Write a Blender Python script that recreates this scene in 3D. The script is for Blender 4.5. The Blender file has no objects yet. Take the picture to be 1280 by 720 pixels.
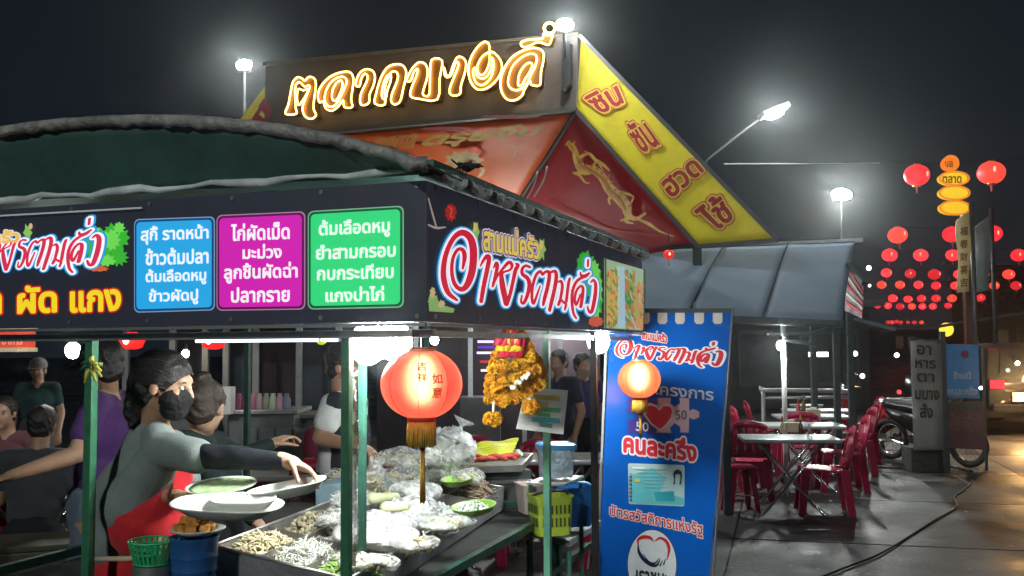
import bpy, bmesh, math, random
import numpy as np
from mathutils import Vector as V, Matrix, Euler, Quaternion, noise
from mathutils.geometry import delaunay_2d_cdt
random.seed(7)
SC = bpy.context.scene
R = math.radians
# ---------------------------------------------------------------- camera
FPX = 1250.0                      # focal length in pixels of the 1280 px wide photograph
CAM_POS = V((0.0, 0.0, 1.65))
cam_d = bpy.data.cameras.new('camera')
cam_d.sensor_width = 36.0
cam_d.lens = 36.0 * FPX / 1280.0
cam_d.clip_start = 0.05
cam_d.clip_end = 600.0
cam = bpy.data.objects.new('camera', cam_d)
SC.collection.objects.link(cam)
CAM_ROT = Matrix.Rotation(R(90 + 3.38), 3, 'X') @ Matrix.Rotation(R(-0.35), 3, 'Z')
cam.matrix_world = Matrix.Translation(CAM_POS) @ CAM_ROT.to_4x4()
SC.camera = cam
# ---------------------------------------------------------------- night sky
w = bpy.data.worlds.new('World')
SC.world = w
w.use_nodes = True
nt = w.node_tree
bg = nt.nodes['Background']
tc = nt.nodes.new('ShaderNodeTexCoord')
sx = nt.nodes.new('ShaderNodeSeparateXYZ')
cr = nt.nodes.new('ShaderNodeValToRGB')
nt.links.new(tc.outputs['Generated'], sx.inputs[0])
nt.links.new(sx.outputs['Z'], cr.inputs[0])
nt.links.new(cr.outputs[0], bg.inputs[0])
cr.color_ramp.elements[0].position = 0.0
cr.color_ramp.elements[0].color = (0.0080, 0.0125, 0.0170, 1)     # town glow low down
cr.color_ramp.elements[1].position = 0.45
cr.color_ramp.elements[1].color = (0.0062, 0.0085, 0.0130, 1)
bg.inputs[1].default_value = 1.0
# ---------------------------------------------------------------- exposure, sampling
SC.view_settings.view_transform = 'Standard'
SC.view_settings.look = 'None'
SC.view_settings.exposure = 0.0
SC.view_settings.gamma = 1.0
SC.cycles.use_denoising = True
SC.cycles.max_bounces = 7
SC.cycles.diffuse_bounces = 3
SC.cycles.glossy_bounces = 3
SC.cycles.transmission_bounces = 5
SC.cycles.transparent_max_bounces = 10
SC.cycles.volume_bounces = 0
SC.cycles.sample_clamp_indirect = 4.0
SC.cycles.caustics_reflective = False
SC.cycles.caustics_refractive = False
HAZE_DENSITY = 0.0012

# ---------------------------------------------------------------- picture <-> place
def ray(x, y):
    d = CAM_ROT @ V(((x - 640) / FPX, (360 - y) / FPX, -1.0))
    return d
def at_y(x, y, Y):                 # the point seen at pixel (x, y) at depth Y
    d = ray(x, y)
    return CAM_POS + d * (Y / d.y)
def at_z(x, y, z):                 # ... at height z
    d = ray(x, y)
    return CAM_POS + d * ((z - CAM_POS.z) / d.z)
def on_plane(x, y, p, n):
    d = ray(x, y)
    return CAM_POS + d * ((p - CAM_POS).dot(n) / d.dot(n))
def proj(p):
    q = CAM_ROT.transposed() @ (V(p) - CAM_POS)
    return (640 + FPX * q.x / -q.z, 360 - FPX * q.y / -q.z)

# ---------------------------------------------------------------- lamps
def lamp_light(name, loc, power, col=(1, 1, 1), radius=0.04, kind='POINT', rot=None, size=None, spot=None):
    l = bpy.data.lights.new(name, kind)
    l.energy = power
    l.color = col
    if kind == 'AREA':
        l.shape = 'RECTANGLE'
        l.size, l.size_y = size
    else:
        l.shadow_soft_size = radius
    if spot:
        l.spot_size = spot; l.spot_blend = 0.6
    o = bpy.data.objects.new(name, l)
    o.location = loc
    if rot is not None:
        o.rotation_euler = rot
    SC.collection.objects.link(o)
    return o
COOL = (0.93, 1.0, 0.97)
WARM = (1.0, 0.72, 0.38)

# ---------------------------------------------------------------- unseen lamps added to stand in for light from out of frame
lamp_light('added_fill_light', (-4.5, -7.0, 6.8), 2000, (.92, 1.0, .96), .35)  # added fill for the stall front, no fixture built
lamp_light('added_fill_light', (9.5, 0.5, 7.0), 640, (.90, .97, 1.0), .35)  # second added fill, from the right
lamp_light('added_warm_spot', (8.3, 11.6, 4.8), 2500, (1.0, .66, .34), .12, kind='SPOT', rot=(R(-8), R(4), 0), spot=R(52))  # unseen spot added for the warm pool on the road
# ---------------------------------------------------------------- materials
def mat(name, col, rough=0.55, metal=0.0, em=0.0, emcol=None, var=0.18, scale=9.0, bump=0.0, bscale=40.0,
        trans=0.0, alpha=1.0, spec=0.5, sheen=0.0, sub=0.0, dirt=None, coat=0.0):
    m = bpy.data.materials.new(name)
    m.use_nodes = True
    n = m.node_tree
    b = n.nodes['Principled BSDF']
    c = (*col[:3], 1)
    t = n.nodes.new('ShaderNodeTexCoord')
    if var > 0 or dirt:
        nz = n.nodes.new('ShaderNodeTexNoise')
        nz.inputs['Scale'].default_value = scale
        nz.inputs['Detail'].default_value = 6
        nz.inputs['Roughness'].default_value = 0.6
        n.links.new(t.outputs['Object'], nz.inputs['Vector'])
        rp = n.nodes.new('ShaderNodeMapRange')
        rp.inputs['From Min'].default_value = 0.3
        rp.inputs['From Max'].default_value = 0.7
        n.links.new(nz.outputs['Fac'], rp.inputs['Value'])
        mx = n.nodes.new('ShaderNodeMix')
        mx.data_type = 'RGBA'
        n.links.new(rp.outputs[0], mx.inputs[0])
        lo = dirt if dirt else tuple(v * (1 - var) for v in col)
        hi = tuple(min(1, v * (1 + var)) for v in col)
        mx.inputs[6].default_value = (*lo, 1)
        mx.inputs[7].default_value = (*hi, 1)
        n.links.new(mx.outputs[2], b.inputs['Base Color'])
        rr = n.nodes.new('ShaderNodeMapRange')
        rr.inputs['To Min'].default_value = min(1, rough * 1.25)
        rr.inputs['To Max'].default_value = rough * 0.8
        n.links.new(nz.outputs['Fac'], rr.inputs['Value'])
        n.links.new(rr.outputs[0], b.inputs['Roughness'])
    else:
        b.inputs['Base Color'].default_value = c
        b.inputs['Roughness'].default_value = rough
    if bump > 0:
        bn = n.nodes.new('ShaderNodeTexNoise')
        bn.inputs['Scale'].default_value = bscale
        bn.inputs['Detail'].default_value = 4
        n.links.new(t.outputs['Object'], bn.inputs['Vector'])
        bp = n.nodes.new('ShaderNodeBump')
        bp.inputs['Strength'].default_value = bump
        bp.inputs['Distance'].default_value = 0.02
        n.links.new(bn.outputs['Fac'], bp.inputs['Height'])
        n.links.new(bp.outputs[0], b.inputs['Normal'])
    b.inputs['Metallic'].default_value = metal
    b.inputs['Specular IOR Level'].default_value = spec
    if em > 0:
        b.inputs['Emission Color'].default_value = (*(emcol or col), 1)
        b.inputs['Emission Strength'].default_value = em
    if trans:
        b.inputs['Transmission Weight'].default_value = trans
    if alpha < 1:
        b.inputs['Alpha'].default_value = alpha
    if sheen:
        b.inputs['Sheen Weight'].default_value = sheen
    if sub:
        b.inputs['Subsurface Weight'].default_value = sub
        b.inputs['Subsurface Radius'].default_value = (0.02, 0.008, 0.004)
    if coat:
        b.inputs['Coat Weight'].default_value = coat
    return m
def glow(name, col, s):
    m = bpy.data.materials.new(name)
    m.use_nodes = True
    n = m.node_tree
    n.nodes.remove(n.nodes['Principled BSDF'])
    e = n.nodes.new('ShaderNodeEmission')
    e.inputs[0].default_value = (*col, 1)
    e.inputs[1].default_value = s
    n.links.new(e.outputs[0], n.nodes['Material Output'].inputs[0])
    return m
def cloth_lit(name, col, rough=0.6, tl=0.5, bump=0.15):       # thin fabric that lets light through
    m = mat(name, col, rough, var=0.12, scale=5, bump=bump, bscale=14)
    n = m.node_tree
    b = n.nodes['Principled BSDF']
    tr = n.nodes.new('ShaderNodeBsdfTranslucent')
    tr.inputs[0].default_value = (*col, 1)
    mx = n.nodes.new('ShaderNodeMixShader')
    mx.inputs[0].default_value = tl
    n.links.new(b.outputs[0], mx.inputs[1])
    n.links.new(tr.outputs[0], mx.inputs[2])
    n.links.new(mx.outputs[0], n.nodes['Material Output'].inputs[0])
    return m
_PR = {}
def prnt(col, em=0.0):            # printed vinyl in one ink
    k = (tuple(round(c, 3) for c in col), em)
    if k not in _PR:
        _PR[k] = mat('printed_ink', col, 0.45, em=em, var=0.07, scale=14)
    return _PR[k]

# ---------------------------------------------------------------- mesh builder
class MB:
    def __init__(self, M=None):
        self.v = []; self.f = []; self.M = M
    def add(self, vs, fs):
        k = len(self.v)
        self.v += [V(p) for p in vs]
        self.f += [tuple(i + k for i in f) for f in fs]
        return self
    def box(self, c, s, rz=0.0, rot=None, taper=1.0):
        c = V(c); h = V(s) / 2
        m = rot.to_matrix() if isinstance(rot, Euler) else (rot if rot is not None else Matrix.Rotation(rz, 3, 'Z'))
        vs = []
        for z in (-1, 1):
            k = taper if z > 0 else 1.0
            for x, y in ((-1, -1), (1, -1), (1, 1), (-1, 1)):
                vs.append(c + m @ V((x * h.x * k, y * h.y * k, z * h.z)))
        return self.add(vs, [(3, 2, 1, 0), (4, 5, 6, 7), (0, 1, 5, 4), (1, 2, 6, 5), (2, 3, 7, 6), (3, 0, 4, 7)])
    def beam(self, a, b, wd, ht, up=V((0, 0, 1))):
        a = V(a); b = V(b); d = (b - a)
        if d.length < 1e-6: return self
        d.normalize()
        s = d.cross(up)
        if s.length < 1e-3: s = d.cross(V((1, 0, 0)))
        s.normalize(); t = s.cross(d)
        s *= wd / 2; t *= ht / 2
        vs = [a - s - t, a + s - t, a + s + t, a - s + t, b - s - t, b + s - t, b + s + t, b - s + t]
        return self.add(vs, [(0, 1, 2, 3), (7, 6, 5, 4), (1, 0, 4, 5), (2, 1, 5, 6), (3, 2, 6, 7), (0, 3, 7, 4)])
    def tube(self, pts, r, n=8, closed=False, caps=True):
        pts = [V(p) for p in pts]
        m = len(pts)
        rs = r if isinstance(r, (list, tuple)) else [r] * m
        vs = []; fs = []
        ref = None
        for i, p in enumerate(pts):
            if closed:
                d = pts[(i + 1) % m] - pts[i - 1]
            else:
                d = pts[min(i + 1, m - 1)] - pts[max(i - 1, 0)]
            if d.length < 1e-9: d = V((0, 0, 1))
            d.normalize()
            if ref is None:
                ref = d.cross(V((0, 0, 1)))
                if ref.length < 0.05: ref = d.cross(V((1, 0, 0)))
            ref = (ref - d * ref.dot(d))
            if ref.length < 1e-6: ref = d.orthogonal()
            ref.normalize()
            q = d.cross(ref)
            for k in range(n):
                a = 2 * math.pi * k / n
                vs.append(p + (ref * math.cos(a) + q * math.sin(a)) * rs[i])
        for i in range(m if closed else m - 1):
            j = (i + 1) % m
            for k in range(n):
                l = (k + 1) % n
                fs.append((i * n + k, i * n + l, j * n + l, j * n + k))
        if caps and not closed:
            fs.append(tuple(range(n - 1, -1, -1)))
            fs.append(tuple((m - 1) * n + k for k in range(n)))
        return self.add(vs, fs)
    def lathe(self, prof, c=(0, 0, 0), n=20, rot=None, sx=1.0, sy=1.0):
        c = V(c); vs = []; fs = []
        for r, z in prof:
            for k in range(n):
                a = 2 * math.pi * k / n
                p = V((r * math.cos(a) * sx, r * math.sin(a) * sy, z))
                vs.append(c + (rot @ p if rot is not None else p))
        for i in range(len(prof) - 1):
            for k in range(n):
                l = (k + 1) % n
                fs.append((i * n + k, i * n + l, (i + 1) * n + l, (i + 1) * n + k))
        if prof[0][0] > 1e-6: fs.append(tuple(range(n - 1, -1, -1)))
        if prof[-1][0] > 1e-6: fs.append(tuple((len(prof) - 1) * n + k for k in range(n)))
        return self.add(vs, fs)
    def ball(self, c, r, n=12, m=8, rot=None):
        rr = (r, r, r) if not isinstance(r, (tuple, list)) else r
        vs = []; fs = []
        c = V(c)
        for i in range(m + 1):
            t = math.pi * i / m
            for k in range(n):
                a = 2 * math.pi * k / n
                p = V((rr[0] * math.sin(t) * math.cos(a), rr[1] * math.sin(t) * math.sin(a), -rr[2] * math.cos(t)))
                vs.append(c + (rot @ p if rot is not None else p))
        for i in range(m):
            for k in range(n):
                l = (k + 1) % n
                fs.append((i * n + k, i * n + l, (i + 1) * n + l, (i + 1) * n + k))
        return self.add(vs, fs)
    def cap(self, a, b, ra, rb, n=12):
        a = V(a); b = V(b); d = b - a
        L = d.length
        q = d.to_track_quat('Z', 'Y').to_matrix() if L > 1e-6 else Matrix.Identity(3)
        prof = []
        for i in range(5):
            t = math.pi / 2 * i / 4
            prof.append((ra * math.sin(t), -ra * math.cos(t)))
        for i in range(5):
            t = math.pi / 2 * i / 4
            prof.append((rb * math.cos(t), L + rb * math.sin(t)))
        return self.lathe(prof, a, n, rot=q)
    def sheet(self, grid, th=0.0):                # grid[i][j] of points -> surface, with thickness th
        ni, nj = len(grid), len(grid[0])
        pts = [V(p) for row in grid for p in row]
        fs = [(i * nj + j, (i + 1) * nj + j, (i + 1) * nj + j + 1, i * nj + j + 1) for i in range(ni - 1) for j in range(nj - 1)]
        if th == 0:
            return self.add(pts, fs)
        nrm = [V((0, 0, 0)) for _ in pts]
        for f in fs:
            nn = (pts[f[1]] - pts[f[0]]).cross(pts[f[3]] - pts[f[0]])
            for i in f: nrm[i] += nn
        back = [p - n_.normalized() * th if n_.length > 0 else p for p, n_ in zip(pts, nrm)]
        N = len(pts)
        fs2 = fs + [tuple(i + N for i in reversed(f)) for f in fs]
        ring = [j for j in range(nj)] + [i * nj + nj - 1 for i in range(1, ni)] + [(ni - 1) * nj + j for j in range(nj - 2, -1, -1)] + [i * nj for i in range(ni - 2, 0, -1)]
        for a, b in zip(ring, ring[1:] + ring[:1]):
            fs2.append((a, b, b + N, a + N))
        return self.add(pts + back, fs2)
    def xf(self, M):
        self.v = [M @ p for p in self.v]
        return self
    def jit(self, amp, sc=5.0, seed=0.0):
        self.v = [p + noise.noise_vector(p * sc + V((seed, seed, seed))) * amp for p in self.v]
        return self
    def mesh(self, name):
        me = bpy.data.meshes.new(name)
        me.from_pydata([tuple(p) for p in self.v], [], self.f)
        me.update()
        return me
    def build(self, name, m, parent=None, smooth=False, bevel=0.0, world=True, recalc=True):
        me = self.mesh(name)
        if recalc or bevel:
            bm = bmesh.new(); bm.from_mesh(me)
            bmesh.ops.remove_doubles(bm, verts=bm.verts, dist=1e-6)
            if bevel:
                bmesh.ops.bevel(bm, geom=[e for e in bm.edges if len(e.link_faces) == 2 and e.calc_face_angle(0) > 0.7], offset=bevel, segments=2, profile=0.7, affect='EDGES')
            bmesh.ops.recalc_face_normals(bm, faces=bm.faces)
            bm.to_mesh(me); bm.free()
        return link(name, me, m, parent, smooth)
def link(name, me, m, parent=None, smooth=False):
    o = bpy.data.objects.new(name, me)
    SC.collection.objects.link(o)
    if m is not None and len(me.materials) == 0:
        me.materials.append(m)
    if smooth:
        me.polygons.foreach_set('use_smooth', [True] * len(me.polygons))
        if smooth == 'angle':
            bm = bmesh.new(); bm.from_mesh(me)
            for e in bm.edges:
                if len(e.link_faces) == 2 and e.calc_face_angle(0) > 0.6: e.smooth = False
            bm.to_mesh(me); bm.free()
    if parent is not None:
        o.parent = parent
        if parent.type == 'EMPTY' and parent.parent is None:
            o.matrix_parent_inverse = parent.matrix_basis.inverted()
    return o
def tag(o, label=None, cat=None, group=None, kind=None):
    if label: o['label'] = label
    if cat: o['category'] = cat
    if group: o['group'] = group
    if kind: o['kind'] = kind
    return o
def thing(name, label, cat, loc=(0, 0, 0), rz=0.0, group=None, kind=None):
    o = bpy.data.objects.new(name, None)
    SC.collection.objects.link(o)
    o.empty_display_size = 0.1
    o.location = loc
    o.rotation_euler = (0, 0, rz)
    return tag(o, label, cat, group, kind)
def copy_tree(o, parent=None):
    c = o.copy()
    SC.collection.objects.link(c)
    if parent is not None: c.parent = parent
    for ch in o.children:
        copy_tree(ch, c)
    return c
def place(o, loc, rz=0.0, label=None, group=None, scale=None, tilt=None):
    o.location = loc
    o.rotation_euler = (tilt[0], tilt[1], rz) if tilt else (0, 0, rz)
    if scale: o.scale = (scale, scale, scale) if not isinstance(scale, tuple) else scale
    if label: o['label'] = label
    if group: o['group'] = group
    return o
def smoothline(pts, n=6, closed=False):          # Catmull-Rom through the points (any dimension)
    P = [np.array(p, float) for p in pts]
    m = len(P); out = []
    for i in range(m if closed else m - 1):
        p1, p2 = P[i], P[(i + 1) % m]
        p0 = P[i - 1] if (closed or i > 0) else 2 * p1 - p2
        p3 = P[(i + 2) % m] if (closed or i + 2 < m) else 2 * p2 - p1
        for k in range(n):
            t = k / n
            out.append(0.5 * ((2 * p1) + (-p0 + p2) * t + (2 * p0 - 5 * p1 + 4 * p2 - p3) * t * t + (-p0 + 3 * p1 - 3 * p2 + p3) * t ** 3))
    if not closed: out.append(P[-1])
    return [tuple(p) for p in out]

# ---------------------------------------------------------------- flat lettering
_GL = {}
def glyphs(body, off=0.0, shear=0.0, line=1.0, align='CENTER', res=3, space=1.0):
    key = (body, off, shear, space)
    if key not in _GL:
        loops = _glyphs(body, 0.0, shear, line, align, res, space)
        if off > 0:                              # thicken: a band along every contour
            big = max(loops, key=lambda l: (bbox([l])[2] - bbox([l])[0]) * (bbox([l])[3] - bbox([l])[1]))
            ar = sum(big[i - 1][0] * big[i][1] - big[i][0] * big[i - 1][1] for i in range(len(big)))
            if ar < 0: loops = [l[::-1] for l in loops]
            out = []; r = off
            for l in loops:
                l = [p for i, p in enumerate(l) if math.hypot(p[0] - l[i - 1][0], p[1] - l[i - 1][1]) > .004]
                n_ = len(l)
                if n_ < 3: continue
                q = []
                for i in range(n_):
                    p0, p1, p2 = l[i - 1], l[i], l[(i + 1) % n_]
                    a1 = math.atan2(p1[1] - p0[1], p1[0] - p0[0]); a2 = math.atan2(p2[1] - p1[1], p2[0] - p1[0])
                    t = (a2 - a1 + math.pi) % (2 * math.pi) - math.pi
                    if t > .5:                   # convex corner: round it
                        ks = max(1, int(t / .5))
                        q += [(p1[0] + r * math.sin(a1 + t * k / ks), p1[1] - r * math.cos(a1 + t * k / ks)) for k in range(ks + 1)]
                    elif t < -.5:
                        q += [(p1[0] + r * math.sin(a1), p1[1] - r * math.cos(a1)), (p1[0] + r * math.sin(a2), p1[1] - r * math.cos(a2))]
                    else:
                        q.append((p1[0] + r * math.sin(a1 + t / 2), p1[1] - r * math.cos(a1 + t / 2)))
                out.append(q)
            loops = out
        _GL[key] = loops
    return _GL[key]
def _glyphs(body, off=0.0, shear=0.0, line=1.0, align='CENTER', res=4, space=1.0):
    c = bpy.data.curves.new('lettering', 'FONT')
    c.body = body; c.size = 1.0; c.offset = off; c.shear = shear; c.space_line = line
    c.align_x = align; c.dimensions = '2D'; c.fill_mode = 'NONE'; c.resolution_u = res; c.space_character = space
    o = bpy.data.objects.new('lettering', c)
    SC.collection.objects.link(o)
    dg = bpy.context.evaluated_depsgraph_get()
    me = o.evaluated_get(dg).to_mesh()
    co = [(v.co.x, v.co.y) for v in me.vertices]
    nxt = {}
    for e in me.edges:
        a, b = e.vertices
        nxt.setdefault(a, []).append(b); nxt.setdefault(b, []).append(a)
    seen = set(); loops = []
    for s in range(len(co)):
        if s in seen or s not in nxt: continue
        loop = [s]; seen.add(s); cur = s
        cand = sorted(nxt[s], key=lambda q: (abs(q - s) != 1, q))   # keep the font's own direction
        cur = (s + 1) if (s + 1) in nxt[s] else cand[0]
        while cur not in seen:
            seen.add(cur); loop.append(cur)
            k = [q for q in nxt[cur] if q not in seen]
            if not k: break
            cur = k[0]
        if len(loop) > 2: loops.append([co[i] for i in loop])
    o.to_mesh_clear()
    bpy.data.objects.remove(o); bpy.data.curves.remove(c)
    return loops
def ribbon(pts, w, n=5):                          # stroke of varying width -> closed loops
    P = smoothline([(p[0], p[1], (p[2] if len(p) > 2 else w)) for p in pts], n)
    out = []
    L, Rr = [], []
    for i, p in enumerate(P):
        a = P[max(i - 1, 0)]; b = P[min(i + 1, len(P) - 1)]
        dx, dy = b[0] - a[0], b[1] - a[1]
        l = math.hypot(dx, dy) or 1
        h = p[2] / 2
        L.append((p[0] - dy / l * h, p[1] + dx / l * h)); Rr.append((p[0] + dy / l * h, p[1] - dx / l * h))
    for i in range(len(P) - 1):
        out.append([Rr[i], Rr[i + 1], L[i + 1], L[i]])
    for i in range(0, len(P), 1):
        out.append([(P[i][0] + P[i][2] / 2 * math.cos(t * math.pi / 5 + .1), P[i][1] + P[i][2] / 2 * math.sin(t * math.pi / 5 + .1)) for t in range(10)])
    return out
def fill(loops, want_edges=False, same=True):
    co = []; ed = []; segs = []
    for lp in loops:
        k = len(co); m = len(lp)
        a = sum(lp[i][0] * lp[(i + 1) % m][1] - lp[(i + 1) % m][0] * lp[i][1] for i in range(m))
        if abs(a) < 1e-9: continue
        if same and a < 0: lp = lp[::-1]
        co += [V((p[0], p[1])) for p in lp]
        ed += [(k + i, k + (i + 1) % m) for i in range(m)]
        segs += [(lp[i], lp[(i + 1) % m]) for i in range(m)]
    vs, es, fs, *_ = delaunay_2d_cdt(co, ed, [], 0, 1e-6)
    S = np.array([(a[0], a[1], b[0], b[1]) for a, b in segs])
    cen = np.array([sum((np.array(vs[i]) for i in f), np.zeros(2)) / len(f) for f in fs])
    wn = np.zeros(len(cen), int)
    for s0 in range(0, len(cen), 2000):
        cx, cy = cen[s0:s0 + 2000, 0:1], cen[s0:s0 + 2000, 1:2]
        x1, y1, x2, y2 = S[:, 0], S[:, 1], S[:, 2], S[:, 3]
        dy = np.where(np.abs(y2 - y1) < 1e-12, 1e-12, y2 - y1)
        xi = x1 + (cy - y1) * (x2 - x1) / dy
        up = (y1 <= cy) & (y2 > cy) & (xi > cx)
        dn = (y1 > cy) & (y2 <= cy) & (xi > cx)
        wn[s0:s0 + 2000] = up.sum(1) - dn.sum(1)
    tot = sum((a[0] * b[1] - b[0] * a[1]) for a, b in segs)
    keep = [f for f, w_ in zip(fs, wn) if (w_ if tot > 0 else -w_) > 0]
    pts = [(v.x, v.y) for v in vs]
    if not want_edges: return pts, keep
    cnt = {}
    for f in keep:
        for a, b in zip(f, f[1:] + f[:1]):
            cnt[(min(a, b), max(a, b))] = cnt.get((min(a, b), max(a, b)), 0) + 1
    bd = [e for e, c_ in cnt.items() if c_ == 1]
    adj = {}
    for a, b in bd:
        adj.setdefault(a, []).append(b); adj.setdefault(b, []).append(a)
    left = set(bd); lps = []
    while left:
        a, b = left.pop(); lp = [a, b]
        while True:
            n_ = [q for q in adj[lp[-1]] if (min(q, lp[-1]), max(q, lp[-1])) in left]
            if not n_: break
            left.discard((min(n_[0], lp[-1]), max(n_[0], lp[-1])))
            if n_[0] == lp[0]: break
            lp.append(n_[0])
        lps.append([pts[i] for i in lp])
    return pts, keep, lps
def bbox(loops):
    xs = [p[0] for l in loops for p in l]; ys = [p[1] for l in loops for p in l]
    return min(xs), min(ys), max(xs), max(ys)
def warp(loops, quad, box=None):                  # letters' box -> quad (TL, TR, BR, BL) in the quad's plane
    x0, y0, x1, y1 = box or bbox(loops)
    TL, TR, BR, BL = [np.array(q, float) for q in quad]
    out = []
    for l in loops:
        r = []
        for p in l:
            u = (p[0] - x0) / (x1 - x0); v = (p[1] - y0) / (y1 - y0)
            q = (TL * (1 - u) + TR * u) * v + (BL * (1 - u) + BR * u) * (1 - v)
            r.append((q[0], q[1]))
        out.append(r)
    return out
def flat(name, loops, f3, m, parent, same=False, th=0.0):
    pts, tris = loops if isinstance(loops, tuple) else fill(loops, same=same)
    mb = MB()
    used = sorted({i for t in tris for i in t})
    ix = {k: j for j, k in enumerate(used)}
    P = [f3(*pts[i]) for i in used]
    mb.add(P, [tuple(ix[i] for i in t) for t in tris])
    return mb.build(name, m, parent, recalc=False)
def rect(x0, y0, x1, y1, r=0.0, n=4):
    if r <= 0: return [(x0, y0), (x1, y0), (x1, y1), (x0, y1)]
    out = []
    for cx, cy, a0 in ((x0 + r, y0 + r, 180), (x1 - r, y0 + r, 270), (x1 - r, y1 - r, 0), (x0 + r, y1 - r, 90)):
        for k in range(n + 1):
            a = R(a0 + 90 * k / n)
            out.append((cx + r * math.cos(a), cy + r * math.sin(a)))
    return out
def disc(cx, cy, rx, ry=None, n=20):
    ry = ry or rx
    return [(cx + rx * math.cos(2 * math.pi * k / n), cy + ry * math.sin(2 * math.pi * k / n)) for k in range(n)]
def qmap(quad):                                   # unit square (u right, v up) -> point of a pixel quad
    TL, TR, BR, BL = [np.array(q, float) for q in quad]
    def f(u, v):
        q = (TL * (1 - u) + TR * u) * v + (BL * (1 - u) + BR * u) * (1 - v)
        return (q[0], q[1])
    return f
# ================================================================ shared materials
M_green = mat('green_paint', (0.035, 0.165, 0.085), 0.42, var=0.22, scale=22, bump=0.1, bscale=90)
M_greend = mat('dark_green_paint', (0.02, 0.085, 0.06), 0.5, var=0.35, scale=16, bump=0.15)
M_steel = mat('galvanised_steel', (0.42, 0.45, 0.46), 0.38, metal=0.8, var=0.15, scale=30)
M_stain = mat('stainless_sheet', (0.50, 0.50, 0.48), 0.33, metal=0.9, var=0.22, scale=14, bump=0.12, bscale=25)
M_black = mat('black_vinyl', (0.018, 0.020, 0.030), 0.42, em=1.0, emcol=(.010, .0115, .018), var=0.3, scale=6, bump=0.22, bscale=5)  # faint bluish glow put in the colour lifts the black
M_tarpd = mat('dark_green_tarpaulin', (0.036, 0.088, 0.075), 0.5, var=0.3, scale=4, bump=0.5, bscale=6)
M_hem = mat('weathered_grey_hem', (0.30, 0.285, 0.265), 0.45, var=0.5, scale=9, bump=0.9, bscale=24, dirt=(.07, .07, .07))
M_wire = mat('black_wire', (0.01, 0.01, 0.01), 0.5)
M_whitep = mat('white_plastic', (0.78, 0.79, 0.77), 0.35, var=0.05)
G_lamp = glow('lamp_white', (0.95, 1.0, 0.97), 60)
# ================================================================ the food stall
O3 = V((-0.266, 3.1, 0)); ANG = R(20)
U = V((math.sin(ANG), math.cos(ANG), 0)); W = V((-math.cos(ANG), math.sin(ANG), 0))
ZB, ZT = 1.730, 2.172            # fascia bottom and top
SL, FL = 3.06, 2.8               # side and front lengths
def S(a, b, z): return O3 + U * a + W * b + V((0, 0, z))
def onfront(x, y, off=0.0):      # pixel -> front fascia plane, off metres towards the viewer
    return on_plane(x, y, S(0, 0, 0), U) - U * off
def onside(x, y, off=0.0):
    return on_plane(x, y, S(0, 0, 0), W) - W * off
FR = Matrix(((U.x, W.x, 0), (U.y, W.y, 0), (0, 0, 1)))       # stall axes
stall = thing('food_stall', 'corner food stall with black menu fascias, green posts and dark green vaulted tarpaulin roof', 'food stall', S(0, 0, 0))
def sbox(mb, a0, a1, b0, b1, z0, z1):
    return mb.box(S((a0 + a1) / 2, (b0 + b1) / 2, (z0 + z1) / 2), (a1 - a0, b1 - b0, z1 - z0), rot=FR)
# fascias: real boxes 3 cm deep
ff = sbox(MB(), 0.0, 0.03, 0.0, FL, ZB, ZT).build('front_fascia', M_black, stall, bevel=0.002)
sf = sbox(MB(), 0.033, SL, 0.0, 0.03, ZB, ZT).build('side_fascia', M_black, stall, bevel=0.002)
# aluminium trims
mb = MB(); mb.beam(S(-0.004, 0, ZB - 0.008), S(-0.004, FL, ZB - 0.008), 0.018, 0.010)
mb.build('trim_rail', M_steel, stall)
mb = MB(); mb.beam(S(0.01, -0.004, ZB - 0.008), S(SL, -0.004, ZB - 0.008), 0.014, 0.010)
mb.build('trim_rail', M_steel, stall)
mb = MB(); mb.beam(at_y(-60, 274.5, 3.9), onfront(181, 261, 0.012), 0.012, 0.008)
p0 = onfront(-60, 274, 0.012); p1 = onfront(181, 260.5, 0.012)
mb = MB(); mb.beam(p0, p1, 0.010, 0.006); mb.build('bright_edge_strip', mat('bright_strip', (0.9, 0.92, 0.92), 0.3, var=0.02), stall)
# front bar with roll of tarpaulin at the foot of the gable
pts = []
for i in range(40):
    b = -0.02 + (FL + 0.04) * i / 39
    pts.append(S(-0.03, b, ZT + 0.03) + V((0, 0, 0.006 * math.sin(i * 1.3) + 0.004 * math.sin(i * 3.1))))
MB().tube(pts, [0.011 + 0.004 * math.sin(i * 0.9) for i in range(40)], 10).build('rolled_tarpaulin_edge', mat('sheen_tinted_roll', (0.66, 0.72, 0.72), 0.25, var=0.35, scale=7, bump=0.3), stall, smooth=True)  # whitened colour stands in for the bright reflection along the bar
# vaulted roof
def roofz(b, k=1.0): return ZT + 0.035 + 0.235 * k * max(0.0, 1 - ((b - FL / 2) / (FL / 2)) ** 2) ** .85
grid = []
for i in range(19):
    a = -0.10 + (SL + 0.2) * i / 18
    sag = 0.035 * abs(math.sin(math.pi * i / 6))
    grid.append([S(a, -0.05 + (FL + 0.1) * j / 40, roofz(-0.05 + (FL + 0.1) * j / 40) - sag * (0.3 + 0.7 * math.sin(math.pi * j / 40))) for j in range(41)])
MB().sheet(grid, 0.006).jit(0.012, 2.5).build('roof_tarpaulin', M_tarpd, stall, smooth=True)
# gable cloth
grid = []
for j in range(41):
    b = FL * j / 40
    grid.append([S(-0.014 - .088 * (k / 6) + 0.018 * math.sin(b * 9) * (k / 6) * (1 - k / 6) * 3, b, (ZT + 0.02) * (1 - k / 6) + (roofz(b) - 0.012) * (k / 6)) for k in range(7)])
MB().sheet(grid, 0.004).jit(0.006, 4).build('gable_tarpaulin', M_tarpd, stall, smooth=True)
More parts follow.
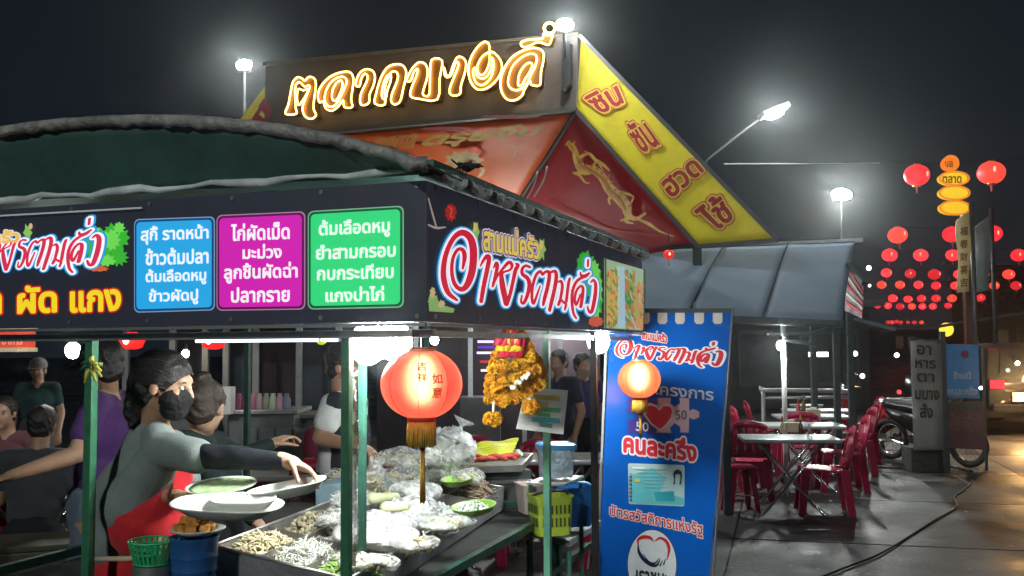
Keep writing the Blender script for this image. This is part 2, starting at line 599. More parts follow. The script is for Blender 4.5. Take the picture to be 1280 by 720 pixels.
# crumpled pale hem along the arch
grid = []
random.seed(3)
for j in range(220):
    b = -0.06 + (FL + 0.12) * j / 219
    z = roofz(b) + 0.004
    d = 0.003 * math.sin(j * 0.9) + 0.012 * noise.noise(V((j * 0.17, 2, 0)))
    wdt = 0.027 + 0.010 * noise.noise(V((j * 0.3, 0, 4)))
    grid.append([S(-0.115 + d, b, z - wdt), S(-0.128 + d, b, z - wdt * 0.4), S(-0.125 + d * 0.5, b, z + 0.004), S(-0.095, b, z + 0.012)])
MB().sheet(grid, 0.004).jit(0.0022, 60, 3).jit(.004, 11, 9).build('roof_hem', M_hem, stall, smooth=True)
for b in ():
    MB().tube([S(-0.04, b, ZT), S(-0.05, b, roofz(b) - 0.01)], 0.009, 6).build('roof_rib', M_greend, stall)
# faded smears on the gable
# ridge ties above the side fascia: dark rail with pale folded tarpaulin tails
MB().beam(S(-0.02, -0.01, ZT + 0.035), S(SL + 0.03, -0.01, ZT + 0.035), 0.05, 0.05).build('side_rail', M_greend, stall)
M_tail = mat('folded_grey_tarp', (0.46, 0.52, 0.50), 0.6, var=0.5, scale=20, bump=0.5, bscale=30)
for k in range(13):
    a = 0.12 + k * 0.232
    g_ = []
    for i in range(13):
        x = -.095 + .19 * i / 12; dr_ = .030 * (1 - abs(x / .095) ** 3) + .006 * math.sin(i * 1.9 + k)
        g_.append([S(a + x, -.030 - .006 * math.sin(i + k), ZT + .035), S(a + x, -.048 - .004 * math.sin(i * 1.3 + k), ZT + .030 - dr_ * .2), S(a + x * .97, -.050 - .005 * math.sin(i * .8), ZT + .022 - dr_ * .7), S(a + x * .93, -.040, ZT + .018 - dr_)])
    MB().sheet(g_, .003).jit(.004, 26, k * 3.7).build('tarpaulin_fold', M_tail, stall, smooth=False)
random.seed(5)
m_ = MB()
c = S(0.2, -0.03, ZT + 0.075)
pts = [c + V((0.03 * math.sin(i * 2.3) + 0.012 * i / 6, 0.03 * math.cos(i * 1.7), 0.022 * math.sin(i * 3.1 + 1))) for i in range(26)]
m_.tube(smoothline(pts, 4), 0.003, 5)
m_.build('tangled_wire', M_wire, stall, smooth=True)
# eyelets and cable ties that hold the printed films
M_eye = mat('brass_eyelet', (.35, .33, .28), .35, metal=.8)
for k in range(9):
    for z in (ZB + .018, ZT - .016):
        b = .03 + k * (FL - .06) / 8; a = .06 + k * (SL - .1) / 8
        MB().lathe([(.003, 0), (.008, 0), (.008, .003), (.003, .003)], S(-.003, b, z), 12, rot=FR @ Matrix.Rotation(R(-90), 3, 'Y')).build('eyelet', M_eye, ff)
        MB().lathe([(.003, 0), (.008, 0), (.008, .003), (.003, .003)], S(a, -.003, z), 12, rot=FR @ Matrix.Rotation(R(90), 3, 'X')).build('eyelet', M_eye, sf)
# posts
def post(a, b, w_, z1, m, z0=0.0, nm='post'):
    return sbox(MB(), a - w_ / 2, a + w_ / 2, b - w_ / 2, b + w_ / 2, z0, z1).build(nm, m, stall, bevel=0.003)
post(0.075, 0.32, 0.029, ZB - 0.022, M_green)
post(0.075, 1.37, 0.033, ZB - 0.022, M_green)
post(0.42, 0.45, 0.024, ZT, M_greend)
post(0.06, FL - 0.05, 0.033, ZB - 0.022, M_green)
post(1.50, 0.10, 0.030, ZT, mat('pale_green_post', (0.12, 0.33, 0.22), 0.4, var=0.2), 0)
post(SL - 0.9, 0.06, 0.032, ZT, mat('black_post', (0.015, 0.015, 0.017), 0.5))
post(SL - 0.04, 0.07, 0.034, ZT, M_greend)
post(SL - 0.04, FL - 0.05, 0.036, ZT, M_greend)
post(SL - 0.04, 1.4, 0.03, ZT, M_greend)
# inner frame rails
for (p, q, t_) in ((S(0.06, 0, ZB - 0.035), S(0.06, FL, ZB - 0.035), 0.026), (S(SL - 0.04, 0, ZB - 0.0), S(SL - 0.04, FL, ZB), 0.03),
                   (S(0, 0.06, ZB - 0.035), S(SL, 0.06, ZB - 0.035), 0.022), (S(1.5, 0, ZT), S(1.5, FL, ZT), 0.03)):
    MB().beam(p, q, t_, t_).build('frame_rail', M_steel, stall, bevel=0.002)
# low frame of the table under the trays
for p, q in ((S(0.0, 0.305, 0.755), S(2.9, 0.305, 0.785)), (S(0.0, 0.305, 0.45), S(2.9, 0.305, 0.49)), (S(0.0, 0.20, 0.80), S(0.0, 1.9, 0.80)),
             (S(2.3, 0.20, 0.8), S(2.3, 1.9, 0.8)), (S(0.0, 1.9, 0.80), S(2.9, 1.9, 0.80))):
    MB().beam(p, q, 0.035, 0.035).build('table_rail', M_greend, stall, bevel=0.003)
sbox(MB(), 0.02, 2.3, 0.33, 1.9, 0.755, 0.768).build('table_board', mat('dark_table_board', (0.03, 0.035, 0.035), 0.7), stall)
for a, b in ((0.03, 0.31), (2.3, 0.31), (0.03, 1.88), (2.3, 1.88)):
    sbox(MB(), a - 0.02, a + 0.02, b - 0.02, b + 0.02, 0, 0.754).build('table_leg', M_greend, stall)

# ---------------------------------------------------------------- printing on the front fascia
E_ = 0.70                         # glow put into the fascia ink colours, as if lit from inside
def fq(x0, y0, x1, y1, sl=-0.047, x_ref=None):     # upright pixel box sheared along the fascia -> TL TR BR BL
    dx = x1 - x0
    return ((x0, y0), (x1, y0 - 0.057 * dx), (x1, y1 - 0.022 * dx), (x0, y1))
C_WHITE = (0.85, 0.87, 0.86)
def menu_board(q, col, edge, rows, nm):
    f = qmap(q)
    def lay(k): return lambda x, y: onfront(x, y, 0.0015 + 0.0012 * k)
    rr = lambda i, r: [f(u, v) for u, v in rect(i, i, 1 - i, 1 - i, r)]
    b0 = flat('menu_board', [rr(0, 0.06)], lay(0), prnt(tuple(0.5 * c + 0.25 for c in edge), E_ * 0.6), ff)
    return b0, f, lay, rr
def board(q, col, dark, rows):
    b0, f, lay, rr = menu_board(q, col, col, rows, '')
    def strip(mb_name, i, r, k, c): return flat(mb_name, [rr(i, r)], lay(k), prnt(c, E_), ff)
    strip('menu_border', 0.012, 0.055, 1, dark)
    strip('menu_panel', 0.035, 0.045, 2, col)
    for txt, v0, v1, u0, u1 in rows:
        lp = glyphs(txt, off=0.028)
        # per line: box of the letters into its own quad
        flat('menu_line', warp(lp, (f(u0, v1), f(u1, v1), f(u1, v0), f(u0, v0))), lay(3), prnt(C_WHITE, E_ * 1.1), ff)
board(((168, 274), (269, 270.5), (269, 388), (168, 391)), (0.02, 0.37, 0.76), (0.005, 0.05, 0.20),
      [('สุกี้ ราดหน้า', .72, .92, .09, .93), ('ข้าวต้มปลา', .50, .68, .15, .93), ('ต้มเลือดหมู', .28, .46, .15, .90), ('ข้าวผัดปู', .07, .25, .19, .80)])
board(((271, 269), (382, 264), (382, 387), (271, 388.5)), (0.62, 0.012, 0.42), (0.10, 0.002, 0.07),
      [('ไก่ผัดเม็ด', .72, .90, .17, .83), ('มะม่วง', .53, .68, .30, .74), ('ลูกชิ้นผัดฉ่า', .28, .49, .09, .92), ('ปลากราย', .08, .24, .17, .83)])
board(((385, 264), (505, 257), (505, 384.5), (385, 387)), (0.03, 0.66, 0.20), (0.0, 0.09, 0.03),
      [('ต้มเลือดหมู', .70, .90, .12, .86), ('ยำสามกรอบ', .50, .65, .09, .92), ('กบกระเทียบ', .29, .44, .10, .90), ('แกงป่าไก่', .07, .22, .19, .80)])
# big yellow words along the lower edge, red outline
for txt, q in (('ผัด', ((22, 358), (72, 354), (72, 391), (22, 393))), ('แกง', ((88, 364), (152, 360.5), (152, 389), (88, 391.5))), ('ลวก', ((-78, 368), (3, 363), (3, 393), (-78, 396)))):
    for off, k, c in ((0.08, 0, (0.55, 0.02, 0.01)), (0.036, 1, (0.95, 0.72, 0.02))):
        lp = glyphs(txt, off=off)
        box = bbox(glyphs(txt, off=0.036))
        flat('sign_word', warp(lp, q, box), lambda x, y, k=k: onfront(x, y, 0.0015 + 0.0012 * k), prnt(c, E_ * 0.9), ff)

# ---------------------------------------------------------------- brush lettering of the dish sign (strokes: x, y, width in picture units)
def Z5(L): return [(530 + p[0] / 4.233, 240 + p[1] / 4.233, p[2] / 4.233) for p in L]
def Z6(L): return [(660 + p[0] / 4.5, 270 + p[1] / 4.5, p[2] / 4.5) for p in L]
BR = [Z5([(163, 572, 14), (118, 535, 24), (95, 470, 28), (92, 400, 26), (108, 320, 24), (145, 245, 24), (190, 215, 30), (232, 240, 34), (250, 300, 36), (248, 390, 36), (232, 460, 34), (205, 508, 28), (175, 512, 22), (148, 480, 20), (136, 420, 18), (142, 350, 17), (168, 305, 17), (195, 308, 20), (204, 345, 22), (194, 405, 12)]),
      Z5([(288, 392, 8), (302, 365, 14), (322, 340, 20), (334, 352, 22), (322, 420, 22), (305, 500, 22), (292, 578, 20)]),
      Z5([(358, 402, 8), (372, 376, 16), (378, 395, 18), (368, 440, 16), (353, 500, 12), (372, 455, 12), (408, 405, 14), (440, 372, 18), (456, 388, 16), (446, 412, 12), (412, 424, 12), (400, 440, 20), (406, 500, 28), (425, 590, 26)]),
      Z5([(428, 594, 20), (446, 540, 18), (462, 470, 18), (474, 415, 20), (488, 388, 18), (476, 380, 10)]),
      Z5([(550, 398, 14), (528, 390, 14), (510, 408, 16), (512, 436, 18), (538, 456, 20), (548, 490, 20), (538, 545, 18), (518, 588, 16), (504, 580, 12), (508, 548, 9)]),
      Z6([(58, 395, 9), (42, 440, 12), (22, 492, 16), (12, 462, 16), (16, 395, 16), (36, 332, 16), (60, 312, 16), (72, 330, 14), (86, 316, 14), (106, 314, 18), (110, 345, 20), (98, 410, 20), (84, 462, 20), (76, 500, 14)]),
      Z6([(110, 330, 8), (124, 315, 14), (144, 312, 18), (150, 345, 20), (140, 410, 20), (126, 470, 20), (112, 530, 18)]),
      Z6([(162, 372, 10), (176, 366, 14), (184, 395, 16), (178, 440, 16), (168, 488, 14), (160, 500, 12), (172, 470, 12), (196, 490, 14), (206, 480, 16), (212, 430, 16), (220, 372, 16), (226, 352, 14)]),
      Z6([(205, 500, 14), (198, 526, 12)]),
      Z6([(286, 440, 9), (276, 470, 12), (262, 500, 14), (254, 470, 14), (262, 425, 14), (285, 395, 14), (300, 404, 16), (298, 450, 18), (288, 510, 18)]),
      Z6([(262, 575, 12), (246, 545, 14), (238, 480, 16), (242, 420, 16), (262, 372, 16), (292, 348, 16), (318, 340, 14), (332, 326, 12)]),
      Z6([(286, 318, 10), (290, 334, 14), (310, 336, 14), (336, 322, 12)]),
      Z6([(330, 248, 12), (328, 282, 12)]),
      Z6([(346, 372, 10), (360, 360, 14), (372, 385, 18), (370, 440, 20), (360, 500, 20), (348, 540, 18), (334, 536, 14), (326, 510, 10)])]
_BF = {}
def brush(extra):                                # triangles of the whole word, computed once per width
    if extra not in _BF:
        _BF[extra] = fill([r for s in BR for r in ribbon([(x, y, w_ * 1.12 + extra) for x, y, w_ in s], 1, 3)])
    return _BF[extra]
def lay_s(k): return lambda x, y: onside(x, y, 0.0015 + 0.0012 * k)
# leaves and food pictures under the words
def rosette(cx, cy, rx, ry, n, seed, spiky=0.35):
    rnd = random.Random(seed); out = []
    for i in range(n * 2):
        a = math.pi * i / n
        k = 1 - (spiky if i % 2 else 0) * rnd.uniform(0.5, 1.2)
        out.append((cx + rx * k * math.cos(a), cy + ry * k * math.sin(a)))
    return out
def leaves(quadfun, spots, cols, f3, parent, nm='printed_leaves'):
    for k, (sp, col) in enumerate(zip(spots, cols)):
        flat(nm, [rosette(*quadfun(*s[:2]), s[2], s[3], s[4], s[5]) for s in sp], f3(k), prnt(col, E_ * 0.8), parent, same=True)
idn = lambda x, y: (x, y)
leaves(idn, [[(733, 334, 12, 22, 9, 1), (740, 352, 13, 26, 11, 2), (746, 375, 8, 26, 9, 3), (726, 330, 6, 14, 7, 5)],
             [(742, 338, 8, 14, 9, 4), (748, 362, 5, 18, 8, 6), (728, 345, 6, 10, 8, 8), (745, 388, 5, 12, 7, 8)]],
       [(0.05, 0.50, 0.04), (0.20, 0.80, 0.10)], lay_s, sf)
# food photograph printed at the far end
def pic(x0, y0, x1, y1): return [(x0, y0[0]), (x1, y1[0]), (x1, y1[1]), (x0, y0[1])]
flat('food_photo', [pic(755, (323, 410), 804, (337, 413))], lay_s(0), prnt((0.34, 0.46, 0.30), E_), sf)
rnd = random.Random(11)
def scraps(nm, n, xr, yr, cols, f3, parent, sz=(2.6, 6.0), ang=None):
    for ci, c in enumerate(cols):
        lp = []
        for _ in range(n):
            x = rnd.uniform(*xr); y = rnd.uniform(*yr)
            a = rnd.uniform(0, 6.28) if ang is None else ang + rnd.uniform(-.5, .5)
            l = rnd.uniform(*sz); t = l * rnd.uniform(0.18, 0.4)
            lp.append([(x + l * math.cos(a + q) * (1 if k % 2 == 0 else t / l), y + l * math.sin(a + q) * (1 if k % 2 == 0 else t / l) * 1.3) for k, q in enumerate((0, 1.57, 3.14, 4.71))])
        flat(nm, lp, f3(1 + ci), prnt(c, E_ * 0.9), parent, same=True)
scraps('printed_dish', 60, (757, 772), (340, 405), [(0.45, 0.20, 0.04), (0.5, 0.06, 0.02), (0.12, 0.36, 0.05), (0.62, 0.42, 0.12)], lay_s, sf, ang=1.2)
scraps('printed_dish', 34, (779, 792), (338, 408), [(0.10, 0.40, 0.10), (0.04, 0.22, 0.05), (0.5, 0.22, 0.06)], lay_s, sf, ang=1.2)
scraps('printed_dish', 30, (793, 803), (355, 408), [(0.5, 0.10, 0.04), (0.28, 0.42, 0.12), (0.6, 0.3, 0.12)], lay_s, sf, ang=1.2)
flat('printed_dish', [[(772, 333), (779, 334), (780, 410), (771, 409)]], lay_s(5), prnt((0.36, 0.55, 0.62), E_), sf)
flat('photo_border', [[(754, 322), (756, 322.5), (756, 411), (754, 411)], [(803, 336), (805, 337), (805, 414), (803, 414)]], lay_s(6), prnt((0.10, 0.18, 0.10), 0.2), sf, same=True)
flat('printed_dish', [rosette(744, 402, 10, 7, 9, 9, .2)], lay_s(2), prnt((0.62, 0.10, 0.04), E_), sf, same=True)
# bowl, chilli, spoon at the near end
flat('printed_bowl', [rosette(541, 377, 7, 11, 8, 3, .3), [(535, 372), (549, 380), (568, 386), (566, 391), (536, 389)]], lay_s(0), prnt((0.32, 0.55, 0.18), E_ * .7), sf, same=True)
flat('printed_bowl', [rosette(540, 366, 4, 8, 7, 13, .4), rosette(551, 380, 5, 6, 7, 14, .4)], lay_s(1), prnt((0.75, 0.6, 0.30), E_ * .7), sf, same=True)
flat('printed_chilli', [rosette(563, 266, 8, 12, 9, 21, .3)], lay_s(0), prnt((0.50, 0.02, 0.02), E_ * .7), sf, same=True)
flat('printed_chilli', [r for r in ribbon([(559, 258, 1), (564, 262, 1.6), (562, 270, 1.4), (566, 272, 1)], 1)], lay_s(1), prnt((0.75, 0.12, 0.08), E_ * .7), sf, same=True)
flat('printed_spoon', [r for s in ([(535, 248, 1.6), (541, 270, 2.2), (545, 284, 1.6)], [(535, 281, 2), (545, 285, 3), (556, 284, 2)]) for r in ribbon(s, 1)], lay_s(0), prnt((0.62, 0.52, 0.46), E_ * .5), sf, same=True)
# words
flat('dish_sign_outline', brush(8.5), lay_s(3), prnt((0.03, 0.30, 0.62), E_), sf, same=True)
flat('dish_sign_border', brush(4.6), lay_s(4), prnt((0.85, 0.88, 0.90), E_ * 1.2), sf, same=True)
flat('dish_sign_letters', brush(0), lay_s(5), prnt((0.72, 0.015, 0.055), E_ * .9), sf, same=True)
for off, k, c in ((0.12, 5, (0.75, 0.70, 0.80)), (0.08, 6, (0.18, 0.06, 0.20)), (0.03, 7, (0.90, 0.70, 0.10))):
    lp = glyphs('สามแม่ครัว', off=off)
    flat('dish_sign_name', warp(lp, ((601, 277), (671, 294), (672, 325), (601, 313)), bbox(glyphs('สามแม่ครัว', off=0.03))), lay_s(k), prnt(c, E_ * .9), sf)
for cx, cy, s_ in ((593, 290, 1.0), (676, 312, 1.1)):
    flat('printed_corn', [rosette(cx, cy, 5 * s_, 15 * s_, 6, int(cx), .45)], lay_s(3), prnt((0.35, 0.58, 0.12), E_ * .8), sf, same=True)
    flat('printed_corn', [disc(cx - 1, cy - 6, 2.2, 6, 10)], lay_s(4), prnt((0.80, 0.62, 0.20), E_ * .8), sf, same=True)
# the same sign, smaller, on the front fascia
def side_ab(x, y):
    p = onside(x, y) - S(0, 0, 0)
    return p.dot(U), p.z
a_s, z_s = side_ab(745, 400); 
def to_front(x, y, k):
    a, z = side_ab(x, y)
    bR = (onfront(128, 320) - S(0, 0, 0)).dot(W)
    zR = onfront(128, 339).z
    b = bR - (a - a_s) * 0.335
    zz = zR + (z - z_s) * 0.66 + 0.0
    return S(-(0.0015 + 0.0012 * k), b, zz)
def lay_f(k): return lambda x, y: onfront(x, y, 0.0015 + 0.0012 * k)
leaves(idn, [[(145, 297, 18, 20, 13, 31), (128, 308, 22, 24, 15, 32), (112, 300, 14, 20, 11, 33), (148, 322, 14, 12, 11, 35)],
             [(140, 300, 12, 14, 11, 34), (150, 285, 8, 8, 8, 36), (118, 290, 10, 8, 9, 38), (134, 326, 12, 8, 9, 37)]],
       [(0.05, 0.50, 0.04), (0.18, 0.78, 0.10)], lay_f, ff)
flat('printed_dish', [rosette(124, 336, 14, 4, 9, 39, .3)], lay_f(2), prnt((0.62, 0.12, 0.04), E_), ff, same=True)
for ex, k, c, e in ((8.5, 3, (0.03, 0.30, 0.62), E_), (4.6, 4, (0.85, 0.88, 0.90), E_ * 1.2), (0, 5, (0.72, 0.03, 0.09), E_ * .9)):
    flat('dish_sign_letters', brush(ex), lambda x, y, k=k: to_front(x, y, k), prnt(c, e), ff, same=True)
for off, k, c in ((0.10, 5, (0.75, 0.70, 0.80)), (0.05, 6, (0.85, 0.55, 0.12))):
    lp = glyphs('สามแม่ครัว', off=off)
    flat('dish_sign_name', warp(lp, ((-75, 292), (27, 285), (27, 303), (-75, 310)), bbox(glyphs('สามแม่ครัว', off=0.05))), lay_f(k), prnt(c, E_ * .9), ff)
flat('printed_corn', [rosette(36, 291, 6, 13, 6, 51, .45)], lay_f(3), prnt((0.30, 0.58, 0.12), E_ * .8), ff, same=True)
flat('printed_corn', [disc(40, 283, 2.5, 4, 10)], lay_f(4), prnt((0.75, 0.50, 0.25), E_ * .8), ff, same=True)
# ================================================================ the sloping food tray
TFR, TBR = at_z(436, 724, 0.88), at_z(629, 609, 0.90)
TFL = at_z(266, 682, 0.95); TBL = TFL + (TBR - TFR) * 0.97 + V((0.03, 0, 0.0))
def T(u, v, h=0.0):               # u along the stall 0..1, v from right edge 0 to left edge 1
    return (TFR * (1 - v) + TFL * v) * (1 - u) + (TBR * (1 - v) + TBL * v) * u + V((0, 0, h))
M_traym = mat('worn_stainless', (0.48, 0.47, 0.44), 0.36, metal=0.75, var=0.3, scale=10, bump=0.2, bscale=18)
tray = thing('food_tray', 'long stainless tray split into square bins, heaped with bagged food under the big lantern', 'food tray', T(0.5, 0.5, -0.11))
D = 0.085
MB().sheet([[T(i / 6, j / 3, -D) for j in range(4)] for i in range(7)], 0.004).build('tray_floor', M_traym, tray)
M_outer = mat('dull_tray_side', (0.26, 0.26, 0.27), 0.45, metal=0.35, var=0.3, scale=8, bump=.2)
def wall(p, q, h, th, nm='tray_wall', m=M_traym):
    mb = MB()
    n = (q - p).cross(V((0, 0, 1))).normalized() * th / 2
    mb.add([p - n - V((0, 0, h)), q - n - V((0, 0, h)), q + n - V((0, 0, h)), p + n - V((0, 0, h)), p - n, q - n, q + n, p + n],
           [(3, 2, 1, 0), (4, 5, 6, 7), (0, 1, 5, 4), (1, 2, 6, 5), (2, 3, 7, 6), (3, 0, 4, 7)])
    return mb.build(nm, m, tray)
wall(T(0, 0), T(1, 0), D + 0.030, 0.006, m=M_outer); wall(T(0, 1), T(1, 1), D + 0.03, 0.006)
wall(T(0, 0), T(0, 1), D + 0.05, 0.006, m=M_outer); wall(T(1, 0), T(1, 1), D + 0.03, 0.006)
for v in (1 / 3, 2 / 3): wall(T(0.004, v, -0.002), T(0.996, v, -0.002), D - 0.006, 0.005, 'divider')
for u in (0.2, 0.4, 0.6, 0.8):
    for k in range(3): wall(T(u, (k + 0.02) / 3, -0.006), T(u, (k + 0.98) / 3, -0.006), D - 0.012, 0.004, 'divider')
for a, b in ((T(0, 0), T(1, 0)), (T(0, 0), T(0, 1)), (T(0, 1), T(1, 1)), (T(1, 0), T(1, 1))):
    MB().tube([a, b], 0.006, 6).build('rolled_rim', M_traym, tray, smooth=True)
# packing box the tray leans on
for (u, v) in ((0.1, 0.1), (0.9, 0.1), (0.1, 0.9), (0.9, 0.9)):
    p = T(u, v)
    MB().beam(p - V((0, 0, D + 0.004)), V((p.x, p.y, 0.768)), 0.04, 0.04).build('tray_foot', M_greend, tray)
# ---- food materials
M_cream = mat('cream_food', (0.74, 0.62, 0.38), 0.6, var=0.3, scale=60, sub=0.1)
M_pale = mat('pale_food', (0.84, 0.76, 0.50), 0.5, var=0.25, scale=50, sub=0.1)
M_noodle = mat('white_noodle', (0.92, 0.90, 0.80), 0.4, var=0.12, scale=60)
M_brown = mat('greybrown_squid', (0.30, 0.22, 0.15), 0.4, var=0.45, scale=40)
M_pink = mat('pink_meat', (0.72, 0.32, 0.24), 0.4, var=0.35, scale=40, sub=0.15)
M_leafy = mat('green_vegetable', (0.22, 0.34, 0.08), 0.5, var=0.4, scale=40)
def heap(nm, c, rx, ry, h, n, mk, m, label, rot=0.0, seed=1, cat='food'):
    """a loose heap of small pieces: one object, nobody counts them"""
    rnd = random.Random(seed); mb = MB()
    for i in range(n):
        r = math.sqrt(rnd.random()); a = rnd.uniform(0, 6.283)
        x, y = r * rx * math.cos(a), r * ry * math.sin(a)
        z = h * max(0.0, 1 - r * r) * rnd.uniform(0.55, 1.0) + rnd.uniform(0, 0.008)
        p = c + Matrix.Rotation(rot, 3, 'Z') @ V((x, y, 0)) + V((0, 0, z))
        mk(mb, p, rnd)
    return tag(mb.build(nm, m, None, smooth=True), label, cat, kind='stuff')
def strip_piece(l0, l1, r0, r1, bend=0.4):
    def f(mb, p, rnd):
        l = rnd.uniform(l0, l1); r = rnd.uniform(r0, r1)
        d = V((rnd.uniform(-1, 1), rnd.uniform(-1, 1), rnd.uniform(-.5, .6))).normalized() * l
        s = V((rnd.uniform(-1, 1), rnd.uniform(-1, 1), rnd.uniform(-1, 1))) * l * bend
        mb.tube([p - d, p + s * .6, p + d], [r * .5, r, r * .55], 5)
    return f
def chunk_piece(r0, r1):
    def f(mb, p, rnd):
        k = len(mb.v)
        mb.ball(p, (rnd.uniform(r0, r1), rnd.uniform(r0, r1) * .7, rnd.uniform(r0, r1) * .45), 6, 4, rot=Euler((rnd.uniform(-1, 1), rnd.uniform(-1, 1), rnd.uniform(0, 6))).to_matrix())
        for i in range(k, len(mb.v)): mb.v[i] = mb.v[i] + noise.noise_vector(mb.v[i] * 45) * r0 * .5
    return f
hr = math.atan2((TBR - TFR).y, (TBR - TFR).x)
def cell(u, v): return T(u, v, -D + 0.022)
heap('sliced_bamboo_shoots', cell(.10, .83), .16, .115, .085, 620, strip_piece(.018, .034, .003, .0065), M_cream, 'cream sliced shoots heaped in the front left bin of the steel tray', hr, 3)
heap('grey_mushrooms', cell(.30, .83), .15, .11, .085, 330, chunk_piece(.012, .022), mat('grey_mushroom', (0.38, 0.33, 0.22), .6, var=.45, scale=50), 'greyish mushroom pieces in the bin behind the cream shoots', hr, 4)
heap('sliced_fish_cake', cell(.49, .83), .13, .10, .06, 200, chunk_piece(.012, .02), M_pale, 'pale slices in the left bin beyond the mushrooms', hr, 5)
heap('glass_noodles', cell(.10, .5), .16, .12, .085, 620, strip_piece(.02, .045, .0018, .0035, .8), M_noodle, 'white tangled noodles in the front middle bin', hr, 6)
heap('soaked_noodles', cell(.30, .5), .15, .11, .085, 520, strip_piece(.02, .045, .0018, .0035, .8), M_noodle, 'white noodles in the second middle bin', hr, 7)
heap('chopped_greens', cell(.09, .17), .15, .11, .07, 420, strip_piece(.015, .03, .004, .008), M_leafy, 'green chopped vegetables at the near right corner bin', hr, 8)
heap('onion_slices', cell(.70, .82), .15, .11, .08, 300, chunk_piece(.012, .022), M_pale, 'pale onion chunks in a rear left bin', hr, 9)
heap('meat_pieces', cell(.28, .17), .14, .11, .07, 260, chunk_piece(.014, .024), M_pink, 'pink meat pieces in the second bin along the right edge', hr, 10)
heap('crushed_ice', T(.52, .33, -.03), .34, .24, .07, 900, chunk_piece(.01, .02), mat('crushed_ice', (.85, .88, .88), .2, var=.05, spec=.6), 'white crushed ice under the bags in the middle of the tray', hr, 12)
heap('raw_squid', T(.88, .16, -.02), .11, .07, .06, 90, strip_piece(.03, .055, .006, .011, .7), M_brown, 'grey brown squid piled at the far right end of the tray', hr, 11)
# ---- clear plastic bags with food inside
def plastic(name, col, alpha, rough=0.12):
    m = mat(name, col, rough, var=0.05, alpha=1, spec=0.9, bump=1.0, bscale=52)
    n = m.node_tree; b = n.nodes['Principled BSDF']
    tr = n.nodes.new('ShaderNodeBsdfTransparent')
    mx = n.nodes.new('ShaderNodeMixShader')
    nz = n.nodes.new('ShaderNodeTexNoise'); nz.inputs['Scale'].default_value = 22; nz.inputs['Detail'].default_value = 5
    t = n.nodes.new('ShaderNodeTexCoord'); n.links.new(t.outputs['Object'], nz.inputs[0])
    mp = n.nodes.new('ShaderNodeMapRange'); mp.inputs['From Min'].default_value = .35; mp.inputs['From Max'].default_value = .65
    mp.inputs['To Min'].default_value = max(0, alpha - .3); mp.inputs['To Max'].default_value = min(1, alpha + .3)
    n.links.new(nz.outputs['Fac'], mp.inputs[0]); n.links.new(mp.outputs[0], mx.inputs[0])
    n.links.new(tr.outputs[0], mx.inputs[1]); n.links.new(b.outputs[0], mx.inputs[2])
    n.links.new(mx.outputs[0], n.nodes['Material Output'].inputs[0])
    return m
M_bag = plastic('clear_plastic_bag', (0.93, 0.95, 0.95), 0.36, .07)
M_bagw = plastic('milky_plastic_bag', (0.95, 0.96, 0.95), 0.64, 0.14)
BK = 1.28
def bag(c, s, rot, inner, im, label, seed, neck=None, m=None):
    t = thing('food_bag', label, 'plastic bag', c, group='bags of food lying in the steel tray')
    rm = Euler(rot).to_matrix(); s = (s[0] * BK * 1.08, s[1] * BK * 1.08, s[2] * (.80 if neck is None or s[2] < .06 else 1.2)); c = c + V((0, 0, .006))
    mb = MB().ball(c, s, 30, 20, rot=rm)
    mb.v = [p + noise.noise_vector(p * 11 + V((seed, 0, 0))) * s[2] * .6 + V((0, 0, 1)) * s[2] * .5 * (1 - abs(noise.noise(p * 26 + V((seed, 0, 0)))) * 5) * .35 for p in mb.v]
    mb.build('plastic_skin', m or M_bag, t, smooth=True)
    rnd = random.Random(seed); mb = MB(); sp_ = strip_piece(.018, .042, .002, .0042, .8) if seed % 3 else chunk_piece(.010, .018)
    for _ in range(150):
        d = V((rnd.gauss(0, .45), rnd.gauss(0, .45), rnd.gauss(0, .45)))
        if d.length > .85: d = d.normalized() * .85
        sp_(mb, c + rm @ V((d.x * s[0] * inner, d.y * s[1] * inner, d.z * s[2] * inner - s[2] * .1)), rnd)
    mb.build('food_inside', im, t, smooth=True)
    if neck is not None:
        nd = V(neck); p = c + nd * .35
        mb = MB().tube(smoothline([c + nd * .3, c + nd * .62, c + nd * .8, c + nd], 3), [s[2] * .9, s[2] * .65, s[2] * .42, s[2] * .26, s[2] * .18, s[2] * .14, s[2] * .12, s[2] * .3, s[2] * .5, s[2] * .7][:10], 10)
        mb.v = [q + noise.noise_vector(q * 40) * .008 for q in mb.v]
        mb.build('twisted_neck', m or M_bag, t, smooth=True)
    return t
P_ = at_z
bag(P_(462, 612, .99), (.125, .05, .04), (0.1, 0.75, 1.9), .82, M_pale, 'long clear bag leaning behind the near post with pink meat at its foot', 1, (-.09, .06, .13))
bag(P_(471, 650, .93), (.055, .04, .03), (0, .2, .9), .85, M_pink, 'small clear bag of pink meat below the long leaning bag', 2)
bag(P_(497, 600, .99), (.13, .085, .055), (.1, 0, .5), .8, M_pale, 'large crumpled clear bag directly below the red lantern tassel', 3)
bag(P_(546, 594, .99), (.13, .09, .05), (0, .1, .2), .75, M_noodle, 'wide clear bag with pale contents in front of the rear tray', 4, (-.05, .03, .09))
bag(P_(516, 640, .95), (.10, .09, .065), (0, .1, 1.0), .85, M_noodle, 'brightest white bag of ice in the middle of the tray', 5, m=M_bagw)
bag(P_(556, 655, .93), (.10, .07, .04), (.1, 0, .3), .7, M_pale, 'flat clear bag beside the right rim of the tray', 6)
bag(P_(470, 672, .93), (.12, .08, .05), (.1, .1, .4), .78, mat('mixed_offal', (.55, .45, .33), .5, var=.5, scale=50), 'clear bag of mixed pieces nearer than the pink meat', 7, m=M_bagw)
bag(P_(428, 650, .96), (.085, .07, .045), (0, 0, .4), .8, M_noodle, 'white bag half hidden by the near post', 8)
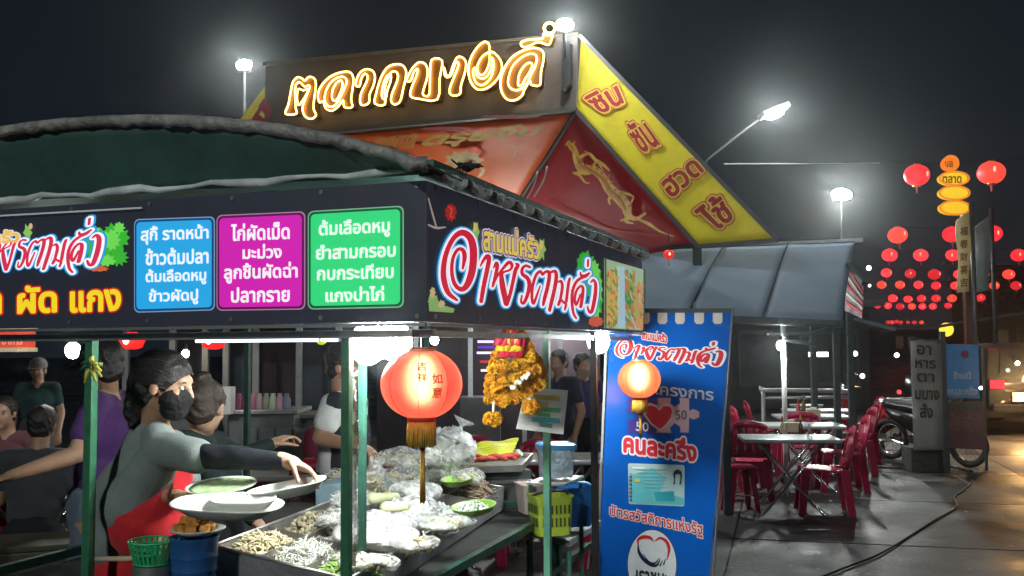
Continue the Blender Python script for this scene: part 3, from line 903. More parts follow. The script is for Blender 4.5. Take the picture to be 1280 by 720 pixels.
bag(P_(462, 705, .90), (.08, .06, .035), (0, .1, .2), .8, M_pale, 'bag of pale food in the near right bin', 9)
bag(P_(520, 682, .90), (.075, .05, .03), (0, .0, .7), .75, M_cream, 'bag of cream pieces on the right rim between dividers', 10)
bag(P_(430, 596, 1.0), (.07, .06, .035), (0, 0, .4), .8, M_pale, 'small clear bag in the far left bin behind the hand', 11)
bag(P_(520, 615, .98), (.10, .08, .05), (0, .1, .9), .8, M_noodle, 'milky bag between the tassel end and the lime green dish', 31, None, M_bagw)
bag(P_(445, 628, .97), (.09, .07, .05), (0, .1, .4), .8, M_noodle, 'white bag of noodles right beside the near post', 32, None, M_bagw)
bag(P_(492, 655, .94), (.10, .08, .05), (0, .1, .2), .8, M_noodle, 'bright bag nearer than the bag of ice', 33, None, M_bagw)
bag(P_(500, 575, 1.0), (.14, .09, .06), (.2, 0, .2), .8, M_pale, 'farthest large clear bag, just under the lantern fringe', 34)
bag(P_(452, 580, 1.0), (.09, .07, .06), (.2, 0, .2), .8, M_noodle, 'bag behind the near post at hand height', 35, None, M_bagw)
bag(P_(585, 597, .98), (.08, .06, .04), (.2, 0, .9), .8, M_pale, 'clear bag between the squid and the rear tray', 36)
for k, (x, y, z_, l, rz) in enumerate(((483, 622, 1.0, .075, .5), (497, 634, .99, .06, .1))):
    c = P_(x, y, z_)
    mb = MB().cap(c - V((math.cos(rz), math.sin(rz), 0)) * l * .8, c + V((math.cos(rz), math.sin(rz), 0)) * l * .6, .026, .018, 12)
    tag(mb.build('pale_gourd', mat('pale_gourd', (.62, .66, .40), .4, var=.2), None, smooth=True), ('longer' if k == 0 else 'shorter') + ' pale green gourd lying between the clear bags', 'vegetable', 'pale gourds among the bags')
# lime green oval dishes
M_lime = mat('lime_plastic', (0.36, 0.62, 0.10), 0.3, var=0.08, sub=.1)
def oval_dish(c, rx, ry, rz, m, nm, label, cat='dish', h=.028, lip=.012):
    rot = Matrix.Rotation(rz, 3, 'Z')
    prof = [(.0, 0), (.72, 0), (.86, .25), (1, 1), (1.06, 1.08), (1.07, 1.0), (1.02, .9), (.88, .12), (.72, -.12), (0, -.12)]
    mb = MB()
    mb.lathe([(r, z * h) for r, z in prof], (0, 0, 0), 36, sx=rx, sy=ry)
    mb.xf(Matrix.Translation(c) @ rot.to_4x4())
    return tag(mb.build(nm, m, None, smooth=True), label, cat)
oval_dish(P_(592, 640, .945), .085, .16, hr - 1.57, M_lime, 'oval_dish', 'lime green oval dish of ice standing by the right rim of the tray')
oval_dish(P_(572, 605, .97), .07, .15, hr - 1.57, M_lime, 'oval_dish', 'lime green oval dish half hidden behind the squid')
heap('chopped_ice', P_(590, 638, .955), .06, .11, .03, 110, chunk_piece(.008, .014), mat('ice_chips', (.8, .85, .80), .2, var=.1), 'ice chips and scraps in the lime green dish', hr - 1.57, 15)
# ---- things in front of the cook
cubes = P_(240, 664, 1.03)
def lathe_thing(nm, c, prof, m, label, cat, n=32, smooth='angle'):
    return tag(MB().lathe(prof, c, n).build(nm, m, None, smooth=smooth), label, cat)
tub = P_(243, 668, 1.02)
M_tub = mat('blue_enamel', (0.02, 0.10, 0.30), 0.3, var=0.15)
lathe_thing('blue_bucket', V((tub.x, tub.y, 0.779)), [(0, 0), (.066, 0), (.069, .01), (.073, .12), (.076, .125), (.0745, .135), (.0765, .165), (.079, .17), (.0775, .18), (.079, .222), (.083, .228), (.083, .236), (.078, .236), (.074, .2), (.065, .01), (0, .01)], M_tub, 'blue bucket with ribbed sides under the plate of fried tofu', 'bucket')
pl = thing('fried_tofu_plate', 'white plate of orange fried tofu cubes on the blue bucket', 'plate of food', V((tub.x, tub.y, 1.016)))
MB().lathe([(0, 0), (.045, 0), (.05, .004), (.088, .020), (.0915, .021), (.0915, .018), (.052, -.001), (.045, -.004), (0, -.004)], V((tub.x + .012, tub.y, 1.021)), 36).build('plate', M_whitep, pl, smooth=True)
M_tofu = mat('fried_tofu', (0.58, 0.26, 0.05), 0.55, var=0.35, scale=30, bump=0.4, bscale=60)
rnd = random.Random(2)
for k in range(17):
    lay = 0 if k < 10 else 1
    a = k * 2.4; r = (.052 if k < 8 else .02) if not lay else .03
    c = V((tub.x + r * math.cos(a), tub.y + r * math.sin(a), 1.044 + lay * .026))
    MB().box(c, (.032, .03, .027), rot=Euler((rnd.uniform(-.3, .3), rnd.uniform(-.3, .3), rnd.uniform(0, 3)))).build('tofu_cube', M_tofu, pl, smooth=False, bevel=.005)
def shallow_boat(nm, c, L, Wd, rz, tilt, label, hgt=.035, m=None):
    rot = (Euler(tilt).to_matrix() @ Matrix.Rotation(rz, 3, 'Z')).to_4x4()
    mb = MB(); N = 40; rings = []
    for (k, z) in ((0, 0.004), (.62, 0.004), (.70, .008), (.98, hgt), (1.03, hgt + .002), (1.03, hgt - .002), (.99, hgt - .006), (.72, -.001), (.66, -.004), (0, -.004)):
        ring = []
        for i in range(N):
            a = 2 * math.pi * i / N
            ex = .62
            x = L / 2 * k * math.copysign(abs(math.cos(a)) ** ex, math.cos(a)); y = Wd / 2 * k * math.copysign(abs(math.sin(a)) ** .8, math.sin(a))
            ring.append(V((x, y, z)))
        rings.append(ring + [ring[0]])
    mb.sheet(rings)
    mb.xf(Matrix.Translation(c) @ rot)
    return tag(mb.build(nm, m or mat('white_foam', (0.80, 0.80, 0.74), 0.65, var=0.04, bump=.05), None, smooth=True), label, 'dish', 'white boat shaped foam dishes')
shallow_boat('foam_dish', at_y(360, 618, 3.42), .26, .13, .12, (.10, -.16, 0), 'white foam dish nearest to the reaching hand', .032)
shallow_boat('foam_dish', at_y(284, 642, 3.28), .36, .17, -.10, (.16, .02, 0), 'larger white foam dish above the fried tofu', .034)
shallow_boat('foam_dish', at_y(305, 633, 3.34), .21, .11, -.1, (.18, -.02, 0), 'small white foam dish stacked inside the larger one', .028)
gp = at_y(277, 612, 3.50)
t = thing('melamine_plate', 'round white and green plate held in the cook\'s near hand', 'plate', gp)
rt = Euler((.12, -.05, 0)).to_matrix()
MB().lathe([(0, 0), (.072, 0), (.078, .004), (.118, .018), (.121, .018), (.120, .014), (.080, -.002), (.072, -.005), (0, -.005)], gp, 40, rot=rt).build('plate', mat('cream_melamine', (.74, .78, .66), .25, var=.05), t, smooth=True)
MB().lathe([(.092, .0095), (.108, .0155), (.1085, .0160), (.0915, .0102)], gp, 40, rot=rt).build('green_band', mat('green_print', (.50, .66, .36), .3, var=.4, scale=40), t, smooth=True)
MB().lathe([(0, .0065), (.06, .006), (.0, .0055)], gp, 24, rot=rt).jit(.003, 40).build('green_food', mat('green_sauce', (.66, .76, .46), .4, var=.3, scale=50), t, smooth=True)
# green basket: separate bars
gb = at_y(192, 690, 3.45)
t = thing('green_basket', 'small bright green plastic basket beside the blue bucket', 'basket', V((gb.x, gb.y, .779)))
M_gb = mat('green_plastic', (0.03, 0.42, 0.17), 0.35, var=0.08)
zb = .93
for k in range(28):
    a0, a1 = 2 * math.pi * k / 28, 2 * math.pi * (k + .62) / 28
    mb = MB(); q = []
    for rr_, zz in ((.060, zb), (.082, 1.0)):
        q.append([V((gb.x + rr_ * math.cos(a), gb.y + rr_ * math.sin(a), zz)) for a in (a0, a1)])
    mb.sheet(q, .003).build('basket_bar', M_gb, t)
for z0, r0 in ((zb - .004, .062), (.962, .0705), (.98, .076), (1.0, .083)):
    MB().tube([V((gb.x + r0 * math.cos(2 * math.pi * k / 32), gb.y + r0 * math.sin(2 * math.pi * k / 32), z0)) for k in range(32)], .0035, 6, closed=True).build('basket_ring', M_gb, t, smooth=True)
MB().lathe([(0, 0), (.062, 0), (.062, .004), (0, .004)], V((gb.x, gb.y, zb - .006)), 28).build('basket_floor', M_gb, t)
lathe_thing('upturned_tin', V((gb.x, gb.y, .779)), [(0, 0), (.07, 0), (.07, .142), (0, .142)], mat('grey_tin', (.3, .3, .3), .4, metal=.7), 'grey tin under the green basket', 'tin')
c = at_y(160, 700, 3.5)
MBx = MB().tube([c + V((-.12, .02, 0)), c + V((0, 0, .004)), c + V((.08, -.01, .012))], [.008, .01, .008], 8)
tag(MBx.build('wooden_spoon_handle', mat('pale_wood', (.5, .42, .3), .6), None, smooth=True), 'pale utensil handle lying left of the green basket', 'utensil')
# ================================================================ rear tray with vegetables
rt_ = thing('vegetable_tray', 'shallow steel tray of yellow leaves and red sausages on a dark box', 'tray', at_y(598, 590, 5.2))
zt = .985
A, B_, C_, D_ = at_z(540, 592, zt), at_z(652, 588, zt), at_z(665, 573, zt), at_z(560, 571, zt)
ctr = (A + B_ + C_ + D_) / 4
MB().sheet([[A, B_], [D_, C_]], .004).build('tray_floor', M_stain, rt_)
for p, q in ((A, B_), (B_, C_), (C_, D_), (D_, A)):
    MB().beam(p + V((0, 0, .012)), q + V((0, 0, .012)), .008, .035).build('tray_wall', M_stain, rt_)
bx = thing('dark_box', 'dark storage box under the vegetable tray', 'box', V((ctr.x, ctr.y, .78)))
ex = (B_ - A).normalized(); ey = V((-ex.y, ex.x, 0)); fr = Matrix(((ex.x, ey.x, 0), (ex.y, ey.y, 0), (0, 0, 1)))
w1, d1 = (B_ - A).length, (D_ - A).length
MB().box(V((ctr.x, ctr.y, .868)) + ex * .02, (w1 * .8, d1 * .6, .214), rot=fr).build('box_body', mat('dark_grey_box', (.05, .055, .06), .5), bx, bevel=.006)
MB().box(V((ctr.x, ctr.y, .915)) + ex * .02, (w1 * .82, d1 * .62, .02), rot=fr).build('box_band', M_stain, bx, bevel=.003)
def rk(f, g, h): return A + (B_ - A) * f + (D_ - A) * g + V((0, 0, h))
NTH = ['first', 'second', 'third', 'fourth', 'fifth', 'sixth', 'seventh', 'eighth', 'ninth', 'tenth', 'eleventh', 'twelfth']
rnd = random.Random(8)
M_saus = mat('red_sausage', (.55, .06, .035), .35, var=.3, scale=25)
M_yleaf = mat('yellow_leaf', (.72, .72, .05), .45, var=.2, scale=12)
for k in range(12):
    f = .28 + .055 * k + rnd.uniform(-.02, .02); g = rnd.uniform(.25, .45)
    c = rk(f, g, .03 + .012 * (k % 2))
    d = V((rnd.uniform(.5, 1), rnd.uniform(-.4, .4), 0)).normalized() * .045
    s_ = MB().tube(smoothline([c - d, c + V((0, 0, .008)), c + d], 3), [.006, .012, .013, .013, .013, .012, .006], 8).build('sausage', M_saus, None, smooth=True)
    tag(s_, '%s red sausage from the left on the rear steel tray' % NTH[k], 'sausage', 'red sausages heaped along the front of the rear tray')
for k in range(7):
    c0 = rk(.26 + .02 * k, .62 + .03 * k, .035 + .009 * k); c1 = rk(.86 + .01 * k, .55 + .04 * k, .055 + .009 * k)
    mid = (c0 + c1) / 2
    g_ = []
    for i in range(9):
        tt = i / 8; p = c0.lerp(c1, tt) + V((0, 0, .006 * math.sin(tt * 9 + k)))
        wv = .012 + .034 * math.sin(math.pi * min(1, tt * 1.15)) ** .7 if tt < .9 else .02
        g_.append([p - V((0, wv, .008)), p + V((0, 0, .006)), p + V((0, wv, -.004))])
    tag(MB().sheet(g_, .003).build('yellow_leaf', M_yleaf, None, smooth=True), 'long yellow leaf, %s from the bottom of the stack on the rear tray' % NTH[k], 'vegetable', 'yellow leaves stacked on the rear tray')
for k, (f, g, r_) in enumerate(((.93, .6, .028), (.9, .8, .02))):
    tag(MB().ball(rk(f, g, .035), (r_, r_, r_ * .8), 12, 8).jit(.004, 30).build('garlic_bulb', mat('garlic_white', (.75, .74, .68), .5), None, smooth=True), ('large' if k == 0 else 'small') + ' white bulb at the right end of the rear tray', 'vegetable')
tag(MB().ball(rk(.2, .35, .03), (.035, .03, .022), 12, 8).build('green_lime', mat('lime_skin', (.25, .4, .05), .4), None, smooth=True), 'green lime at the left end of the rear tray', 'fruit')
c = at_y(563, 562, 5.05)
bag(c, (.085, .06, .07), (0, 0, .3), .7, M_noodle, 'knotted white carrier bag standing left of the yellow leaves', 21, (.07, .02, .14), M_bagw)
bag(at_y(538, 572, 4.9), (.05, .05, .05), (0, 0, .3), .7, M_noodle, 'small white bag left of the knotted carrier bag', 22, None, M_bagw)
c = at_y(475, 592, 4.6)
tag(MB().box(V((c.x - .12, c.y + .45, .9)), (.5, .3, .2), rot=FR).build('ice_box', mat('pale_blue_box', (.35, .5, .6), .5), None, bevel=.01), 'pale blue cool box behind the bags at the middle posts', 'box')
# ================================================================ end table with containers
et = thing('side_table', 'small grey table with a green edge at the far end of the stall', 'table', at_z(705, 668, .66))
a_, b_, c_, d_ = at_z(655, 668, .66), at_z(712, 684, .66), at_z(752, 657, .66), at_z(690, 645, .66)
MB().sheet([[a_, b_], [d_, c_]], .03).build('table_top', mat('grey_formica', (.38, .42, .42), .4), et)
for p in (a_, b_, c_, d_):
    q = p.lerp((a_ + c_) / 2, .12)
    MB().tube([q - V((0, 0, .03)), V((q.x, q.y, 0))], .013, 8).build('table_leg', M_greend, et, smooth=True)
def tub_box(nm, label, cat, c, w0, d0, h, m, rz, taper=1.15, lid=None, open_=True, slots=None, handle=None):
    t = thing(nm, label, cat, c)
    rot = Matrix.Rotation(rz, 3, 'Z')
    def ringz(k, z): return [c + rot @ V((x * w0 / 2 * k, y * d0 / 2 * k, z)) for x, y in rect(-1, -1, 1, 1, .25, 3)]
    rings = [ringz(.96, 0), ringz(taper, h), ringz(taper + .05, h + .002), ringz(taper + .05, h - .008), ringz(taper - .03, h - .006), ringz(.9, .006)]
    mb = MB(); mb.sheet([r + [r[0]] for r in rings])
    n_ = len(rings[0]); mb.add(rings[0], [tuple(range(n_))]); mb.add(rings[-1], [tuple(range(n_))])
    mb.build('box_body', m, t, smooth='angle')
    if slots:
        for s in range(-3, 4):
            for side in (0, 1):
                for k in range(2):
                    x, y = (s * w0 * .13, -d0 / 2 * (1.0 + (taper - 1) * (.35 + .35 * k)) - .0015) if side == 0 else (-w0 / 2 * (1.0 + (taper - 1) * (.35 + .35 * k)) - .0015, s * d0 * .13)
                    sz = (w0 * .05, .002, h * .22) if side == 0 else (.002, d0 * .05, h * .22)
                    MB().box(c + rot @ V((x, y, h * (.35 + .32 * k))), sz, rot=rot).build('basket_slot', slots, t)
    if lid:
        L_ = MB(); r0, r1, r2 = ringz(taper + .09, h - .012), ringz(taper + .09, h + .01), ringz(taper - .05, h + .018)
        L_.sheet([r + [r[0]] for r in (r0, r1, r2)]); L_.add(r2, [tuple(range(n_))]); L_.add(r0, [tuple(range(n_))])
        L_.build('lid', lid, t, smooth='angle')
    if handle:
        MB().tube(smoothline([c + rot @ V((-w0 / 2 * taper, 0, h)), c + rot @ V((-w0 * .35, -d0 * .35, h + .02)), c + rot @ V((0, -d0 * .5, h + .028)), c + rot @ V((w0 * .35, -d0 * .35, h + .02)), c + rot @ V((w0 / 2 * taper, 0, h))], 4), .007, 6).build('handle', handle, t, smooth=True)
    return t
M_cbox = plastic('clear_box_plastic', (.55, .68, .78), .7, .2)
tub_box('lidded_container', 'clear food container with a blue lid standing behind the green post', 'container', V(at_y(695, 596, 5.15)), .155, .13, .155, M_cbox, .25, 1.12, lid=mat('blue_lid', (.05, .25, .55), .3))
c = at_y(695, 598, 5.15)
MB_ = MB().box(V((c.x, c.y, c.z - .008)), (.34, .2, .012), rot=FR)
tag(MB_.build('wall_shelf', M_stain, None, bevel=.002), 'thin steel shelf carrying the container with the blue lid', 'shelf')
for dx in (-.13, .13):
    tag(MB().beam(V((c.x + dx, c.y + .05, c.z - .015)), V((c.x + dx, c.y + .05, .0)), .02, .02).build('shelf_post', M_greend, None), ('left' if dx < 0 else 'right') + ' thin green post under the steel shelf', 'post')
tub_box('milk_crate', 'cream crate with red scraps left of the yellow green basket', 'crate', V(at_y(668, 640, 5.35)), .15, .15, .15, mat('cream_crate', (.55, .45, .40), .5), .3)
tub_box('shopping_basket', 'yellow green slotted basket with a dark handle on the side table', 'basket', V(at_y(688, 667, 4.98)) , .17, .15, .19, mat('yellow_green_plastic', (.38, .48, .05), .35), .35, 1.1, slots=mat('basket_shadow_slot', (.05, .07, .02), .6), handle=mat('dark_handle', (.03, .035, .04), .4))
tub_box('blue_basket', 'blue and violet open basket right of the yellow green basket', 'basket', V(at_y(714, 656, 5.25)), .18, .16, .20, mat('blue_violet_plastic', (.03, .16, .50), .3, var=.1), .3, 1.2, handle=mat('pale_blue_handle', (.35, .62, .80), .3))
ys = thing('yellow_stool', 'lime yellow plastic stool under the side table', 'stool', V((at_y(705, 700, 5.1).x, 5.15, 0)))
sc_ = V((at_y(705, 700, 5.1).x, 5.2, 0))
MB().box(sc_ + V((0, 0, .43)), (.24, .24, .03)).build('seat', mat('lime_stool', (.35, .50, .10), .4), ys, bevel=.008)
for x, y in ((-1, -1), (1, -1), (1, 1), (-1, 1)):
    MB().beam(sc_ + V((x * .095, y * .095, .418)), sc_ + V((x * .125, y * .125, 0)), .04, .03).build('leg', ys.children[0].data.materials[0], ys)
# ================================================================ people
class Body(MB):
    def merge(self, name, m, parent, voxel=0.006, smooth_it=4, fold=0.0, fs=9.0, post=None):
        me = self.mesh(name)
        o = bpy.data.objects.new('tmp', me); SC.collection.objects.link(o)
        r = o.modifiers.new('r', 'REMESH'); r.mode = 'VOXEL'; r.voxel_size = voxel
        s_ = o.modifiers.new('s', 'SMOOTH'); s_.iterations = smooth_it; s_.factor = 0.5
        dg = bpy.context.evaluated_depsgraph_get()
        me2 = bpy.data.meshes.new_from_object(o.evaluated_get(dg))
        bpy.data.objects.remove(o); bpy.data.meshes.remove(me)
        me2.name = name
        if fold:
            n = len(me2.vertices); co = np.empty(n * 3); no = np.empty(n * 3)
            me2.vertices.foreach_get('co', co); me2.vertices.foreach_get('normal', no)
            co = co.reshape(-1, 3); no = no.reshape(-1, 3)
            k = np.sin(co[:, 2] * fs * 3 + co[:, 0] * fs * 2.2 + 2 * np.sin(co[:, 0] * fs + co[:, 1] * fs * 1.3)) * np.sin(co[:, 1] * fs * 1.7 - co[:, 2] * fs * 1.1)
            co = co + no * (k * fold)[:, None]
            me2.vertices.foreach_set('co', co.reshape(-1)); me2.update()
        if post: post(me2)
        me2.materials.clear()
        return link(name, me2, m, parent, smooth=True)
def cut(me, p, n):                                # keep the side the normal points to
    bm = bmesh.new(); bm.from_mesh(me)
    bmesh.ops.bisect_plane(bm, geom=bm.verts[:] + bm.edges[:] + bm.faces[:], plane_co=p, plane_no=n, clear_inner=True)
    bm.to_mesh(me); bm.free()
def axes(f, u):
    f = V(f).normalized(); u = V(u); u = (u - f * u.dot(f)).normalized(); s = f.cross(u)
    return f, u, s
def amat(s, f, u): return Matrix(((s.x, f.x, u.x), (s.y, f.y, u.y), (s.z, f.z, u.z)))
def head(B, c, f, u, neck):
    f, u, s = axes(f, u); A = amat(s, f, u)
    B.ball(c + u * .022 - f * .012, (.076, .094, .090), 20, 14, rot=A)
    B.ball(c - u * .035 + f * .022, (.060, .070, .072), 18, 12, rot=A)
    B.ball(c - u * .092 + f * .060, (.024, .024, .020), 12, 8, rot=A)
    B.ball(c + u * .028 + f * .068, (.048, .024, .026), 12, 8, rot=A)
    for k in (-1, 1):
        B.ball(c - u * .022 + f * .062 + s * k * .034, (.024, .024, .026), 10, 8, rot=A)
        B.ball(c - u * .012 - f * .008 + s * k * .076, (.010, .019, .031), 10, 8, rot=A)
    B.cap(c + f * .088 + u * .012, c + f * .104 - u * .022, .009, .014, 10)
    B.ball(c + f * .094 - u * .027, (.017, .012, .009), 8, 6, rot=A)
    B.cap(c - u * .05 - f * .022, neck, .052, .056, 14)
    return f, u, s, A
def face_bits(c, f, u, s, A, par, mouth=True, look=(0, 0)):
    ms, mi, mk = mat('eye_white', (.75, .73, .70), .25, var=0), mat('eye_iris', (.02, .012, .008), .15, var=0), M_hair
    for k in (-1, 1):
        e = c + f * .0825 + s * k * .031 + u * .006
        MB().ball(e - f * .003, (.0135, .010, .0085), 12, 8, rot=A).build('eye', ms, par, smooth=True)
        MB().ball(e + f * .0045, (.0055, .004, .0058), 10, 6, rot=A).build('iris', mi, par, smooth=True)
        MB().tube([e + s * k * t_ + u * (.0085 - abs(t_ - .002) * .3) + f * .006 for t_ in (-.014, -.006, .004, .015)], .0016, 5).build('eyelash', mk, par, smooth=True)
        MB().tube([e + s * k * t_ + u * (.023 - abs(t_ - .004) * .25) + f * (.006 - abs(t_) * .3) for t_ in (-.015, -.006, .006, .018)], [.002, .0032, .003, .0015], 6).build('eyebrow', mk, par, smooth=True)
    if mouth:
        MB().tube([c - u * .058 + s * t_ + f * (.087 - abs(t_) * .35) for t_ in (-.022, -.01, 0, .01, .022)], [.002, .005, .0055, .005, .002], 8).build('mouth', mat('lips', (.40, .13, .11), .45), par, smooth=True)
def hand(B, wrist, d, n, curl=.5, thumb=1, size=1.0, spread=.12, grip=0.6):
    d = V(d).normalized(); n = V(n); n = (n - d * n.dot(d)).normalized(); w_ = d.cross(n) * thumb
    A = amat(w_, d, n); k = size
    B.ball(wrist + d * .048 * k, (.041 * k, .056 * k, .016 * k), 14, 10, rot=A)
    B.cap(wrist - d * .02 * k, wrist + d * .03 * k, .026 * k, .026 * k, 10)
    for i, (L, r) in enumerate(((.070, .0088), (.079, .0090), (.073, .0086), (.056, .0078))):
        off = (.030 - .0205 * i) * k
        p = wrist + d * (.088 - .004 * abs(i - 1)) * k + w_ * off
        dd = (d + w_ * spread * (1.3 - i)).normalized()
        a = 0.0
        cu = curl * (1 + .12 * i)
        for j, fr_ in enumerate((.45, .31, .24)):
            a += cu * (.75, 1.0, .7)[j]
            q = p + (dd * math.cos(a) + n * math.sin(a)) * L * fr_ * k
            B.cap(p, q, r * (1 - .08 * j) * k, r * (.93 - .08 * j) * k, 8)
            p = q
    p = wrist + d * .022 * k + w_ * .030 * k
    d1 = (w_ * .75 + d * .65 + n * grip * .5).normalized()
    for j, (L, r, sw) in enumerate(((.042, .0125, 0), (.031, .0105, .5), (.026, .0092, .4))):
        d1 = (d1 + d * sw * .6 + n * sw * grip - w_ * sw * .35).normalized()
        q = p + d1 * L * k
        B.cap(p, q, r * k, r * .9 * k, 8); p = q
def arm(B, a, b, c, r=(.047, .040, .027)):
    B.cap(a, b, r[0], r[1], 14); B.cap(b, b.lerp(c, .35), r[1], r[1] * .98, 14); B.cap(b.lerp(c, .3), c, r[1] * .95, r[2], 14)
def leg(B, a, b, c, r=(.088, .060, .042)):
    B.cap(a, b, r[0], r[1], 14); B.cap(b, b.lerp(c, .35), r[1] * .95, r[1] * 1.0, 14); B.cap(b.lerp(c, .3), c, r[1] * .98, r[2], 14)
def torso(B, hip, chest, neck, shl, shr, k=1.0, depth=1.0):
    ax = (shl - shr).normalized(); up = (neck - hip).normalized(); f = up.cross(ax).normalized(); A = amat(ax, f, up)
    B.ball(hip, (.165 * k, .125 * k * depth, .13 * k), 18, 12, rot=A)
    B.cap(hip, chest, .122 * k, .132 * k, 18)
    for sg in (-1, 1):
        B.ball(hip.lerp(chest, .5) + ax * sg * .035, (.115 * k, .108 * k * depth, .15 * k), 16, 12, rot=A)
        B.ball(chest + ax * sg * .055, (.115 * k, .118 * k * depth, .15 * k), 16, 12, rot=A)
    sh = (shl + shr) / 2
    B.cap(shl, shr, .062 * k, .062 * k, 14)
    B.cap(sh - up * .03, neck, .085 * k, .052 * k, 14)
    return ax, up, f, A
M_hair = mat('black_hair', (0.012, 0.010, 0.010), 0.38, var=0.5, scale=70, bump=0.4, bscale=160)
M_hairb = mat('dark_brown_hair', (0.035, 0.022, 0.015), 0.42, var=0.5, scale=70, bump=0.4, bscale=160)
M_skin = mat('skin_light_tan', (0.50, 0.30, 0.20), 0.5, var=0.08, scale=18, sub=0.12, bump=.05, bscale=200)
M_skin2 = mat('skin_tan', (0.34, 0.19, 0.12), 0.5, var=0.1, scale=18, sub=0.1, bump=.05, bscale=200)
def cloth(name, col, r=.85): return mat(name, col, r, var=.12, scale=10, bump=.25, bscale=220, sheen=.1 if max(col) > .04 else 0, spec=.25)
def shoes(ank, toe, par, m):
    for a, t_ in zip(ank, toe):
        B = Body(); B.cap(V((a.x, a.y, .05)), V((a.x, a.y, .05)) + t_ * .16, .045, .035, 12)
        B.box(V((a.x, a.y, .014)) + t_ * .07, (.09, .24, .026), rz=math.atan2(-t_.x, t_.y))
        B.merge('shoe', m, par, .008, 2)
# ------------------------------------------------ the cook in the grey shirt and red apron
cook = thing('person', 'cook in grey T-shirt, red apron and black mask reaching over the tray', 'person', V((-1.42, 3.95, 0)))
hc = at_y(208, 481, 3.74); nk = at_y(193, 530, 3.80)
hip = at_y(163, 712, 3.96); ch = at_y(181, 626, 3.88)
sR = at_y(199, 563, 3.68); sL = at_y(216, 557, 3.98)
eR = at_y(277, 572, 3.56); wR = at_y(358, 576, 3.50)
eL = at_y(246, 640, 3.98); wL = at_y(214, 620, 3.70)
B = Body()
f, u, s, A = head(B, hc, (.985, -.14, -.22), (.18, 0, 1), nk)
arm(B, sR, eR, wR, (.046, .039, .026)); arm(B, sL, eL, wL, (.046, .039, .026))
hand(B, wR, (.93, -.05, -.36), (.0, -.25, -1), .42, -1, .98, .08, .9)
hand(B, wL, (.88, -.42, .10), (0.1, -.1, 1), .38, 1, .95, .06, .9)
torso(B, hip, ch, nk, sL, sR, .93)
kL, kR = V((-1.36, 4.08, .47)), V((-1.40, 3.86, .47)); aL, aR = V((-1.40, 4.10, .09)), V((-1.44, 3.86, .09))
leg(B, hip + V((.02, .09, -.06)), kL, aL, (.085, .058, .040)); leg(B, hip + V((.02, -.09, -.06)), kR, aR, (.085, .058, .040))
B.merge('body', mat('skin_cook', (0.46, 0.26, 0.17), 0.5, var=0.12, scale=22, sub=0.12, bump=.06, bscale=220), cook, .0052, 3)
face_bits(hc, f, u, s, A, cook, mouth=False)
# short-sleeved shirt, black long sleeves under it
B = Body(); torso(B, hip, ch, nk - (nk - ch).normalized() * .025, sL, sR, 1.03)
B.cap(sR, sR.lerp(eR, .62), .066, .066, 14); B.cap(sL, sL.lerp(eL, .55), .062, .062, 14)
B.cap(ch + V((-.05, 0, 0)), ch + V((-.11, -.02, -.16)), .12, .10, 14)
B.cap(sR + V((0, .02, -.01)), at_y(166, 636, 3.80), .075, .125, 16); B.cap(nk + V((-.02, 0, -.03)), at_y(146, 640, 3.90), .062, .13, 16)
B.cap(sR.lerp(nk, .45), sR + V((0, .01, 0)), .062, .068, 14)
B.merge('shirt', cloth('grey_green_tshirt', (.20, .235, .225)), cook, .009, 5, .0055, 7)
for a, b, c in ((sR, eR, wR), (sL, eL, wL)):
    B = Body(); arm(B, a.lerp(b, .2), b, b.lerp(c, .93), (.052, .044, .031))
    B.merge('undersleeve', cloth('black_sleeve', (.013, .015, .020)), cook, .007, 3, .003, 16)
# apron
B = Body(); torso(B, hip, ch, nk - (nk - ch).normalized() * .09, sL, sR, 1.18)
B.cap(sR.lerp(sL, .3) + V((.02, .02, -.06)), at_y(186, 650, 3.80), .085, .15, 16)
B.cap(hip + V((.02, 0, 0)), hip + V((.0, -.02, -.28)), .175, .20, 18)
pa, pb = at_y(122, 655, 3.8), at_y(246, 572, 3.8)
dv = (pb - pa).normalized(); vw = V((-.12, 1, 0)).normalized(); pn = dv.cross(vw)
if pn.z > 0: pn = -pn
apr = B.merge('apron', cloth('red_apron', (.56, .02, .028)), cook, .009, 5, .005, 8, post=lambda me: cut(me, pa, pn))
B = Body(); 
for sg, sh in ((1, sL), (-1, sR)):
    mid = nk + (sh - nk) * .42
    pts = [nk - f * .055 + V((0, 0, .03)), nk.lerp(sh, .38) + V((-.01, 0, .065)), ch + (sh - (sL + sR) / 2) * .45 + V((.125, -.03, .10))]
    MB().tube(smoothline(pts, 5), .011, 8).build('apron_strap', apr.data.materials[0], cook, smooth=True)
pts = [pa + (pb - pa) * t_ + V((0, -.175 * math.sin(math.pi * (.15 + .7 * t_)), 0)) for t_ in (.55, .7, .85, 1.0)]
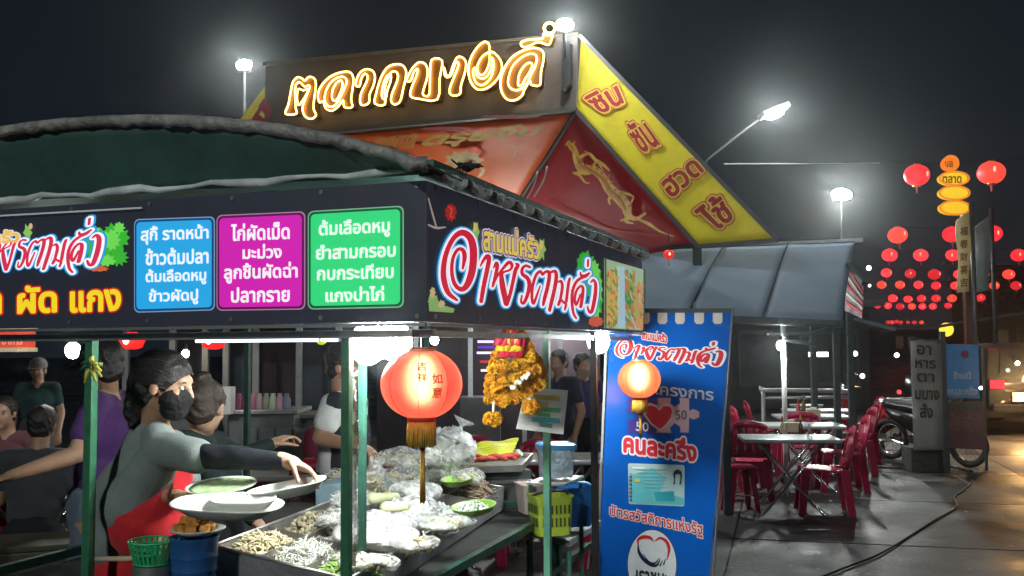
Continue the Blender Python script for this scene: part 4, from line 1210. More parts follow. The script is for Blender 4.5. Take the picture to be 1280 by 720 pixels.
# hair and mask
B = Body(); B.ball(hc + u * .032 - f * .022, (.086, .116, .094), 20, 14, rot=A)
B.ball(hc - u * .022 - f * .058, (.075, .062, .080), 16, 12, rot=A)
B.cap(hc - f * .105 + u * .0, hc - f * .105 - u * .13, .048, .036, 12)
B.cap(hc - f * .10 - u * .10, hc - f * .08 - u * .22, .036, .014, 10)
def fringe(me):
    cut(me, hc + f * .066 + u * .030, (-f * .80 + u * .60))
B.merge('hair', M_hair, cook, .006, 3, .002, 40, post=fringe)
rnd = random.Random(31)
hs = MB(); co_ = hc + u * .032 - f * .022
for k in range(230):
    ph = R(rnd.uniform(-118, 118)); t0 = R(48 + 14 * abs(math.sin(ph)) + rnd.uniform(0, 10)); bulge = rnd.uniform(1.0, 1.03)
    P = []
    for i in range(9):
        th_ = t0 + (R(168) - t0) * i / 8
        P.append(co_ + f * .117 * bulge * math.cos(th_) + (u * .095 * math.cos(ph) + s * .087 * math.sin(ph)) * math.sin(th_) * bulge + noise.noise_vector(V((k, i * .4, 0))) * .002)
    hs.tube(P, [.0012, .0017, .0018, .0018, .0018, .0018, .0018, .0016, .001], 4)
tag(hs.build('hair_strands', M_hair, cook, smooth=True), kind='stuff')
for k in range(0):
    a = -1.25 + 2.5 * k / 25
    p0 = hc + u * .105 - f * .02 + s * .05 * math.sin(a); p1 = hc + f * (.038 + .03 * math.cos(a)) + u * .075 + s * .068 * math.sin(a); p2 = hc + f * (-.03 + .03 * math.cos(a)) + u * .0 + s * .088 * math.copysign(1, math.sin(a) or 1)
    MB().tube(smoothline([p0 + u * .012, p1 + u * .008, p2 + f * .01], 4), [.004, .005, .005, .005, .005, .004, .004, .003, .002], 5).build('hair_strand', M_hair, cook, smooth=True)
B = Body(); B.ball(hc - u * .045 + f * .045, (.068, .066, .062), 20, 14, rot=A); B.ball(hc - u * .075 + f * .05, (.055, .055, .050), 16, 12, rot=A); B.ball(hc - u * .03 + f * .088, (.03, .03, .03), 12, 8, rot=A)
def maskcut(me):
    cut(me, hc + f * .012, f * .9 - u * .25); cut(me, hc - u * .008, -u + f * .25)
B.merge('face_mask', cloth('black_mask', (.012, .012, .014), .7), cook, .005, 3, .0016, 60, post=maskcut)
for sg in (-1, 1):
    MB().tube([hc + s * sg * .066 - u * .03 + f * .03, hc + s * sg * .077 - u * .006 + f * .005, hc + s * sg * .083 + u * .012 - f * .012], .0016, 5).build('mask_loop', cloth('black_loop', (.01, .01, .01)), cook, smooth=True)
B = Body(); B.cap(hip + V((0, 0, -.02)), hip + V((0, 0, -.05)), .165, .16, 16)
leg(B, hip + V((.02, .09, -.06)), kL, aL, (.098, .075, .058)); leg(B, hip + V((.02, -.09, -.06)), kR, aR, (.098, .075, .058))
B.merge('trousers', cloth('dark_trousers', (.03, .03, .035)), cook, .012, 4, .004, 9)
shoes((aL, aR), (V((1, -.1, 0)).normalized(), V((1, -.1, 0)).normalized()), cook, cloth('dark_shoe', (.02, .02, .02)))

# ------------------------------------------------ generic figure
def figure(label, J, face, shirt, trous, skin=None, hair=None, sleeve=.55, vox=.009, k=1.0, up=(0, 0, 1), bun=0, long_=0, cap_=None, grp=None, apron=None, facebits=False, curl=.5, palms=None):
    skin = skin or M_skin2; hair = hair or M_hair
    t = thing('person', label, 'person', V((J['hip'].x, J['hip'].y, 0)), group=grp)
    B = Body()
    f, u, s, A = head(B, J['head'], face, up, J['neck'])
    for sd in 'LR':
        arm(B, J['s' + sd], J['e' + sd], J['w' + sd])
        d = (J['w' + sd] - J['e' + sd]).normalized()
        hand(B, J['w' + sd], d, (palms or (0, 0, -1)), curl, 1 if sd == 'R' else -1, 1.0)
        leg(B, J['hip'] + (J['k' + sd] - J['hip']).normalized() * .05 + (J['s' + sd] - (J['sL'] + J['sR']) / 2) * .5, J['k' + sd], J['a' + sd])
    torso(B, J['hip'], J['chest'], J['neck'], J['sL'], J['sR'], .95 * k)
    B.merge('body', skin, t, vox, 2)
    B = Body(); torso(B, J['hip'], J['chest'], J['neck'] - (J['neck'] - J['chest']).normalized() * .03, J['sL'], J['sR'], 1.05 * k)
    for sd in 'LR':
        a, b, c = J['s' + sd], J['e' + sd], J['w' + sd]
        if sleeve <= 1: B.cap(a, a.lerp(b, sleeve), .062, .060, 14)
        else: arm(B, a, b, b.lerp(c, .94), (.058, .050, .036))
    B.merge('shirt', shirt, t, .011, 4, .005, 7)
    B = Body(); B.cap(J['hip'] + V((0, 0, .02)), J['hip'] - V((0, 0, .04)), .155, .15, 16)
    for sd in 'LR':
        leg(B, J['hip'] + (J['s' + sd] - (J['sL'] + J['sR']) / 2) * .5, J['k' + sd], J['a' + sd] + V((0, 0, .03)), (.10, .078, .058))
    B.merge('trousers', trous, t, .013, 3, .004, 9)
    B = Body(); B.ball(J['head'] + u * .032 - f * .020, (.085, .112, .092), 18, 12, rot=A)
    B.ball(J['head'] - u * .02 - f * .05, (.074, .060, .070), 16, 12, rot=A)
    if bun: B.ball(J['head'] + u * .10 - f * .075, (.046, .046, .042), 14, 10)
    if long_: B.cap(J['head'] - f * .07, J['head'] - f * .085 - u * .26, .07, .05, 12)
    B.merge('hair', hair, t, .007, 2, .0035, 38, post=lambda me: cut(me, J['head'] + f * .05 + u * .03, (-f * .92 + u * .42)))
    if cap_:
        B = Body(); B.ball(J['head'] + u * .05 - f * .015, (.092, .106, .088), 20, 14, rot=A)
        B.merge('cap', cap_, t, .007, 2, post=lambda me: cut(me, J['head'] + u * .03, u))
        MB().lathe([(.0, 0), (.085, 0), (.085, .006), (0, .006)], J['head'] + u * .032 + f * .10, 20, rot=A).build('cap_peak', cap_, t, smooth='angle')
    if apron:
        B = Body(); torso(B, J['hip'], J['chest'], J['neck'] - (J['neck'] - J['chest']).normalized() * .09, J['sL'], J['sR'], 1.10 * k)
        B.cap(J['hip'], J['hip'] - V((0, 0, .25)), .17, .18, 16)
        fw = V((face[0], face[1], 0)).normalized()
        B.merge('apron', apron, t, .011, 4, .005, 8, post=lambda me: cut(me, J['chest'] + fw * .01, fw))
    if facebits: face_bits(J['head'], f, u, s, A, t)
    tv = V((face[0], face[1], 0)).normalized()
    shoes((J['aL'], J['aR']), (tv, tv), t, M_shoe)
    return t
M_shoe = cloth('dark_shoes', (.02, .02, .022))
def stand(x, y, face, h=1.62, **kw):
    """joints of a standing figure at ground point x, y facing the direction face, scaled to height h"""
    q = h / 1.70; f = V((face[0], face[1], 0)).normalized(); l = V((-f.y, f.x, 0)); o = V((x, y, 0))
    J = dict(hip=o + V((0, 0, .92 * q)), chest=o + V((0, 0, 1.22 * q)), neck=o + V((0, 0, 1.44 * q)), head=o + f * .02 + V((0, 0, 1.575 * q)),
             sL=o + l * .175 * q + V((0, 0, 1.37 * q)), sR=o - l * .175 * q + V((0, 0, 1.37 * q)),
             eL=o + l * .23 + V((0, 0, 1.09 * q)) - f * .02, eR=o - l * .23 + V((0, 0, 1.09 * q)) - f * .02,
             wL=o + l * .22 + f * .08 + V((0, 0, .86 * q)), wR=o - l * .22 + f * .08 + V((0, 0, .86 * q)),
             kL=o + l * .10 + V((0, 0, .48 * q)), kR=o - l * .10 + V((0, 0, .48 * q)), aL=o + l * .11 + V((0, 0, .09)), aR=o - l * .11 + V((0, 0, .09)))
    J.update(kw); return J
def sit(x, y, face, seat=.44, lean=.08, **kw):
    f = V((face[0], face[1], 0)).normalized(); l = V((-f.y, f.x, 0)); o = V((x, y, seat + .10))
    J = dict(hip=o, chest=o + V((0, 0, .30)) + f * lean, neck=o + V((0, 0, .51)) + f * lean * 1.6, head=o + V((0, 0, .65)) + f * (lean * 2 + .03),
             sL=o + l * .175 + V((0, 0, .45)) + f * lean * 1.4, sR=o - l * .175 + V((0, 0, .45)) + f * lean * 1.4,
             eL=o + l * .22 + V((0, 0, .20)) + f * .12, eR=o - l * .22 + V((0, 0, .20)) + f * .12,
             wL=o + l * .12 + V((0, 0, .24)) + f * .36, wR=o - l * .12 + V((0, 0, .24)) + f * .36,
             kL=o + l * .12 + f * .42, kR=o - l * .12 + f * .42, aL=V((x, y, .09)) + l * .12 + f * .40, aR=V((x, y, .09)) - l * .12 + f * .40)
    J.update(kw); return J
# man in purple behind the front post, arm stretched to the left
g = at_y(128, 600, 4.6)
figure('man in purple T-shirt and dark cap behind the front left green post', stand(g.x, 4.6, (-.75, .5), 1.72,
       head=at_y(126, 458, 4.55), neck=at_y(132, 486, 4.6), sL=at_y(118, 506, 4.45), sR=at_y(148, 504, 4.78), eL=at_y(96, 568, 4.38), wL=at_y(22, 592, 4.25), chest=at_y(134, 540, 4.6)),
       (-.8, .45, -.25), cloth('purple_tshirt', (.065, .022, .115)), cloth('faded_jeans', (.10, .13, .17)), M_skin2, cap_=cloth('black_cap', (.012, .012, .014)), vox=.007)
# woman with the hair bun, seen from behind
g = at_y(262, 600, 4.45)
figure('woman in dark green shirt with hair in a bun behind the cook', stand(g.x, 4.45, (.75, -.3), 1.55,
       head=at_y(257, 509, 4.34), neck=at_y(247, 540, 4.44), sL=at_y(268, 556, 4.6), sR=at_y(228, 556, 4.25), chest=at_y(262, 600, 4.45),
       eR=at_y(280, 610, 4.3), wR=at_y(318, 650, 4.3), eL=at_y(300, 575, 4.65), wL=at_y(338, 556, 4.75)),
       (.12, .98, -.30), cloth('dark_green_shirt', (.018, .030, .032)), cloth('dark_skirt', (.02, .02, .025)), M_skin, M_hairb, sleeve=1.5, bun=1, vox=.007)
# man in white
g = at_y(428, 600, 5.3)
figure('man in white T-shirt and dark apron behind the middle posts', stand(g.x, 5.3, (.85, -.3), 1.68,
       eR=at_y(400, 548, 5.1), wR=at_y(440, 556, 5.0), sR=at_y(415, 506, 5.15), sL=at_y(445, 504, 5.45)),
       (.9, -.25, -.2), cloth('white_tshirt', (.62, .62, .62)), cloth('black_trousers', (.02, .02, .02)), M_skin2, apron=cloth('dark_apron', (.02, .02, .03)), vox=.008)
# ================================================================ lanterns
def shade_mat(name, col, em, through=0.3):
    m = bpy.data.materials.new(name); m.use_nodes = True
    n = m.node_tree; b = n.nodes['Principled BSDF']
    b.inputs['Base Color'].default_value = (*col, 1); b.inputs['Roughness'].default_value = .45
    b.inputs['Emission Color'].default_value = (*col, 1); b.inputs['Emission Strength'].default_value = em
    t = n.nodes.new('ShaderNodeTexCoord'); wv = n.nodes.new('ShaderNodeTexWave'); wv.bands_direction = 'Z'
    wv.inputs['Scale'].default_value = 30; wv.inputs['Distortion'].default_value = .6
    n.links.new(t.outputs['Object'], wv.inputs[0]); bp = n.nodes.new('ShaderNodeBump'); bp.inputs['Strength'].default_value = .25; bp.inputs['Distance'].default_value = .004
    n.links.new(wv.outputs['Fac'], bp.inputs['Height']); n.links.new(bp.outputs[0], b.inputs['Normal'])
    tl = n.nodes.new('ShaderNodeBsdfTranslucent'); tl.inputs[0].default_value = (*[min(1, c * 1.6 + .02) for c in col], 1)
    rf = n.nodes.new('ShaderNodeBsdfRefraction'); rf.inputs['IOR'].default_value = 1.28; rf.inputs['Roughness'].default_value = .9
    rf.inputs[0].default_value = (1.0, .34, .20, 1)
    m1 = n.nodes.new('ShaderNodeMixShader'); m2 = n.nodes.new('ShaderNodeMixShader')
    m1.inputs[0].default_value = .5; m2.inputs[0].default_value = through
    n.links.new(b.outputs[0], m1.inputs[1]); n.links.new(tl.outputs[0], m1.inputs[2])
    n.links.new(m1.outputs[0], m2.inputs[1]); n.links.new(rf.outputs[0], m2.inputs[2])
    n.links.new(m2.outputs[0], n.nodes['Material Output'].inputs[0])
    return m
M_lred = shade_mat('red_silk_shade', (.82, .030, .030), .60, .26)
M_lred2 = shade_mat('orange_silk_shade', (.85, .13, .05), .7, .45)
M_gold = mat('gold_fringe', (.62, .36, .04), .5, var=.25, scale=60)
M_goldm = mat('gold_band', (.55, .30, .05), .35, metal=.4)
M_redband = mat('red_band', (.42, .012, .02), .45)
def big_lantern(label, c, r, ry, chars, tail, seed, m):
    t = thing('lantern', label, 'lantern', c)
    N = 64; prof = []
    for i in range(25):
        a = math.pi * (.10 + .80 * i / 24)
        prof.append((math.sin(a), -math.cos(a)))
    mb = MB(); rings = []
    for (pr, pz) in prof:
        ring = []
        for k in range(N):
            th = 2 * math.pi * k / N
            rib = 1 - .028 * (1 - abs(math.sin(th * 4))) ** 6
            ring.append(c + V((r * pr * rib * math.cos(th), r * pr * rib * math.sin(th), ry * pz)))
        rings.append(ring + [ring[0]])
    mb.sheet(rings).build('shade', m, t, smooth=True)
    for k in range(8):
        th = math.pi * k / 4
        MB().tube([c + V((r * p[0] * .982 * math.cos(th), r * p[0] * .982 * math.sin(th), ry * p[1])) for p in prof], r * .008, 5).build('rib_wire', M_redband, t, smooth=True)
    rt, zt_ = r * prof[-1][0], ry * prof[-1][1]
    for sg, nm in ((1, 'top_collar'), (-1, 'bottom_collar')):
        MB().lathe([(rt * 1.12, -.008), (rt * 1.15, 0), (rt * 1.12, .012 * r / .13), (rt * .95, .014 * r / .13), (rt * .95, -.008)], c + V((0, 0, sg * zt_ - .004)), 32).build(nm, M_redband, t, smooth='angle')
        MB().lathe([(rt * 1.155, .002), (rt * 1.165, .005), (rt * 1.155, .008)], c + V((0, 0, sg * zt_ - .004)), 32).build('gold_line', M_goldm, t)
    fr = MB(); rnd = random.Random(seed)
    for k in range(84):
        th = 2 * math.pi * k / 84; q = c + V((rt * 1.05 * math.cos(th), rt * 1.05 * math.sin(th), -zt_ - .008))
        e = q + V((rnd.uniform(-.004, .004), rnd.uniform(-.004, .004), -r * .60 + rnd.uniform(-.006, .006)))
        fr.tube([q, q.lerp(e, .5) + V((rnd.uniform(-.002, .002), rnd.uniform(-.002, .002), 0)), e], r * .022, 4)
    tag(fr.build('fringe', M_gold, t, smooth=True), kind='stuff')
    MB().tube([c + V((0, 0, -zt_)), c + V((.003, 0, -zt_ - r * .75))], .0018, 5).build('tassel_cord', M_goldm, t)
    z0 = -zt_ - r * .75
    MB().ball(c + V((.003, 0, z0)), r * .07, 10, 8).build('bead', M_redband, t, smooth=True)
    tl = MB()
    for k in range(22):
        a = 2.4 * k; rr_ = r * .045 * math.sqrt(k / 22)
        tl.tube([c + V((.003 + rr_ * math.cos(a), rr_ * math.sin(a), z0 - .004)), c + V((.003 + rr_ * 1.5 * math.cos(a), rr_ * 1.5 * math.sin(a), z0 - tail + .004 * math.sin(k)))], r * .011, 4)
    tag(tl.build('tassel', M_gold, t, smooth=True), kind='stuff')
    MB().tube([c + V((0, 0, ry)), c + V((0, 0, ry * .55))], .006, 6).build('bulb_holder', M_wire, t)
    MB().ball(c + V((0, 0, ry * .12)), (.036 * r / .13, .036 * r / .13, .066 * r / .13), 14, 10).build('bulb', glow('lantern_bulb', (1, .84, .60), 30), t, smooth=True)
    return t
def wrap_text(t, c, r, ry, txt, ang0, w_, z0, z1, m):
    lp = glyphs(txt, off=.02)
    x0, y0, x1, y1 = bbox(lp)
    def f3(x, y):
        u_ = (x - x0) / (x1 - x0) - .5; v_ = (y - y0) / (y1 - y0)
        z = z0 + (z1 - z0) * v_; rr_ = r * math.sqrt(max(0, 1 - (z / ry) ** 2)) + .0025
        th = ang0 + u_ * w_ / max(rr_, .01)
        return c + V((rr_ * math.cos(th), rr_ * math.sin(th), z))
    flat('printed_character', lp, f3, m, t)
M_char = mat('brown_gold_print', (.22, .05, .01), .5)
cL = at_y(527, 480, 3.22); rL, ryL = .131, .113
L1 = big_lantern('large red lantern with Chinese characters hanging in front of the food trays', cL, rL, ryL, '', .17, 1, M_lred)
wrap_text(L1, cL, rL, ryL, '吉', R(-90 + 6), .030, .045, .072, M_char); wrap_text(L1, cL, rL, ryL, '祥', R(-90 + 6), .030, .012, .039, M_char)
wrap_text(L1, cL, rL, ryL, '如', R(-90 + 27), .034, .004, .036, M_char); wrap_text(L1, cL, rL, ryL, '意', R(-90 + 27), .034, -.040, -.006, M_char)
MB().tube([cL + V((0, 0, ryL)), V((cL.x, cL.y, ZB - .03))], .0025, 5).build('hanging_cord', M_wire, L1)
cL2 = at_y(799, 474, 5.55)
L2 = big_lantern('smaller orange red lantern hanging in front of the blue banner', cL2, .118, .107, '', .13, 2, M_lred2)
MB().tube([cL2 + V((0, 0, .1)), V((cL2.x - .06, cL2.y + .1, ZB + .02))], .0025, 5).build('hanging_cord', M_wire, L2)
# ================================================================ lamps under the stall roof
def bulb_lamp(label, c, r, s, top, col=(.93, 1, .96), cat='lamp', sh=1.15):
    t = thing('hanging_bulb', label, cat, c)
    MB().ball(c, (r, r, r * sh), 18, 12).build('bulb', glow('bulb_light', col, s), t, smooth=True)
    MB().lathe([(r * .45, 0), (r * .55, .01), (r * .5, .045), (r * .3, .055), (0, .056)], c + V((0, 0, r * sh * .9)), 16).build('socket', M_wire, t, smooth=True)
    MB().tube([c + V((0, 0, r * sh + .05)), V((c.x, c.y, top))], .003, 5).build('cord', M_wire, t)
    return t
b1 = at_y(460, 430, 3.42); b2 = at_y(494, 427, 3.50)
bulb_lamp('leftmost of three white bulbs crowded at the near corner posts', b1, .062, 250, ZB - .02)
bulb_lamp('rightmost of three white bulbs crowded above the red lantern', b2, .060, 255, ZB - .02)
bulb_lamp('middle one of three white bulbs crowded at the near corner posts', at_y(478, 424, 3.46), .058, 200, ZB - .02)
bulb_lamp('white bulb at the far right end of the stall under the food photo', at_y(748, 426, 5.25), .058, 330, ZB - .02)
bulb_lamp('small distant white bulb showing above the large red lantern', at_y(543, 425, 7.2), .03, 200, 2.3)
# thin fluorescent tubes on the front rail
for k, (x0, x1) in enumerate(((222, 377), (382, 402), (408, 421))):
    p, q = onfront(x0, 409 + (x0 - 222) * .008, -.10), onfront(x1, 409 + (x1 - 222) * .008, -.10)
    p.z = q.z = ZB - .052
    tag(MB().tube([p, q], .006, 8).build('light_strip', glow('strip_light', (.85, .95, 1), 3.0), None, smooth=True), ('long', 'short', 'shortest')[k] + ' thin light strip under the front fascia left of the corner post', 'light strip')
# ================================================================ marigold garlands
gc = at_y(642, 452, 4.15)
gar = thing('marigold_garland', 'thick hanging bundle of orange marigold garlands with red and yellow tails at the top', 'garland', gc)
M_mari = [mat('marigold_orange', (.90, .38, .014), .7, var=.12, scale=30, bump=.6, bscale=110), mat('marigold_yellow', (.92, .48, .02), .7, var=.12, scale=30, bump=.6, bscale=110)]
def flower_mesh(m, seed):
    mb = MB(); rnd = random.Random(seed)
    for ly in range(5):
        n_ = (14, 14, 12, 9, 6)[ly]; el = (-.5, -.05, .35, .75, 1.15)[ly]
        for k in range(n_):
            a = 2 * math.pi * (k + .5 * (ly % 2)) / n_ + rnd.uniform(-.1, .1)
            d = V((math.cos(a) * math.cos(el), math.sin(a) * math.cos(el), math.sin(el)))
            s_ = V((-math.sin(a), math.cos(a), 0)) * .0062
            e = d * (.0185 + rnd.uniform(-.0015, .002)); up_ = V((0, 0, .003))
            mb.add([d * .006 - s_ * .5, d * .006 + s_ * .5, e + s_ - up_, e + up_, e - s_ - up_], [(0, 1, 2, 3), (0, 3, 4)])
    mb.ball((0, 0, 0), .0105, 8, 6)
    me = mb.mesh('marigold_flower'); me.materials.append(m)
    return me
FM = [flower_mesh(M_mari[k % 2], k) for k in range(4)]
def flower(p, par, sc_, rnd, pick=None):
    o = bpy.data.objects.new('marigold_flower', FM[pick if pick is not None else rnd.randrange(4)]); SC.collection.objects.link(o)
    o.parent = par; o.matrix_parent_inverse = par.matrix_basis.inverted()
    o.location = p; o.scale = (sc_,) * 3
    o.rotation_euler = (rnd.uniform(-.9, .9), rnd.uniform(-.9, .9), rnd.uniform(0, 6))
rnd = random.Random(12)
strands = [  # pixel paths
    ([(634, 420), (622, 440), (613, 470), (612, 500)], 0, 11), ([(640, 418), (632, 440), (628, 470), (626, 502)], .02, 11),
    ([(646, 420), (650, 440), (642, 470), (640, 498)], .01, 10), ([(652, 420), (664, 440), (670, 462), (668, 482)], 0, 9),
    ([(650, 418), (660, 436), (674, 455), (676, 478)], .04, 9), ([(646, 424), (655, 448), (656, 470), (654, 492)], -.01, 9),
    ([(612, 500), (632, 502), (655, 494), (674, 482)], -.01, 9), ([(615, 482), (635, 480), (655, 470), (672, 462)], -.03, 8), ([(618, 462), (634, 460), (650, 455), (664, 446)], -.03, 7),
    ([(614, 492), (634, 492), (655, 484), (675, 472)], .05, 9)]
for path, dy, n_ in strands:
    P = smoothline(path, 12)
    for i in range(n_):
        x, y = P[int(i * (len(P) - 1) / (n_ - 1))]
        flower(at_y(x + rnd.uniform(-1.5, 1.5), y + rnd.uniform(-1.5, 1.5), 4.15 + dy + rnd.uniform(-.015, .015)), gar, rnd.uniform(1.05, 1.3), rnd)
for (x, y, x2, y2) in ((616, 524, 617, 503), (664, 509, 662, 494)):
    c = at_y(x, y, 4.13)
    for k in range(14):
        a = k * 2.4; z = -1 + 2 * (k + .5) / 14; q = math.sqrt(1 - z * z)
        flower(c + V((math.cos(a) * q * .026, math.sin(a) * q * .026, z * .017)), gar, .95, rnd)
    MB().ball(c, (.028, .028, .019), 12, 8).build('pendant_core', M_mari[1], gar, smooth=True)
    p = at_y(x2, y2, 4.13)
    for k in range(4):
        MB().ball(c.lerp(p, .45 + .16 * k), (.006, .006, .009), 8, 6).build('white_bud', mat('jasmine_white', (.72, .70, .60), .6), gar, smooth=True)
for k in range(9):
    MB().ball(at_y(640 + k * 2.6, 484 - k * 2.0 + 2 * math.sin(k * 2), 4.08), (.009, .008, .010), 8, 6).jit(.003, 60).build('white_bud', mat('jasmine_bud', (.74, .72, .62), .6, var=.2), gar, smooth=True)
for k in range(12):
    x0 = 622 + k * 2.6
    p = [at_y(640 + (k - 6) * .8, 410, 4.15), at_y(x0 + 4, 420 + 2 * (k % 3), 4.12), at_y(x0 + 1.5 * math.sin(k), 432 + 7 * (k % 3), 4.11)]
    sheetp = [[q - V((.008 + .006 * j, 0, 0)), q + V((0, -.006, 0)), q + V((.008 + .006 * j, 0, 0))] for j, q in enumerate(p)]
    MB().sheet(sheetp, .002).jit(.010, 30, k).build('ribbon_tail', mat('crimson_ribbon', (.45, .015, .04), .5) if k % 3 != 1 else mat('yellow_ribbon', (.75, .48, .03), .5), gar, smooth=True)
MB().tube([at_y(641, 412, 4.15), V((gc.x, 4.15, ZB))], .003, 5).build('hanging_cord', M_wire, gar)
# ================================================================ small paper sign on the stall
ps = thing('paper_sign', 'tilted white paper sheet printed with yellow, green and blue bars', 'sign', at_y(676, 514, 4.5))
pn_ = V((0.15, -1, .1)).normalized(); pp = at_y(676, 514, 4.5)
def onp(k): return lambda x, y: on_plane(x, y, pp + pn_ * (.0012 * k), pn_)
q_ = [(657, 484), (710, 488), (704, 543), (645, 536)]
mb = MB(); cr_ = [on_plane(x, y, pp, pn_) for x, y in q_]; mb.sheet([[cr_[3], cr_[2]], [cr_[0], cr_[1]]], .002); mb.build('paper', mat('white_paper', (.86, .86, .84), .7, var=.04), ps)
for x0, y0, x1, y1, c in ((667, 493, 700, 499, (.65, .55, .12)), (668, 501, 686, 507, (.70, .60, .25)), (662, 508, 701, 514, (.10, .45, .22)), (672, 515, 688, 520, (.15, .55, .30)), (665, 521, 700, 527, (.08, .50, .58)), (674, 528, 690, 533, (.15, .50, .45))):
    flat('printed_bar', [[(x0, y0), (x1, y0 + 2), (x1, y1 + 2), (x0, y1)]], onp(4), mat('paper_ink', c, .7), ps)
# yellow price tag, string knot and clear sleeve on the near post
yt = thing('yellow_tag', 'narrow yellow printed strip hanging on the near corner post', 'sign', at_y(435, 520, 3.34))
mb = MB(); g_ = [[at_y(x, y, 3.33 + .004 * math.sin(y * .1)) for x in (431, 435, 439)] for y in range(478, 561, 8)]
mb.sheet(g_, .002).build('tag_sheet', mat('yellow_card', (.62, .48, .04), .5), yt)
mb = MB(); g_ = [[at_y(x, y, 3.322) for x in (433, 437)] for y in range(490, 545, 6)]
mb.sheet(g_, .001).build('printed_band', mat('brown_print', (.25, .12, .03), .6, var=.8, scale=90, dirt=(.7, .6, .15)), yt)
kn = MB(); rnd = random.Random(4); c = at_y(437, 472, 3.33)
for k in range(9):
    d = V((rnd.uniform(-1, 1), rnd.uniform(-.6, .2), rnd.uniform(-1, 1))).normalized() * .035
    kn.tube([c - d * .2, c + d * .4 + V((0, -.01, 0)), c + d], [.006, .005, .002], 6)
tag(kn.build('string_knot', mat('white_string', (.7, .72, .7), .6), None, smooth=True), 'white string knot tied round the near corner post', 'knot')
mb = MB(); g_ = [[at_y(x + 2 * math.sin(y * .06), y, 3.35 + .01 * math.sin(y * .09 + x)) for x in (436, 440, 444, 447)] for y in range(478, 716, 10)]
tag(mb.sheet(g_, .0015).build('plastic_sleeve', plastic('sleeve_plastic', (.80, .70, .66), .45), None, smooth=True), 'long strip of clear plastic hanging beside the near post', 'plastic strip')
c = at_y(116, 459, 3.50)
for k, (col, nm) in enumerate((((.02, .10, .04), 'dark green'), ((.55, .50, .08), 'yellow'))):
    kn = MB()
    for j in range(7):
        d = V((rnd.uniform(-.3, 1) if k else rnd.uniform(-1, .6), -.3, rnd.uniform(-.7, .7))).normalized() * (.055 if k else .04)
        kn.tube([c, c + d * .5 + V((0, -.012, .006)), c + d + V((0, 0, -.008))], [.009, .008, .004], 6)
    kn.tube([c + V((.022 * math.cos(a), .022 * math.sin(a) + .02, .004 + .008 * k)) for a in [i * .7 for i in range(9)]], .005, 6, closed=True)
    tag(kn.build('ribbon_knot', mat('ribbon', col, .5), None, smooth=True), nm + ' ribbon knotted round the front left green post', 'ribbon')
# ================================================================ tall blue banner
bn = thing('blue_banner', 'tall blue banner with red Thai lettering, puzzle heart and round logo', 'banner', V((at_y(820, 700, 5.8).x, 5.8, 0)))
bTL, bTR = at_y(762, 391, 5.95), at_y(914, 391, 6.05)
bBR, bBL = at_y(885, 735, 5.72), at_y(747, 735, 5.65)
bn_n = (bTR - bTL).cross(bBL - bTL).normalized()
if bn_n.y > 0: bn_n = -bn_n
def onb(k): return lambda x, y: on_plane(x, y, bTL + bn_n * (.002 + .0012 * k), bn_n)
ext = lambda a, b: b + (b - a) * .20
cTL, cTR, cBR, cBL = [on_plane(*p, bTL, bn_n) for p in ((763, 391), (914, 391), (883.5, 760), (746.5, 760))]
g_ = [[(cTL * (1 - j / 10) + cTR * (j / 10)) * (1 - i / 16) + (cBL * (1 - j / 10) + cBR * (j / 10)) * (i / 16) for j in range(11)] for i in range(17)]
M_ban = mat('blue_vinyl', (0.004, 0.10, 0.46), 0.26, var=.16, scale=2.2, bump=.25, bscale=3.5)
MB().sheet(g_, .003).build('banner_sheet', M_ban, bn, smooth=False)
MB().beam(cTL + V((-.01, .02, .012)), cTR + V((.01, .02, .012)), .02, .03).build('top_rail', mat('grey_rail', (.12, .14, .15), .4, metal=.5), bn)
MB().beam(cTR + V((.012, .02, .03)), cBR + V((.012, .02, -.1)), .014, .014).build('side_pole', M_steel, bn)
MB().beam(cTL + V((-.012, .02, .03)), cBL + V((-.012, .02, -.1)), .014, .014).build('side_pole', M_steel, bn)
for x in (806, 828, 850, 874, 897):
    flat('white_tab', [[(x - 6, 391), (x + 6, 391), (x + 6, 402), (x + 3.5, 405), (x - 3.5, 405), (x - 6, 402)]], onb(3), mat('white_tab', (.60, .56, .50), .5), bn)
B_RED, B_WHT = (.58, .02, .035), (.80, .82, .84)
def btext(txt, q, col, outline=None, off=.03, oo=.11, k=0):
    if outline:
        flat('printed_word', warp(glyphs(txt, off=oo), q, bbox(glyphs(txt, off=off))), onb(k), prnt(outline), bn)
    flat('printed_word', warp(glyphs(txt, off=off), q), onb(k + 1), prnt(col), bn)
def rel_brush(ex, q):
    pts, tris = brush(ex)
    base = [side_ab(*p) for p in brush(0)[0]]
    a0, a1 = min(p[0] for p in base), max(p[0] for p in base); z0, z1 = min(p[1] for p in base), max(p[1] for p in base)
    f = qmap(q); out = []
    for p in pts:
        a, z = side_ab(*p); out.append(f((a - a0) / (a1 - a0), (z - z0) / (z1 - z0)))
    return out, tris
bq = ((769, 420), (904, 428), (904, 462), (769, 449))
flat('printed_word', rel_brush(7.5, bq), onb(1), prnt(B_WHT), bn); flat('printed_word', rel_brush(1, bq), onb(2), prnt(B_RED), bn)
btext('สามแม่ครัว', ((802, 412), (834, 416), (834, 429), (802, 424)), B_RED, B_WHT, .05, .13, 3)
btext('ร่วมโครงการ', ((782, 472), (892, 484), (892, 501), (782, 489)), (.55, .60, .62), None, .02)
Z = lambda L: [(750 + x / 4.235, 380 + y / 4.235) for x, y in L]
flat('puzzle_piece', [Z([(145, 500), (215, 500), (215, 525), (235, 540), (250, 520), (250, 500), (310, 500), (310, 690), (250, 690), (235, 665), (210, 690), (145, 685), (145, 610), (175, 612), (190, 595), (175, 575), (145, 580)])], onb(0), prnt((.045, .03, .24)), bn)
